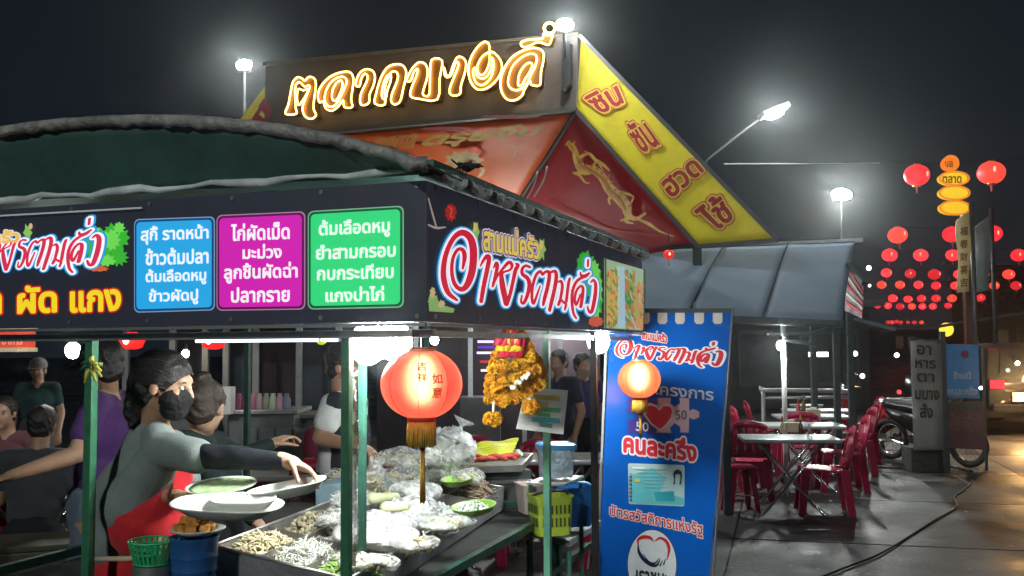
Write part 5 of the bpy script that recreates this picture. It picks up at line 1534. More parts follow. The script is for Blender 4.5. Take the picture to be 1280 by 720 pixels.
flat('puzzle_piece', [Z([(300, 497), (375, 497), (372, 525), (395, 545), (425, 525), (420, 497), (472, 500), (472, 565), (495, 555), (525, 570), (525, 600), (495, 612), (472, 600), (470, 680), (425, 680), (425, 650), (395, 630), (370, 655), (378, 682), (300, 680)])], onb(0), prnt((.62, .40, .42)), bn)
flat('printed_heart', [Z([(320, 675), (270, 640), (232, 590), (232, 545), (262, 522), (300, 535), (315, 550), (335, 528), (372, 530), (392, 560), (385, 605), (352, 650)])], onb(1), prnt((.75, .60, .60)), bn)
flat('printed_heart', [Z([(318, 662), (275, 630), (243, 588), (243, 550), (265, 534), (296, 546), (315, 565), (337, 540), (368, 542), (382, 563), (374, 602), (346, 640)])], onb(2), prnt((.62, .025, .04)), bn)
btext('50', Z([(400, 562), (460, 562), (460, 612), (400, 612)]), (.10, .12, .16), None, .01, k=3)
btext('50', Z([(190, 622), (258, 626), (258, 676), (190, 672)]), (.75, .78, .80), None, .01, k=3)
btext('คนละครึ่ง', ((779, 537), (871, 549), (871, 578), (779, 566)), (.70, .02, .04), B_WHT, .045, .12, 0)
Z = lambda L: [(750 + x / 4.0, 540 + y / 4.0) for x, y in L]
flat('printed_card', [Z([(140, 162), (146, 156), (416, 165), (423, 172), (422, 366), (416, 372), (150, 360), (144, 354)])], onb(0), prnt((.42, .62, .62)), bn)
flat('card_print', [Z([(160, 215), (260, 180), (330, 230), (300, 300), (420, 330), (420, 366), (150, 356)])], onb(1), prnt((.12, .50, .55)), bn)
flat('card_print', [Z([(270, 300), (370, 295), (375, 345), (280, 345)])], onb(2), prnt((.03, .35, .42)), bn)
for k in range(6):
    flat('card_line', [Z([(190 + 30 * (k > 2), 185 + 18 * k), (330, 187 + 18 * k), (330, 190 + 18 * k), (190 + 30 * (k > 2), 188 + 18 * k)])], onb(3), prnt((.25, .42, .45)), bn)
flat('card_line', [Z([(160, 175), (225, 177), (225, 186), (160, 184)])], onb(3), prnt((.8, .85, .85)), bn)
flat('card_chip', [Z([(172, 232), (200, 233), (200, 252), (172, 251)])], onb(4), prnt((.55, .52, .15)), bn)
for k in range(14):
    flat('card_bar', [Z([(146, 208 + k * 10), (160, 208 + k * 10), (160, 211 + k * 10 + 3 * (k % 2)), (146, 211 + k * 10 + 3 * (k % 2))])], onb(4), prnt((.02, .04, .06)), bn)
flat('card_portrait', [Z([(366, 215), (370, 195), (388, 186), (408, 198), (410, 222), (402, 215), (392, 208), (376, 212), (374, 262), (366, 262), (372, 240)]), Z([(402, 215), (410, 222), (404, 262), (396, 262), (402, 240)])], onb(4), prnt((.02, .03, .03)), bn, same=True)
btext('บัตรสวัสดิการแห่งรัฐ', ((762, 629), (878, 652), (879, 673), (762, 648)), (.62, .03, .04), B_WHT, .022, .08, 0)
flat('round_logo', [disc(815, 706, 31.5, 45, 40)], onb(0), prnt((.02, .03, .10)), bn); flat('round_logo', [disc(815, 706, 30.3, 43.6, 40)], onb(1), prnt((.74, .76, .78)), bn)
Z4 = lambda L: [(750 + p[0] / 4.0, 540 + p[1] / 4.0, p[2] / 4.0) for p in L]
for L, c in (([(192, 565, 4), (190, 540, 12), (215, 525, 18), (250, 528, 14), (266, 545, 5)], (.58, .02, .03)), ([(276, 545, 5), (300, 530, 12), (330, 545, 16), (345, 580, 16), (340, 620, 8), (335, 640, 3)], (.58, .02, .03)),
             ([(190, 560, 4), (195, 600, 14), (222, 640, 18), (260, 665, 18), (285, 665, 12), (300, 640, 4)], (.01, .015, .07)), ([(215, 610, 3), (245, 648, 6), (275, 655, 8), (298, 630, 3)], (.01, .015, .07)), ([(300, 668, 8), (312, 645, 4)], (.01, .015, .07)), ([(318, 662, 8), (328, 635, 4)], (.01, .015, .07))):
    flat('logo_stroke', ribbon(Z4(L), 1, 4), onb(2), prnt(c), bn, same=True)
btext('เราชนะ', ((795, 712), (836, 717), (836, 735), (795, 730)), (.02, .02, .03), None, .025, k=2)
# ================================================================ gateway sign of the market
gq = at_y(722, 44, 12.0)
def onG(off=0.0, k=0): return lambda x, y: on_plane(x, y, gq, U) - U * (off + .004 * k)
gate = thing('market_gate', 'dark sign board with glowing Thai letters over red and yellow festival cloths', 'gate sign', V((gq.x, gq.y, 0)))
def gbox(nm, px, o0, o1, m, **kw):
    a = [onG(o0)(*p) for p in px]; b = [onG(o1)(*p) for p in px]
    n_ = len(px); mb = MB().add(a + b, [tuple(range(n_)), tuple(range(2 * n_ - 1, n_ - 1, -1))] + [(i, (i + 1) % n_, n_ + (i + 1) % n_, n_ + i) for i in range(n_)])
    return mb.build(nm, m, gate, **kw)
M_gb_ = mat('dark_brown_board', (.075, .062, .052), .6, var=.35, scale=1.5, bump=.15, bscale=6)
gbox('sign_board', [(332, 80), (722, 43), (720, 136), (330, 172)], -.15, 0, M_gb_)
gbox('board_frame', [(330, 78), (723, 41), (723, 45), (330, 83)], -.16, .03, mat('board_edge', (.10, .09, .07), .5))
gbox('board_frame', [(330, 169), (721, 134), (721, 138), (330, 174)], -.16, .03, mat('board_edge', (.05, .05, .045), .5))
gbox('dark_bracket', [(708, 58), (716, 57), (716, 108), (708, 116)], .02, .16, mat('bracket_black', (.01, .01, .012), .5), bevel=.01)
ZA = lambda L: [(360 + x / 5.54, 30 + y / 5.54) for x, y in L]
ZBm = lambda L: [(530 + x / 5.537, 20 + y / 5.537) for x, y in L]
LETTERS = [
    ([ZA([(28, 640), (48, 575), (62, 500), (78, 425), (112, 388), (145, 400), (160, 414), (185, 388), (218, 392), (236, 425), (232, 490), (222, 560), (222, 610), (238, 648), (210, 674), (172, 665), (148, 630), (148, 580), (170, 520), (192, 465), (188, 442), (160, 455), (130, 425), (105, 432), (94, 470), (95, 520), (98, 600), (102, 640)])], [ZA([(118, 580), (108, 530), (118, 470), (150, 480), (185, 470), (172, 510), (140, 560)])]),
    ([ZA([(262, 470), (300, 415), (360, 372), (430, 352), (475, 358), (494, 400), (488, 470), (478, 540), (486, 594), (432, 594), (424, 545), (390, 590), (345, 620), (305, 602), (286, 555), (262, 562), (250, 520)])], [ZA([(302, 560), (332, 592), (368, 582), (400, 540), (432, 470), (450, 420), (430, 388), (380, 396), (330, 440), (302, 500)]), ZA([(350, 540), (352, 480), (380, 430), (412, 412), (420, 450), (400, 510), (375, 550)])]),
    ([ZA([(508, 440), (530, 372), (575, 335), (625, 345), (642, 390), (630, 450), (604, 510), (602, 560), (575, 580), (545, 575), (540, 530), (555, 480), (585, 420), (590, 380), (570, 366), (548, 400), (535, 452)])], []),
    ([ZA([(642, 570), (650, 500), (680, 400), (720, 330), (770, 303), (825, 305), (855, 345), (850, 410), (835, 470), (820, 540), (800, 570), (770, 575), (752, 550), (760, 500), (785, 440), (800, 385), (784, 350), (750, 360), (722, 420), (708, 480), (710, 576)])], [ZA([(690, 520), (700, 440), (728, 380), (752, 372), (750, 420), (730, 475), (715, 540)])]),
    ([[(515, 104), (521, 91), (530, 82), (538, 84), (541, 92), (540, 103), (535, 121), (543, 122), (544, 100), (546, 79), (559, 80), (556, 102), (553, 128), (530, 127), (520, 124), (521, 114), (527, 99), (529, 90), (524, 94), (520, 105)]], []),
    ([ZBm([(175, 375), (188, 428), (212, 432), (232, 375), (262, 312), (300, 310), (325, 350), (315, 420), (290, 500), (285, 555), (250, 572), (215, 560), (214, 520), (240, 450), (268, 380), (272, 345), (252, 350), (228, 420), (205, 445), (180, 435)])], []),
    ([ZBm([(485, 252), (478, 214), (445, 205), (395, 250), (355, 320), (340, 400), (358, 480), (405, 530), (470, 520), (530, 470), (568, 400), (565, 340), (530, 290), (495, 272), (440, 300), (405, 360), (405, 410), (432, 432), (462, 405), (485, 340)])], [ZBm([(372, 410), (392, 480), (440, 500), (495, 450), (515, 370), (505, 310), (500, 380), (470, 440), (430, 455), (395, 430), (388, 380)])]),
    ([ZBm([(560, 480), (580, 400), (630, 320), (700, 270), (790, 245), (850, 270), (855, 330), (838, 410), (830, 500), (770, 497), (762, 470), (720, 540), (712, 565), (670, 600), (610, 600), (570, 550)])], [ZBm([(612, 480), (640, 380), (700, 315), (770, 285), (808, 305), (800, 370), (770, 430), (740, 495), (690, 532), (640, 528)]), ZBm([(682, 500), (692, 420), (740, 355), (778, 355), (768, 400), (730, 460), (708, 500)])]),
    ([ZBm([(700, 212), (740, 192), (800, 187), (850, 180), (855, 150), (882, 162), (915, 155), (908, 190), (888, 225), (820, 205), (760, 232), (715, 240)])], [])]
M_neon = glow('warm_neon', (1.0, .56, .13), 9.5)
M_letter = mat('gold_letter_face', (.20, .10, .02), .4, metal=.3, var=.3, scale=3)
LET_NM = ['ต', 'ล', 'า', 'ด', 'บ', 'า', 'ง', 'ล', 'ี']
for outer, inner in LETTERS:
    for L in outer:
        P = smoothline(L, 3, closed=True)
        loop = [onG(.16)(*p) for p in P]
        pts, tris = fill([P], same=False)
        mb = MB(); used = sorted({i for t_ in tris for i in t_}); ix = {k: j for j, k in enumerate(used)}
        mb.add([onG(.13)(*pts[i]) for i in used], [tuple(ix[i] for i in t_) for t_ in tris])
        n_ = len(P); a = [onG(.13)(*p) for p in P]; b = [onG(.02)(*p) for p in P]
        mb.add(a + b, [(i, (i + 1) % n_, n_ + (i + 1) % n_, n_ + i) for i in range(n_)])
        let = mb.build('sign_letter', M_letter, gate)
        MB().tube(loop, .0100, 6, closed=True).build('neon_tube', M_neon, let, smooth=True)
    for L in inner:
        MB().tube([onG(.165)(*p) for p in smoothline(L, 3, closed=True)], .0100, 6, closed=True).build('neon_tube', M_neon, let, smooth=True)
ring = [onG(.16)(692 + 6.6 * math.cos(a), 40 + 6.6 * math.sin(a)) for a in [2 * math.pi * i / 24 for i in range(24)]]
MB().tube(ring, .015, 6, closed=True).build('neon_ring', M_neon, gate, smooth=True)
# cloths
M_yc = cloth_lit('yellow_banner_cloth', (.90, .78, .035), .55, .35, .4)
M_rc = cloth_lit('crimson_banner_cloth', (.50, .022, .035), .5, .45, .3)
M_oc = cloth_lit('orange_banner_cloth', (.80, .17, .022), .5, .5, .3)
def cloth_quad(nm, q, m, ni=14, nj=14, amp=.02, parent=gate, th=.004, seed=0):
    g_ = []
    for i in range(ni + 1):
        row = []
        for j in range(nj + 1):
            a, b = i / ni, j / nj
            p = (q[0] * (1 - b) + q[1] * b) * (1 - a) + (q[3] * (1 - b) + q[2] * b) * a
            k = math.sin(math.pi * a) * math.sin(math.pi * b)
            p = p + V((0, 1, .3)) * amp * (noise.noise(V((a * 4 + seed, b * 3, seed))) * 1.4 + .3 * math.sin(a * 14 + b * 5)) * min(1, k * 3)
            row.append(p)
        g_.append(row)
    return MB().sheet(g_, th).build(nm, m, parent, smooth=True)
G0 = onG(-.02)
cloth_quad('yellow_cloth', [G0(726, 45), G0(972, 299), G0(872, 306), G0(720, 136)], M_yc, 12, 20, .005)
cloth_quad('yellow_cloth', [G0(346, 86), G0(346, 168), G0(235, 330), G0(165, 330)], M_yc, 12, 16, .012)
P0, PB = onG(-.08)(716, 139), onG(-.08)(868, 307)
PA = at_y(618, 300, 14.6); PL = onG(-.08)(332, 173); PLA = at_y(300, 310, 18.0)
cloth_quad('orange_cloth', [PL, P0, PA, PLA], M_oc, 16, 24, .03, seed=3)
dt = [P0, P0.lerp(PB, .5), PB, PA]
cloth_quad('dragon_cloth', [P0, PB, PB.lerp(PA, .45) + V((0, 0, -.25)), PA], M_rc, 16, 16, .02, seed=5)
n1 = (P0 - PL).cross(PA - P0).normalized(); n1 = n1 if n1.y < 0 else -n1
n2 = (PB - P0).cross(PA - P0).normalized(); n2 = n2 if n2.y < 0 else -n2
def onO(k): return lambda x, y: on_plane(x, y, P0 + n1 * (.045 + .004 * k), n1)
def onD(k): return lambda x, y: on_plane(x, y, P0 + n2 * (.045 + .004 * k), n2)
def onY(k): return onG(.004, k * .6)
YR, YD = (.45, .05, .03), (.36, .01, .015)
for txt, q in (('ซิน', ((729, 122), (769, 101), (781, 129), (752, 143))), ('ซัน', ((780, 158), (799, 143), (826, 181), (803, 192))), ('ฮวด', ((824, 228), (867, 197), (881, 214), (840, 249))), ('ไช้', ((866, 264), (897, 240), (919, 272), (896, 290)))):
    bb = bbox(glyphs(txt, off=.028))
    for off, k, c in ((.115, 0, YR), (.085, 1, (.80, .50, .05)), (.028, 2, YD)):
        flat('printed_word', warp(glyphs(txt, off=off), q, bb), onY(k), mat('banner_ink', c, .6), gate)
q = ((312, 152), (332, 122), (343, 140), (330, 160))
flat('printed_word', warp(glyphs('ปี', off=.08), q), onG(.03), mat('banner_ink', YD, .6), gate)
M_oy = mat('faded_yellow_ink', (.58, .34, .04), .6)
flat('printed_word', warp(glyphs('ตรุษจีน', off=.045, shear=.3), ((531, 166), (682, 152), (676, 173), (524, 188))), onO(0), M_oy, gate)
flat('printed_word', warp(glyphs('เทศกาล', off=.045, shear=.3), ((468, 172), (524, 166), (518, 185), (462, 190))), onO(0), mat('dim_orange_ink', (.52, .22, .035), .6), gate)
M_mo = mat('pale_motif_ink', (.50, .34, .12), .6)
flat('printed_cloud', [rosette(580, 200, 26, 12, 9, 77, .25)], onO(1), M_mo, gate); flat('printed_cloud', [disc(588, 204, 8, 5)], onO(2), mat('motif_hole', (.30, .09, .04), .6), gate)
flat('printed_cloud', ribbon([(596, 224, 2), (604, 214, 4), (600, 208, 3)], 1), onO(1), M_mo, gate, same=True)
flat('printed_blossom', [r for s_ in ([(630, 178, 1), (645, 184, 1.5), (660, 176, 1)], [(645, 184, 1), (642, 196, 2)], [(640, 180, 1), (636, 188, 1)], [(652, 180, 1), (660, 186, 1)]) for r in ribbon(s_, 1)], onO(1), M_oy, gate, same=True)
flat('printed_cloud', [rosette(560, 176 - 15, 40, 3, 12, 78, .3), rosette(640, 146, 40, 3, 12, 79, .3)], onO(3), mat('red_motif', (.42, .05, .04), .6), gate, same=True)
flat('printed_cloud', [rosette(565, 210, 0.1, 0.1, 4, 1)] + ribbon([(450, 182, 3), (500, 190, 5), (540, 205, 4)], 1), onO(3), mat('red_motif', (.42, .05, .04), .6), gate, same=True)
ZD = lambda L: [(620 + p[0] / 2.25, p[1] / 2.25, p[2] / 2.25) for p in L]
dr = [[(200, 402, 4), (212, 412, 14), (222, 425, 12), (228, 450, 16), (245, 478, 20), (275, 478, 18), (300, 500, 18), (318, 530, 22), (345, 555, 24), (365, 580, 22), (372, 605, 14), (395, 615, 8), (420, 600, 5)],
      [(205, 400, 8), (196, 408, 4)], [(214, 408, 5), (222, 398, 2)], [(245, 478, 9), (230, 488, 8), (218, 486, 4)], [(235, 492, 6), (250, 512, 4), (262, 515, 2)], [(240, 440, 7), (262, 432, 6), (280, 450, 7), (300, 462, 7), (318, 478, 4)],
      [(262, 432, 5), (250, 425, 2)], [(330, 545, 10), (318, 560, 6), (320, 575, 3)], [(372, 600, 10), (366, 622, 8), (385, 628, 3)], [(352, 620, 5), (372, 615, 5)], [(395, 615, 4), (430, 630, 7), (460, 650, 4), (500, 665, 2)], [(270, 470, 4), (285, 455, 5), (300, 478, 2)], [(350, 540, 7), (385, 552, 4), (380, 570, 3)]]
flat('printed_dragon', [r for s_ in dr for r in ribbon([(x, y, w_ * 1.35) for x, y, w_ in ZD(s_)], 1, 5)], onD(0), mat('gold_dragon_ink', (.80, .42, .03), .6, var=.3, scale=8), gate, same=True)
flat('printed_dragon', [r for s_ in ([(226, 440, 3), (240, 470, 7), (270, 484, 6), (300, 506, 7), (320, 540, 8), (345, 562, 8), (362, 590, 4)], [(208, 408, 3), (218, 420, 4)]) for r in ribbon(ZD(s_), 1, 5)] + [[(620 + (x + dx) / 2.25, (y + dy) / 2.25) for dx, dy in ((-5, 4), (5, 5), (9, -9))] for x, y in ((238, 452), (250, 464), (266, 466), (282, 474), (296, 484), (312, 498), (322, 514), (334, 532), (350, 544), (362, 560), (374, 578))], onD(1), mat('red_gold_ink', (.62, .16, .02), .6, var=.3, scale=9), gate, same=True)
flat('printed_cloud', [r for s_ in ([(130, 300 + 270, 2), (300, 640, 3), (500, 668, 1)], [(150, 640, 4), (260, 655, 8), (330, 668, 3)], [(240, 330, 2), (300, 420, 1), (420, 520, 2)], [(140, 560, 3), (180, 540, 2)]) for r in ribbon(ZD(s_), 1, 4)], onD(0), mat('dull_red_motif', (.42, .07, .035), .6), gate, same=True)
# frame and posts of the gateway
for a_, b_ in ((G0(720, 138), G0(872, 308)), (G0(724, 44), G0(972, 300)), (P0, PA), (PB, PA), (G0(872, 308), G0(972, 300))):
    MB().beam(a_, b_, .05, .05).build('frame_bar', M_steel if False else mat('dark_bar', (.05, .05, .05), .5), gate)
for p in (G0(872, 306), onG(-.2)(335, 170), PA, V((PLA.x, PLA.y, PLA.z))):
    MB().beam(V((p.x, p.y + .06, 0)), V((p.x, p.y + .06, p.z)), .09, .09).build('gate_post', mat('gate_post', (.06, .07, .07), .5, metal=.4), gate)
for a_, b_ in (((668, 246), (684, 208)), ((655, 254), (672, 214))):
    mb = MB().tube(smoothline([at_y(a_[0], a_[1], 11.2), at_y((a_[0] + b_[0]) / 2 + 3, (a_[1] + b_[1]) / 2, 11.2), at_y(*b_, 11.2)], 4), .012, 6).build('pale_rope', mat('pale_rope', (.5, .42, .40), .6), gate, smooth=True)
bulb_lamp('added white bulb hidden inside the gateway to light its cloths', at_y(690, 372, 12.3), .10, 700, 3.0)  # hidden bulbs added for light on the gateway cloths
bulb_lamp('second added white bulb hidden deeper inside the gateway', at_y(600, 378, 14.5), .10, 800, 3.0)
# ================================================================ flood lamps
def flood(label, c, s, w_=.30, h_=.14, col=(.96, 1, .95), mount=None, tilt=-.5, rz=0):
    t = thing('flood_lamp', label, 'lamp', c)
    rot = Euler((tilt, 0, rz)).to_matrix()
    MB().box(c + rot @ V((0, .06, 0)), (w_ * .6, .06, h_ * .6), rot=rot).build('housing', M_wire, t, bevel=.01)
    MB().ball(c, (w_ * .34, .06, h_ * .36), 20, 12, rot=rot).build('lamp_glass', glow('flood_light', col, s * 2.0), t, smooth=True)
    if mount is not None: MB().tube([c + V((0, .06, 0))] + mount, .022, 8).build('mast', mat('dim_mast', (.02, .022, .022), .8), t, smooth=True)
    return t
c = at_y(305, 81, 16.5); flood('white flood lamp on a mast left of the gateway sign', c, 480, .36, .26, mount=[V((c.x, c.y + .1, 0))])
c = at_y(706, 31, 11.35); flood('white flood lamp on top of the right end of the gateway sign', c, 620, .30, .20, mount=[c + V((.02, .6, -.25))])
c = at_y(968, 141, 15.0); pe = at_y(885, 198, 15.6)
sl = thing('street_lamp', 'bright street lamp head on a long thin slanting arm', 'street lamp', V((pe.x, pe.y, 0)))
MB().box(c + V((0, .02, .03)), (.50, .20, .08), rot=Euler((-.25, -.38, .3)).to_matrix()).build('lamp_head', mat('dim_head', (.1, .1, .1), .6), sl, bevel=.02)
MB().ball(c + V((0, -.05, -.03)), (.15, .09, .055), 20, 12, rot=Euler((-.25, -.38, .3)).to_matrix()).build('lamp_glass', glow('street_light', (.93, 1, .95), 1500), sl, smooth=True)
MB().tube([c + V((-.2, 0, -.06)), pe, pe + V((-.5, .2, -.9)), V((pe.x - .6, pe.y + .2, 0))], [.018, .02, .04, .06], 8).build('lamp_post', mat('dim_pole', (.035, .04, .04), .7), sl, smooth=True)
c = at_y(1052, 243, 24.0); flood('dimmer white flood lamp far away above the grey awning', c, 420, .72, .44, mount=[V((c.x, c.y + .3, 0))])
# ================================================================ ground: concrete slabs, road
M_conc = mat('concrete_slab', (.044, .042, .039), .48, var=.35, scale=.8, bump=.35, bscale=24, spec=.5, dirt=(.022, .021, .02))
M_conc2 = mat('concrete_slab_damp', (.040, .039, .037), .36, var=.4, scale=.7, bump=.3, bscale=30, dirt=(.018, .018, .017))
M_road = mat('asphalt', (.055, .052, .048), .34, var=.35, scale=2.2, bump=.5, bscale=60)
MB().sheet([[V((-150, -40, -.14)), V((150, -40, -.14))], [V((-150, 230, -.14)), V((150, 230, -.14))]]).build('ground', mat('dark_earth', (.03, .03, .028), .8), None)['kind'] = 'structure'
def weather(m, k):
    n = m.node_tree; b = n.nodes['Principled BSDF']; src = b.inputs['Base Color'].links[0].from_socket
    t = n.nodes.new('ShaderNodeNewGeometry')
    n1 = n.nodes.new('ShaderNodeTexNoise'); n1.inputs['Scale'].default_value = .55; n1.inputs['Detail'].default_value = 9; n1.inputs['Roughness'].default_value = .68
    n.links.new(t.outputs['Position'], n1.inputs['Vector'])
    r1 = n.nodes.new('ShaderNodeMapRange'); r1.inputs['From Min'].default_value = .42; r1.inputs['From Max'].default_value = .60; r1.inputs['To Min'].default_value = .35; r1.inputs['To Max'].default_value = 1.25
    n.links.new(n1.outputs['Fac'], r1.inputs[0])
    ad = n.nodes.new('ShaderNodeVectorMath'); ad.operation = 'ADD'; n2 = n.nodes.new('ShaderNodeTexNoise'); n2.inputs['Scale'].default_value = 1.7; n2.inputs['Detail'].default_value = 6
    n.links.new(t.outputs['Position'], n2.inputs['Vector']); n.links.new(t.outputs['Position'], ad.inputs[0]); n.links.new(n2.outputs['Color'], ad.inputs[1])
    v = n.nodes.new('ShaderNodeTexVoronoi'); v.feature = 'DISTANCE_TO_EDGE'; v.inputs['Scale'].default_value = .42
    n.links.new(ad.outputs[0], v.inputs['Vector'])
    r2 = n.nodes.new('ShaderNodeMapRange'); r2.inputs['From Min'].default_value = .0; r2.inputs['From Max'].default_value = .006; r2.inputs['To Min'].default_value = .25
    n.links.new(v.outputs['Distance'], r2.inputs[0])
    n3 = n.nodes.new('ShaderNodeTexNoise'); n3.inputs['Scale'].default_value = 26; n3.inputs['Detail'].default_value = 3; n.links.new(t.outputs['Position'], n3.inputs['Vector'])
    r3 = n.nodes.new('ShaderNodeMapRange'); r3.inputs['From Min'].default_value = .3; r3.inputs['From Max'].default_value = .7; r3.inputs['To Min'].default_value = .75; r3.inputs['To Max'].default_value = 1.3
    n.links.new(n3.outputs['Fac'], r3.inputs[0])
    m1 = n.nodes.new('ShaderNodeMath'); m1.operation = 'MULTIPLY'; m2 = n.nodes.new('ShaderNodeMath'); m2.operation = 'MULTIPLY'
    n.links.new(r1.outputs[0], m1.inputs[0]); n.links.new(r2.outputs[0], m1.inputs[1]); n.links.new(m1.outputs[0], m2.inputs[0]); n.links.new(r3.outputs[0], m2.inputs[1])
    vm = n.nodes.new('ShaderNodeVectorMath'); vm.operation = 'SCALE'; n.links.new(src, vm.inputs[0]); n.links.new(m2.outputs[0], vm.inputs['Scale'])
    n.links.new(vm.outputs[0], b.inputs['Base Color'])
    r4 = n.nodes.new('ShaderNodeMapRange'); r4.inputs['From Min'].default_value = .35; r4.inputs['From Max'].default_value = .65; r4.inputs['To Min'].default_value = k; r4.inputs['To Max'].default_value = .75
    n.links.new(n1.outputs['Fac'], r4.inputs[0]); n.links.new(r4.outputs[0], b.inputs['Roughness'])
for m_, k_ in ((M_conc, .3), (M_conc2, .2), (M_road, .18)): weather(m_, k_)
pav = thing('pavement', None, None, (0, 0, -.05), kind='structure')
def gr(x, y): p = at_z(x, y, 0); return p
# slabs run along the stall direction
sx0, sy0 = 3.3, 2.5
def slab_mesh(seed):
    mb = MB().box((0, 0, -.06), (sx0 - .008, sy0 - .008, .12)); me = mb.mesh('slab')
    bm = bmesh.new(); bm.from_mesh(me); bmesh.ops.bevel(bm, geom=[e for e in bm.edges if all(v.co.z > -.01 for v in e.verts)], offset=.006, segments=2, affect='EDGES'); bm.to_mesh(me); bm.free()
    me.materials.append((M_conc, M_conc2)[seed % 2]); return me
SM = [slab_mesh(0), slab_mesh(1)]
rnd = random.Random(4)
base = at_z(930, 620, 0); th = math.atan2((at_z(1270, 630, 0) - at_z(890, 618, 0)).y, (at_z(1270, 630, 0) - at_z(890, 618, 0)).x)
ax_, ay_ = V((math.cos(th), math.sin(th), 0)), V((-math.sin(th), math.cos(th), 0))
for i in range(-5, 4):
    for j in range(-4, 7):
        o = bpy.data.objects.new('slab', SM[rnd.randrange(2)]); SC.collection.objects.link(o); o.parent = pav; o.matrix_parent_inverse = pav.matrix_basis.inverted()
        p = base + ax_ * (sx0 * (i + .5)) + ay_ * (sy0 * (j + .5)); o.location = (p.x, p.y, rnd.uniform(-.004, .002)); o.rotation_euler = (0, 0, th)
MB().sheet([[base + ax_ * -40 + ay_ * -25 + V((0, 0, -.03)), base + ax_ * 45 + ay_ * -25 + V((0, 0, -.03))], [base + ax_ * -40 + ay_ * 140 + V((0, 0, -.03)), base + ax_ * 45 + ay_ * 140 + V((0, 0, -.03))]]).build('road', M_road, None)['kind'] = 'structure'
# cable on the ground
def cable(label, px, r=.011, m=None, z=.012):
    P = [at_z(x, y, z) for x, y in px]
    tag(MB().tube(smoothline(P, 6), r, 8).build('cable', m or M_wire, None, smooth=True), label, 'cable')
cable('thick black cable running diagonally across the slabs', [(1020, 724), (1060, 708), (1100, 692), (1140, 668), (1168, 650), (1195, 634), (1192, 622), (1205, 612), (1216, 600), (1212, 590), (1196, 583)], .009)
cable('short black cable by the white cloth banner', [(1090, 583), (1130, 585), (1170, 581), (1216, 589)], .012)
# ================================================================ tables and chairs
M_red = mat('red_plastic', (.32, .008, .045), .28, var=.12, scale=8, coat=.2)
M_ttop = mat('brushed_tabletop', (.50, .53, .52), .3, metal=.6, var=.15, scale=8)
M_chrome = mat('chrome_tube', (.55, .56, .57), .18, metal=1.0, var=.05)
def make_chair():
    t = thing('plastic_chair', '', 'chair')
    g_ = []
    for i in range(9):
        a = i / 8; row = []
        for j in range(9):
            b = j / 8 - .5
            row.append(V((b * (.40 + .03 * a), -.20 + .40 * a, .435 + .012 * math.cos(a * 3) - .012 * math.cos(b * math.pi) )))
        g_.append(row)
    MB().sheet(g_, -.022).build('seat', M_red, t, smooth='angle')
    for sx_, sy_ in ((-1, -1), (1, -1), (-1, 1), (1, 1)):
        top = V((sx_ * .185, sy_ * .18, .44)); bot = V((sx_ * .225, sy_ * .235, 0))
        mb = MB(); k = .044
        mb.add([top + V((-k, -k, 0)), top + V((k, -k, 0)), top + V((k, k, 0)), top + V((-k, k, 0)), bot + V((-k, -k, 0)) * .8, bot + V((k, -k, 0)) * .8, bot + V((k, k, 0)) * .8, bot + V((-k, k, 0)) * .8],
               [(0, 1, 2, 3), (7, 6, 5, 4), (1, 0, 4, 5), (2, 1, 5, 6), (3, 2, 6, 7), (0, 3, 7, 4)])
        mb.build('leg', M_red, t, bevel=.006)
    def bp(b, h): return V((b * (.42 - .04 * h), .20 + .10 * h + .03 * (1 - (2 * b) ** 2) * h, .45 + .40 * h - .05 * h * (2 * abs(b)) ** 2.5))
    for j in range(5):
        b = (j - 2) * .2
        MB().sheet([[bp(b - .094, h / 6) for h in range(1, 6)], [bp(b + .094, h / 6) for h in range(1, 6)]], .014).build('back_slat', M_red, t, smooth=True)
    for h0, h1 in ((.78, 1.0), (.0, .2)):
        MB().sheet([[bp(-.5 + k / 10, h0) for k in range(11)], [bp(-.5 + k / 10, h1) for k in range(11)]], .018).build('back_rail', M_red, t, smooth=True)
    for sg in (-1, 1):
        MB().tube([V((sg * .2, .2, .43)), bp(sg * .5, .3), bp(sg * .5, .7), bp(sg * .47, .95)], .018, 8).build('back_post', M_red, t, smooth=True)
    return t
def make_stool():
    t = thing('plastic_stool', '', 'stool')
    MB().box((0, 0, .445), (.30, .30, .03)).build('seat', M_red, t, bevel=.012)
    for sx_, sy_ in ((-1, -1), (1, -1), (-1, 1), (1, 1)):
        top = V((sx_ * .115, sy_ * .115, .43)); bot = V((sx_ * .155, sy_ * .155, 0))
        mb = MB()
        for d in (V((sx_ * -.06, 0, 0)), V((0, sy_ * -.06, 0))):
            n_ = V((0, sy_ * .006, 0)) if d.x else V((sx_ * .006, 0, 0))
            a = [top, top + d, bot + d * .6, bot]
            mb.add([p - n_ for p in a] + [p + n_ for p in a], [(0, 1, 2, 3), (7, 6, 5, 4), (0, 4, 5, 1), (1, 5, 6, 2), (2, 6, 7, 3), (3, 7, 4, 0)])
        mb.build('leg', M_red, t, bevel=.003)
    MB().tube([V((a, b, .18)) for a, b in ((-.135, -.135), (.135, -.135), (.135, .135), (-.135, .135))], .008, 6, closed=True).build('stretcher', M_red, t)
    return t
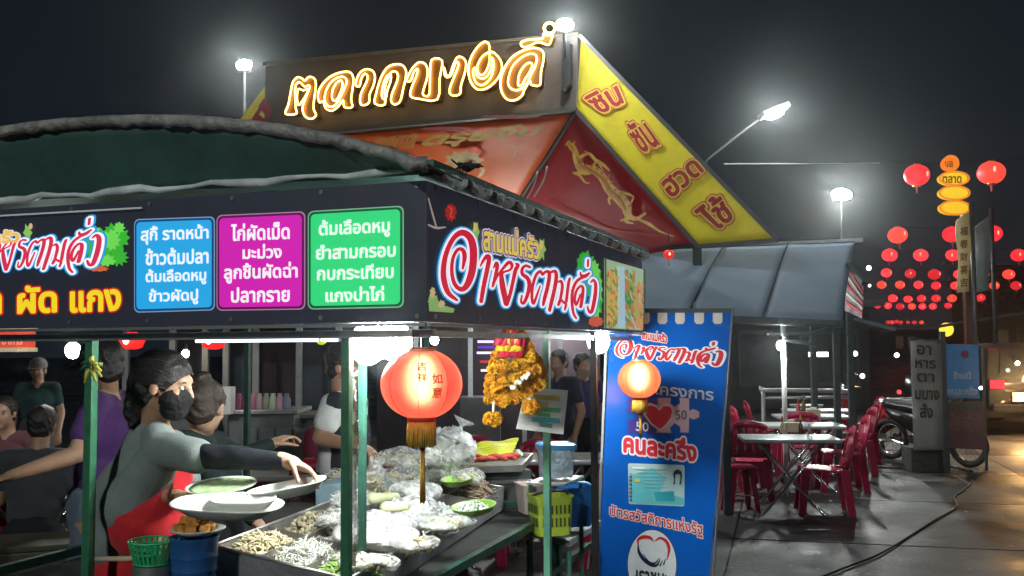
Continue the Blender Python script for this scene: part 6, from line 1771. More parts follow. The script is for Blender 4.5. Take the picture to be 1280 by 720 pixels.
def make_table():
    t = thing('folding_table', '', 'table')
    MB().box((0, 0, .735), (.92, .62, .03)).build('table_top', M_ttop, t, bevel=.006)
    MB().box((0, 0, .716), (.86, .56, .012)).build('table_apron', M_steel, t, bevel=.003)
    for y in (-.25, .25):
        for sg in (-1, 1):
            MB().tube([V((sg * .30, y, .71)), V((-sg * .28, y, .03)), V((-sg * .33, y, .012))], .012, 8).build('crossed_leg', M_chrome, t, smooth=True)
    for sg in (-1, 1):
        MB().tube([V((sg * .33, -.27, .012)), V((sg * .33, .27, .012))], .013, 8).build('foot_bar', M_chrome, t, smooth=True)
        MB().tube([V((sg * .30, -.25, .70)), V((sg * .30, .25, .70))], .010, 6).build('leg_bar', M_chrome, t, smooth=True)
    return t
tb = make_table(); chp = make_chair(); stp = make_stool()
def pxy(x, y, z): p = at_z(x, y, z); return V((p.x, p.y, 0))
tr = -.12
spots = [((985, 546), 'nearest grey metal folding table, napkin box on its back edge'), ((1000, 530), 'second grey metal folding table from the front'), ((1014, 519), 'third grey metal folding table, with sauce bottles'), ((1022, 512), 'farthest grey metal folding table by the steel rack')]
TP = []
for i, ((x, y), lb) in enumerate(spots):
    p = pxy(x, y, .75); TP.append(p)
    o = tb if i == 0 else copy_tree(tb)
    place(o, p, tr, lb, 'folding tables in a row under the grey awning')
rows_ = []
cs = [((1030, 640), 1.75, 'red plastic chair nearest on the right side of the tables'), ((1052, 612), 1.70, 'second red plastic chair along the right side of the tables'), ((1064, 592), 1.62, 'third red plastic chair along the right side of the tables'), ((1072, 578), 1.7, 'farthest red plastic chair on the right side of the tables'),
      ((925, 606), -1.5, 'red plastic chair behind the near stool on the left side'), ((945, 588), -1.6, 'red plastic chair third from the front on the left side'), ((960, 575), -1.5, 'farthest red plastic chair on the left side of the tables')]
for i, ((x, y), rz, lb) in enumerate(cs):
    p = pxy(x, y, 0); o = chp if i == 0 else copy_tree(chp)
    place(o, p, -rz + .0, lb, 'red plastic chairs around the folding tables')
sts = [((925, 640), .1, 'red plastic stool at the left end of the nearest table'), ((905, 612), .3, 'red plastic stool half hidden by the blue banner')]
for i, ((x, y), rz, lb) in enumerate(sts):
    p = pxy(x, y, 0); o = stp if i == 0 else copy_tree(stp)
    place(o, p, rz, lb, 'red plastic stools on the left of the folding tables')
# things on the tables
def on_table(nm, lb, cat, x, y, w_, d_, h_, m, shape='box', mouth=None, zz=.752):
    p = at_z(x, y, zz)
    t = thing(nm, lb, cat, p)
    if shape == 'box':
        MB().box(p + V((0, 0, h_ / 2)), (w_, d_, h_), rz=tr).build('box_body', m, t, bevel=.006)
        MB().box(p + V((0, 0, h_ + .012)), (w_ * .5, d_ * .25, .03), rz=tr).build('napkin', mat('napkin_white', (.75, .72, .66), .8), t, bevel=.004)
    else:
        MB().lathe([(0, 0), (w_, 0), (w_, h_ * .6), (w_ * .45, h_ * .8), (w_ * .4, h_)], p, 16).build('bottle_body', m, t, smooth='angle')
        MB().lathe([(w_ * .5, 0), (w_ * .5, .03), (w_ * .2, .05), (0, .05)], p + V((0, 0, h_)), 12).build('cap', mouth or M_redband, t, smooth='angle')
    return t
M_nap = mat('beige_napkin_box', (.52, .45, .30), .5, var=.15)
on_table('napkin_box', 'beige napkin box on the nearest table', 'napkin box', 989, 540, .14, .10, .10, M_nap)
on_table('napkin_box', 'beige napkin box on the second table', 'napkin box', 1017, 524, .15, .10, .12, M_nap)
on_table('sauce_bottle', 'dark sauce bottle on the second table', 'bottle', 1004, 524, .03, .03, .17, mat('brown_bottle', (.10, .04, .02), .2), 'b')
on_table('sauce_bottle', 'pale sauce bottle left of the beige napkin box on the nearest table', 'bottle', 978, 541, .022, .02, .12, mat('pale_bottle', (.5, .4, .3), .3), 'b')
on_table('sauce_bottle', 'red sauce bottle on the third table', 'bottle', 998, 516, .03, .03, .15, mat('red_bottle', (.3, .03, .02), .3), 'b')
pt = thing('serving_tray', 'round tray lying on the farthest table', 'tray', at_z(1008, 508, .752))
MB().lathe([(0, 0), (.22, 0), (.24, .025), (.23, .025), (.215, .006), (0, .006)], at_z(1008, 508, .762), 28).build('tray_dish', mat('pale_tray', (.55, .58, .58), .35, metal=.4), pt, smooth='angle')
on_table('sauce_bottle', 'green topped bottle beside the red bottle on the third table', 'bottle', 1005, 516, .025, .03, .19, mat('green_bottle', (.05, .12, .05), .2), 'b', mat('green_cap', (.05, .3, .1), .4))
on_table('drinking_glass', 'clear glass at the right side of the nearest table', 'glass', 1012, 549, .028, .03, .10, M_bag, 'b', M_steel)
on_table('sauce_bottle', 'dark bottle on the right part of the nearest table', 'bottle', 1001, 542, .022, .03, .14, mat('dark_bottle', (.06, .03, .02), .2), 'b', mat('yellow_cap', (.6, .45, .05), .4))
lit = MB(); rl = random.Random(77)
for k in range(70):
    x, y = rl.uniform(900, 1270), rl.uniform(590, 715); p_ = at_z(x, y, .004); a_ = rl.uniform(0, 6.3); z_ = rl.uniform(.008, .03)
    lit.add([p_ + V((z_ * math.cos(a_ + q) * rl.uniform(.5, 1), z_ * math.sin(a_ + q) * rl.uniform(.5, 1), rl.uniform(0, .008))) for q in (0, 1.5, 3, 4.6)], [(0, 1, 2, 3)])
tag(lit.build('ground_litter', mat('paper_scraps', (.30, .28, .24), .8, var=.6, scale=3, dirt=(.04, .04, .03)), None, recalc=False), 'tiny scraps and crumbs scattered over the concrete', 'litter', kind='stuff')
# steel rack behind the tables
rk_ = thing('steel_rack', 'low tubular steel rack frame behind the tables', 'rack', V((at_y(1005, 490, 13.4).x, 13.4, 0)))
for (x0, y0, x1, y1) in ((954, 488, 1063, 489),):
    p, q = at_y(x0, y0, 13.4), at_y(x1, y1, 13.6)
    MB().tube(smoothline([V((p.x, p.y, 0)), V((p.x, p.y, p.z - .06)), V((p.x + .05, p.y, p.z)), V((q.x - .05, q.y, q.z)), V((q.x, q.y, q.z - .06)), V((q.x, q.y, 0))], 4), .028, 8).build('rack_frame', M_steel, rk_, smooth=True)
    MB().tube([V((p.x, p.y, .95)), V((q.x, q.y, .95))], .02, 8).build('rack_bar', M_steel, rk_, smooth=True)
    MB().tube([V((p.x, p.y, .45)), V((q.x, q.y, .45))], .02, 8).build('rack_bar', M_steel, rk_, smooth=True)
# ================================================================ stall with the grey awning
aw = thing('awning_stall', 'open stall with a sloping blue grey awning and dark metal posts', 'stall', V((at_y(1000, 500, 11).x, 11, 0)))
M_awn = mat('blue_grey_awning', (.20, .255, .33), .9, var=.16, scale=1.0, bump=.03, bscale=5, spec=.04)
aTL, aTR, aBR, aBL = at_y(800, 312, 12.6), at_y(1069, 301, 12.6), at_y(1053, 405, 9.8), at_y(735, 392, 9.8)
def awp(a, b):
    p = (aTL * (1 - b) + aTR * b) * (1 - a) + (aBL * (1 - b) + aBR * b) * a
    return p + V((0, 0, .045 * math.sin(math.pi * a)))
fr_ = [0, .33, .655, 1.0]
fr_ = [0, (905 - 800) / 269, (985 - 800) / 269, 1.0]
for k in range(3):
    b0, b1 = fr_[k] + (.002 if k else 0), fr_[k + 1] - .002
    MB().sheet([[awp(i / 10, b0 + (b1 - b0) * j / 8) for j in range(9)] for i in range(11)], .02).build('awning_panel', M_awn, aw, smooth=True)
for k in (1, 2):
    MB().tube([awp(i / 10, fr_[k]) + V((0, -.01, .012)) for i in range(11)], .006, 6).build('awning_seam', mat('dark_seam', (.02, .024, .03), 1.0, spec=.05), aw, smooth=True)
MB().beam(aBL, aBR, .05, .07).build('front_bar', mat('awning_bar', (.10, .12, .13), .45, metal=.5), aw)
MB().beam(at_y(973, 402, 9.72), at_y(1044, 403, 9.72), .03, .05).build('front_plate', mat('plate_dark', (.12, .15, .15), .4), aw)
MB().beam(aTL, at_y(1078, 300, 12.6), .05, .05).build('ridge_bar', M_steel, aw)
dk = mat('dark_metal_post', (.07, .08, .085), .45, metal=.5)
for x, y, Y in ((1044, 402, 12.4), (905, 402, 9.9), (1060, 330, 12.6), (1014, 330, 12.7), (905, 330, 12.7), (820, 402, 9.9)):
    p = at_y(x, y, Y)
    MB().beam(V((p.x, p.y, 0)), p, .07, .07).build('stall_post', dk, aw)
for x0, y0, x1, y1, Y in ((980, 425, 1020, 431, 11.0), (1000, 422, 1050, 405, 11.0), (960, 418, 1045, 414, 12.2)):
    MB().beam(at_y(x0, y0, Y), at_y(x1, y1, Y), .04, .03).build('brace', dk, aw)
p = at_y(976, 432, 11.0)
bulb_lamp('bare white bulb shining under the grey awning', p, .045, 620, p.z + .35)
p2 = V((p.x + .05, p.y + .08, 0))
tag(MB().tube([p2, V((p2.x, p2.y, 2.1))], .028, 8).build('pale_pole', mat('white_pole', (.6, .62, .6), .4), None, smooth=True), 'pale pole directly below the bare bulb under the awning', 'pole')
for k, (x, y) in enumerate(((1023, 443),)):
    q = at_y(x, y, 16); tag(MB().box(q, (.30, .06, .07)).build('wall_light', glow('wall_light', (.9, 1, .95), 9), None, bevel=.01), 'small horizontal light glimmering behind the awning posts', 'lamp')
# printed side flap of the awning
fl = thing('side_flap', 'striped printed cloth flap hanging at the right edge of the grey awning', 'cloth flap', at_y(1062, 360, 11))
q0, q1, q2, q3 = at_y(1060, 330, 11.4), at_y(1079, 358, 11.0), at_y(1077, 398, 10.8), at_y(1056, 388, 11.2)
MB().sheet([[q0, q1], [q3, q2]], .01).build('flap_cloth', mat('dark_flap', (.10, .03, .04), .6, var=.9, scale=5, dirt=(.45, .42, .42)), fl)
for k in range(5):
    MB().beam(q0.lerp(q3, .1 + .18 * k) + V((0, -.02, 0)), q1.lerp(q2, .25 + .15 * k) + V((0, -.02, 0)), .01, .035).build('flap_stripe', mat('white_stripe', (.5, .5, .48), .6) if k % 2 else M_redband, fl)
MB().beam(at_y(1060, 330, 11.4), at_y(1080, 354, 11.0), .05, .05).build('flap_pole', dk, fl); MB().beam(at_y(1068, 398, 11.1), at_y(1120, 412, 10.9), .05, .04).build('flap_pole', dk, fl)
# ================================================================ cloth banners, menu board by the road
wb = thing('white_cloth_banner', 'narrow white hanging cloth banner with black Thai letters stacked vertically', 'banner', at_z(1160, 592, 0))
Yw = at_z(1160, 592, 0).y
wn = V((0, -1, 0)); wp_ = V((0, Yw, 0))
def onW(k): return lambda x, y: on_plane(x, y, wp_ - V((0, .034 + .003 * k, 0)), wn)
g_ = [[on_plane(x, y, wp_ + V((0, .02 * math.sin(y * .05 + x * .1), 0)), wn) for x in (1138 + (y - 425) * .03, 1149 + (y - 425) * .02, 1163 + (y - 425) * .02, 1177 + (y - 425) * .02)] for y in range(425, 564, 6)]
MB().sheet(g_, .006).build('cloth_sheet', cloth_lit('white_banner_cloth', (.30, .29, .27), .7, .2, .4), wb, smooth=True)
for txt, y0, y1, x0, x1 in (('อา', 431, 443, 1146, 1164), ('หาร', 449, 460, 1144, 1170), ('ตา', 466, 477, 1146, 1168), ('มบาง', 487, 499, 1144, 1174), ('สั่ง', 503, 522, 1150, 1166)):
    flat('painted_letters', warp(glyphs(txt, off=.018), ((x0, y0), (x1, y0 + 1), (x1, y1 + 1), (x0, y1))), onW(1), mat('black_brown_paint', (.035, .015, .010), .6), wb)
MB().beam(on_plane(1137, 424, wp_, wn), on_plane(1178, 426, wp_, wn), .03, .03).build('top_bar', dk, wb)
bp_ = on_plane(1180, 424, wp_, wn); MB().beam(V((bp_.x, bp_.y + .05, 0)), V((bp_.x, bp_.y + .05, bp_.z + .1)), .06, .06).build('post', dk, wb)
q = at_z(1158, 590, 0); tag(MB().box(V((q.x, q.y + .12, .16)), (.42, .3, .32), rz=.05).build('concrete_block', M_conc, None, bevel=.015), 'concrete block at the foot of the white cloth banner', 'block')
bb_ = thing('small_blue_banner', 'blue project banner above a dark menu board right of the white cloth banner', 'banner', at_z(1205, 588, 0))
Yb = at_z(1205, 588, 0).y; wp2 = V((0, Yb, 0))
def onS(k): return lambda x, y: on_plane(x, y, wp2 - V((0, .004 + .003 * k, 0)), wn)
def plate(nm, px, m, k=0, par=bb_, th=.02):
    c_ = [onS(k)(*p) for p in px]; MB().sheet([[c_[3], c_[2]], [c_[0], c_[1]]], th).build(nm, m, par)
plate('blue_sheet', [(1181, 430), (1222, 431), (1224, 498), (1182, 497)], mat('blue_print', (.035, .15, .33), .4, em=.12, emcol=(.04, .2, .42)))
plate('menu_sheet', [(1182, 502), (1228, 502), (1233, 562), (1184, 560)], mat('menu_print', (.05, .035, .04), .4, var=.8, scale=12, dirt=(.16, .06, .06)))
plate('menu_sheet', [(1184, 517), (1226, 517), (1227, 538), (1185, 537)], mat('menu_rows', (.16, .07, .08), .4, var=.7, scale=30, dirt=(.04, .03, .03)), 1)
for k in range(4):
    flat('printed_dish', [disc(1190 + 10 * k, 508, 3.4, 4)], onS(9), mat('dish_print', (.05, .09, .07), .5), bb_)
flat('printed_heart', [disc(1206, 443, 5, 5)], onS(9), mat('heart_print', (.20, .03, .08), .5), bb_)
for txt, q in (('ร้านนี้', ((1192, 464), (1214, 464), (1214, 474), (1192, 474))), ('คนละครึ่ง', ((1184, 483), (1222, 483), (1222, 494), (1184, 494)))):
    flat('printed_word', warp(glyphs(txt, off=.05), q), onS(9), mat('pale_letter_ink', (.35, .42, .5), .5), bb_)
for x in (1181, 1228):
    a = onS(-4)(x, 432); MB().beam(V((a.x, a.y, 0)), a, .03, .03).build('post', dk, bb_)
# ================================================================ motorcycles
M_tyre = mat('tyre_rubber', (.012, .012, .012), .7); M_bike = mat('bike_red_paint', (.20, .008, .015), .2, coat=.5); M_bikeb = mat('bike_black', (.012, .012, .014), .3, coat=.3)
def motorcycle(label, loc, rz, paint):
    t = thing('motorcycle', label, 'motorcycle')
    def wheel(x):
        w_ = MB().tube([V((x + .26 * math.cos(a), 0, .29 + .26 * math.sin(a))) for a in [2 * math.pi * i / 30 for i in range(30)]], .034, 8, closed=True).build('wheel', M_tyre, t, smooth=True)
        MB().tube([V((x + .215 * math.cos(a), 0, .29 + .215 * math.sin(a))) for a in [2 * math.pi * i / 30 for i in range(30)]], .013, 6, closed=True).build('rim', M_chrome, w_, smooth=True)
        for k in range(16):
            a = 2 * math.pi * k / 16
            MB().tube([V((x, .02 * (-1) ** k, .29)), V((x + .21 * math.cos(a + .15), 0, .29 + .21 * math.sin(a + .15)))], .0025, 4).build('spoke', M_chrome, w_)
        MB().lathe([(.035, -.05), (.035, .05)], (x, 0, .29), 12, rot=Matrix.Rotation(R(90), 3, 'X')).build('hub', M_chrome, w_)
    wheel(.62); wheel(-.60)
    MB().tube([V((.62, .06, .29)), V((.48, .06, .72)), V((.42, .06, .95))], .022, 8).build('fork', M_chrome, t, smooth=True)
    MB().tube([V((.62, -.06, .29)), V((.48, -.06, .72)), V((.42, -.06, .95))], .022, 8).build('fork', M_chrome, t, smooth=True)
    B = Body(); B.cap(V((.44, 0, .85)), V((.38, 0, .45)), .09, .11); B.cap(V((.38, 0, .42)), V((-.05, 0, .38)), .09, .10); B.cap(V((-.05, 0, .42)), V((-.55, 0, .68)), .11, .09); B.cap(V((-.2, 0, .58)), V((-.6, 0, .70)), .11, .08)
    B.merge('fairing', paint, t, .018, 3)
    B = Body(); B.cap(V((-.05, 0, .74)), V((-.62, 0, .80)), .10, .09); B.merge('seat', M_bikeb, t, .018, 3)
    MB().tube([V((.40, 0, .96)), V((.38, .16, 1.02)), V((.28, .32, 1.0))], .013, 8).build('handlebar', M_chrome, t, smooth=True); MB().tube([V((.40, 0, .96)), V((.38, -.16, 1.02)), V((.28, -.32, 1.0))], .013, 8).build('handlebar', M_chrome, t, smooth=True)
    MB().ball((.47, 0, .95), (.09, .10, .09), 14, 10).build('headlight', M_chrome, t, smooth=True)
    for sg in (-1, 1):
        MB().tube([V((.36, sg * .2, 1.02)), V((.34, sg * .26, 1.16))], .006, 6).build('mirror_stem', M_chrome, t); MB().ball((.34, sg * .28, 1.2), (.015, .06, .04), 12, 8).build('mirror', M_chrome, t, smooth=True)
    MB().tube(smoothline([V((.75, 0, .50)), V((.62, 0, .60)), V((.42, 0, .56))], 4), .05, 8).build('front_mudguard', paint, t, smooth=True)
    B = Body(); B.ball((0.02, 0, .30), (.17, .12, .12)); B.merge('engine', M_steel, t, .02, 2)
    MB().tube([V((.1, .12, .25)), V((-.2, .14, .24)), V((-.65, .14, .32))], [.02, .03, .045], 8).build('exhaust', M_chrome, t, smooth=True)
    MB().box((-.72, 0, .68), (.04, .12, .07)).build('tail_light', glow('dim_tail', (.5, .02, .01), .6), t, bevel=.01)
    return place(t, loc, rz)
q = at_z(1112, 572, 0); motorcycle('dark red motorcycle parked behind the white cloth banner', V((q.x - .05, q.y + .35, 0)), 2.6, M_bike)
q = at_z(1212, 584, 0); motorcycle('black motorcycle standing behind the small menu board', V((q.x - .34, q.y + .52, 0)), -1.0, M_bikeb)
# ================================================================ dark pickup at the right edge
cr0 = at_z(1300, 545, 0)
car = thing('parked_car', 'dark car at the right edge with red tail lamp and pale number plate', 'car', V((cr0.x, cr0.y, 0)))
Mcar = mat('dark_car_paint', (.012, .013, .016), .22, coat=.6, var=.05)
cy0 = cr0.y
def cpt(x, y, z): return V((cr0.x + x, cy0 + y, z))
prof = [(0, .45), (0.0, .95), (.05, 1.02), (.25, 1.55), (.5, 1.66), (1.9, 1.66), (2.6, 1.1), (3.9, 1.0), (4.1, .6), (4.1, .35), (0.1, .32)]
rings = []
for x, k, dz in ((-.92, .90, -.03), (-.86, .97, -.01), (-.6, 1, 0), (0, 1, .01), (.6, 1, 0), (.86, .97, -.01), (.92, .90, -.03)):
    rings.append([cpt(x * (1 - max(0, (z - 1.0)) * .28), 2.05 + (y - 2.05) * k, .95 + (z - .95) * (k * .5 + .5) + dz) for y, z in prof] + [cpt(x, 2.05 + (prof[0][0] - 2.05) * k, prof[0][1])])
mb = MB(); mb.sheet(rings); n_ = len(prof)
mb.add(rings[0][:-1], [tuple(range(n_))]); mb.add(rings[-1][:-1], [tuple(range(n_))])
mb.build('body', Mcar, car, smooth='angle')
MB().sheet([[cpt(-.66, .06, 1.06), cpt(.66, .06, 1.06)], [cpt(-.55, .225, 1.50), cpt(.55, .225, 1.50)]], .01).build('rear_window', mat('dark_glass', (.01, .012, .014), .06, spec=1), car)
for sg in (-1, 1):
    MB().box(cpt(sg * .74, -.015, .93), (.24, .05, .15)).build('tail_light', glow('tail_lamp', (1, .03, .05), 2.2) if sg < 0 else mat('dull_tail', (.25, .01, .01), .3), car, bevel=.015)
    for y in (.8, 3.3):
        w_ = MB().lathe([(.0, -.1), (.22, -.1), (.31, -.09), (.33, 0), (.31, .09), (.22, .1), (0, .1)], cpt(sg * .8, y, .33), 24, rot=Matrix.Rotation(R(90), 3, 'Y')).build('wheel', M_tyre, car, smooth='angle')
MB().box(cpt(0, -.03, .50), (1.7, .10, .16)).build('bumper', Mcar, car, bevel=.03)
MB().box(cpt(-.28, -.05, .70), (.42, .015, .16)).build('number_plate', mat('plate_pale', (.5, .5, .46), .4), car, bevel=.004)
MB().sheet([[cpt(-.6, -.012, .79), cpt(.5, -.012, .79)], [cpt(-.6, -.012, .82), cpt(.5, -.012, .82)]], .01).build('trim_strip', M_chrome, car)
# ================================================================ lantern strings over the street
M_farlan = mat('far_lantern_red', (.60, .02, .03), .5, em=1.5, emcol=(.74, .022, .032), var=.3, scale=3)
M_farhot = glow('far_lantern_heart', (1.0, .42, .25), 1.6)
fp = thing('paper_lantern', '', 'lantern')
def far_shape():
    N = 24; rings = []
    for i in range(13):
        a = math.pi * (.08 + .84 * i / 12); ring = []
        for k in range(N):
            th = 2 * math.pi * k / N; rb = 1 - .05 * (1 - abs(math.sin(th * 4))) ** 4
            ring.append(V((.5 * math.sin(a) * rb * math.cos(th), .5 * math.sin(a) * rb * math.sin(th), -.42 * math.cos(a))))
        rings.append(ring + [ring[0]])
    return MB().sheet(rings)
far_shape().build('shade', M_farlan, fp, smooth=True)
MB().lathe([(.14, -.46), (.15, -.40), (.10, -.39)], (0, 0, 0), 14).build('collar', M_goldm, fp); MB().lathe([(.10, .39), (.14, .41), (.13, .46)], (0, 0, 0), 14).build('collar', M_goldm, fp)
MB().ball((.06, -.475, .02), (.05, .03, .11), 10, 8).build('bright_spot', M_farhot, fp, smooth=True)
MB().tube([V((0, 0, -.45)), V((0.02, 0, -.72))], [.05, .02], 6).build('tassel', mat('tassel_red', (.5, .05, .03), .6, em=.3, emcol=(.7, .1, .1)), fp)
ORD = ['first', 'second', 'third', 'fourth', 'fifth', 'sixth', 'seventh', 'eighth']
LROWS = [[(1146, 219, 32), (1239, 216, 34)], [(1122, 294, 20), (1190, 293, 20), (1240, 292, 23)], [(1112, 319, 16), (1151, 319, 16), (1191, 319, 16), (1233, 319, 17), (1273, 319, 16)],
         [(1108, 341, 12.5), (1138, 342, 12.5), (1168, 343, 13), (1199, 343, 13), (1229, 343, 13), (1261, 343, 14)], [(1102, 356, 10.5), (1125, 356, 10.5), (1148, 356, 10.5), (1170, 357, 10.5), (1194, 357, 10.5), (1217, 357, 10.5), (1243, 357, 11), (1270, 357, 11.5)],
         [(1116, 373, 9.5), (1135, 374, 9), (1152, 373, 9.5), (1170, 373, 9.5), (1190, 373, 9.5), (1209, 372, 9.5), (1226, 372, 9.5)], [(1097, 382, 8), (1110, 382, 8), (1125, 383, 8), (1140, 383, 8), (1153, 383, 8), (1166, 383, 7.5), (1185, 382, 8), (1199, 382, 8)],
         [(1110, 403, 5), (1115, 403, 5), (1121, 402, 5), (1126, 403, 5), (1135, 403, 4.5), (1143, 403, 4.5), (1152, 403, 4.5)]]
first = True; rnd = random.Random(6)
LM = [M_farlan] + [mat('far_lantern_red', (.60, .02, .03), .5, em=e_, emcol=c_, var=.3, scale=3) for e_, c_ in ((1.05, (.70, .02, .03)), (2.1, (.78, .03, .035)), (1.6, (.80, .05, .03)))]
for ri, row in enumerate(LROWS):
    pts = []
    for ci, (x, y, d) in enumerate(row):
        Y = .56 * FPX / row[0][2]
        p = at_y(x, y, Y); pts.append(p)
        o = fp if first else copy_tree(fp); first = False
        gs = 1.0 if ri == 0 else rnd.uniform(1.04, 1.22)
        place(o, p, rnd.uniform(-.7, .7), '%s red lantern from the left in the %s string from the top' % (ORD[ci], ORD[ri]), 'red lantern strings over the street', scale=.56 * d / row[0][2] * gs, tilt=(rnd.uniform(-.1, .1), rnd.uniform(-.14, .14)))
        if ci or ri:
            me_ = LM[rnd.randrange(4)]
            for ch_ in o.children:
                if ch_.name.startswith('shade'): ch_.material_slots[0].link = 'OBJECT'; ch_.material_slots[0].material = me_
    a_ = pts[0] + (pts[0] - pts[1]) * .35; b_ = pts[-1] + (pts[-1] - pts[-2]) * .6
    L = [a_ + V((0, 0, .35))] + [q + V((0, 0, .27)) for q in pts] + [b_ + V((0, 0, .35))]
    tag(MB().tube(smoothline(L, 3), .006 + .0025 * ri, 5).build('lantern_wire', M_wire, None), 'thin wire carrying the %s string of lanterns from the top' % ORD[ri], 'wire')
# ================================================================ oval shop signs on a pole, tall flags
os_ = thing('oval_sign_stack', 'stack of yellow lit oval signs under a round orange one on a tall pole', 'sign', V((at_y(1190, 300, 21).x, 21, 0)))
for x, y, rx, ry_, c in ((1186, 205, 9, 9, (1, .22, .02)), (1190, 224, 18, 8.3, (1, .62, .02)), (1190.5, 242, 18.3, 8.3, (1, .66, .02)), (1191, 260.5, 18.3, 8.5, (1, .62, .02))):
    p = at_y(x, y, 21); k = 21 / FPX
    MB().lathe([(0, -.1), (.93, -.1), (1, -.05), (1, .05), (.93, .1), (0, .1)], p, 32, rot=Matrix.Rotation(R(90), 3, 'X') @ Matrix.Diagonal((rx * k, ry_ * k, 1))).build('oval_box', glow('oval_sign', c, .95), os_)
    MB().tube([p + V((rx * k * 1.02 * math.cos(a), -.11, ry_ * k * 1.02 * math.sin(a))) for a in [2 * math.pi * i / 32 for i in range(32)]], .022, 6, closed=True).build('oval_rim', glow('oval_rim_light', (1, .28, .02), .9), os_)
p = at_y(1190, 224, 20.88)
for x0, x1, y0, y1, tx in ((1178, 1202, 220, 229, 'ตลาด'), (1181, 1191, 201, 209, 'บล')):
    flat('sign_word', warp(glyphs(tx, off=.03), ((x0, y0), (x1, y0), (x1, y1), (x0, y1))), lambda x, y: at_y(x, y, 20.88), mat('dark_orange_print', (.35, .10, .01), .6), os_)
p = at_y(1211, 262, 21); MB().beam(V((p.x, p.y + .2, 0)), p + V((0, .2, .0)), .14, .14).build('sign_pole', mat('rust_pole', (.12, .04, .03), .6), os_)
def flag(label, px, Y, m, lt=None):
    t = thing('vertical_flag', label, 'flag', V((at_y(px[0][0], 400, Y).x, Y, 0)))
    c_ = [at_y(x, y, Y) for x, y in px]
    MB().sheet([[c_[0].lerp(c_[3], i / 8) + V((0, .05 * math.sin(i), 0)), c_[1].lerp(c_[2], i / 8) + V((0, .05 * math.sin(i + 1), 0))] for i in range(9)], .03).build('flag_cloth', m, t, smooth=True)
    a = c_[1] if lt is None else c_[lt]; MB().tube([V((a.x + .05, a.y + .06, 0)), a + V((.05, .06, .2))], .05, 8).build('flag_pole', dk, t, smooth=True)
    return t
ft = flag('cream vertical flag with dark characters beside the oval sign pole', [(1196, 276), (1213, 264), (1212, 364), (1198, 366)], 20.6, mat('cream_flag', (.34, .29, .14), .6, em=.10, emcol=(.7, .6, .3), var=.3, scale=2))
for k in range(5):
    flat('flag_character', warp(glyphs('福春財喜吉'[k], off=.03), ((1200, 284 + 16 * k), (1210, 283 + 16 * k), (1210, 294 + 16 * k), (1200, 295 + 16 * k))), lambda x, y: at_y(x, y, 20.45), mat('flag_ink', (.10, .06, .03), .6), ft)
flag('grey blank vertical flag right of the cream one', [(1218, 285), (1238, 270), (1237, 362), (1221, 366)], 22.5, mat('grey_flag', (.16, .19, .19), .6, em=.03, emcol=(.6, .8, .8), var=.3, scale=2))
# ================================================================ far street: dark buildings, trees, lights
M_dkb = mat('dark_shopfront', (.035, .035, .038), .7, var=.4, scale=1.5)
M_dkb2 = mat('dark_concrete_block', (.05, .05, .055), .7, var=.3, scale=1)
def shophouse(label, x0, x1, ytop, Y, m, seed, fl_=2):
    a, b = at_y(x0, ytop, Y), at_y(x1, ytop, Y); h = a.z; w0 = b.x - a.x; cx_ = (a.x + b.x) / 2
    t = thing('shophouse', label, 'building', V((cx_, Y + 3, 0)))
    MB().box(V((cx_, Y + 3, h / 2)), (w0, 6, h)).build('wall', m, t)
    MB().box(V((cx_, Y + 2.6, h + .08)), (w0 + .3, 6.8, .16)).build('roof', M_dkb, t)
    rnd = random.Random(seed); n_ = max(2, int(w0 / 1.8)); fh = h / fl_
    for i in range(n_):
        for f_ in range(fl_):
            xx = a.x + (i + .5) * w0 / n_
            wd = MB().box(V((xx, Y - .02, fh * (f_ + .5))), (w0 / n_ * .7, .06, fh * .55)).build('window' if f_ else 'shutter', mat('window_frame_dark', (.06, .06, .06), .5), t)
            MB().box(V((xx, Y - .056, fh * (f_ + .5))), (w0 / n_ * .62, .012, fh * .47)).build('pane', M_dkb if rnd.random() > .25 else mat('dim_pane', (.08, .07, .05), .3, em=.03, emcol=(1, .7, .4)), wd)
    return t
shophouse('dark two storey shophouse behind the lantern strings on the right', 1232, 1420, 335, 75, M_dkb2, 1)
shophouse('low dark building at the end of the street', 1085, 1225, 412, 160, M_dkb, 2, 1)
shophouse('dark row building behind the grey awning', 820, 1085, 385, 26, M_dkb, 3, 1)
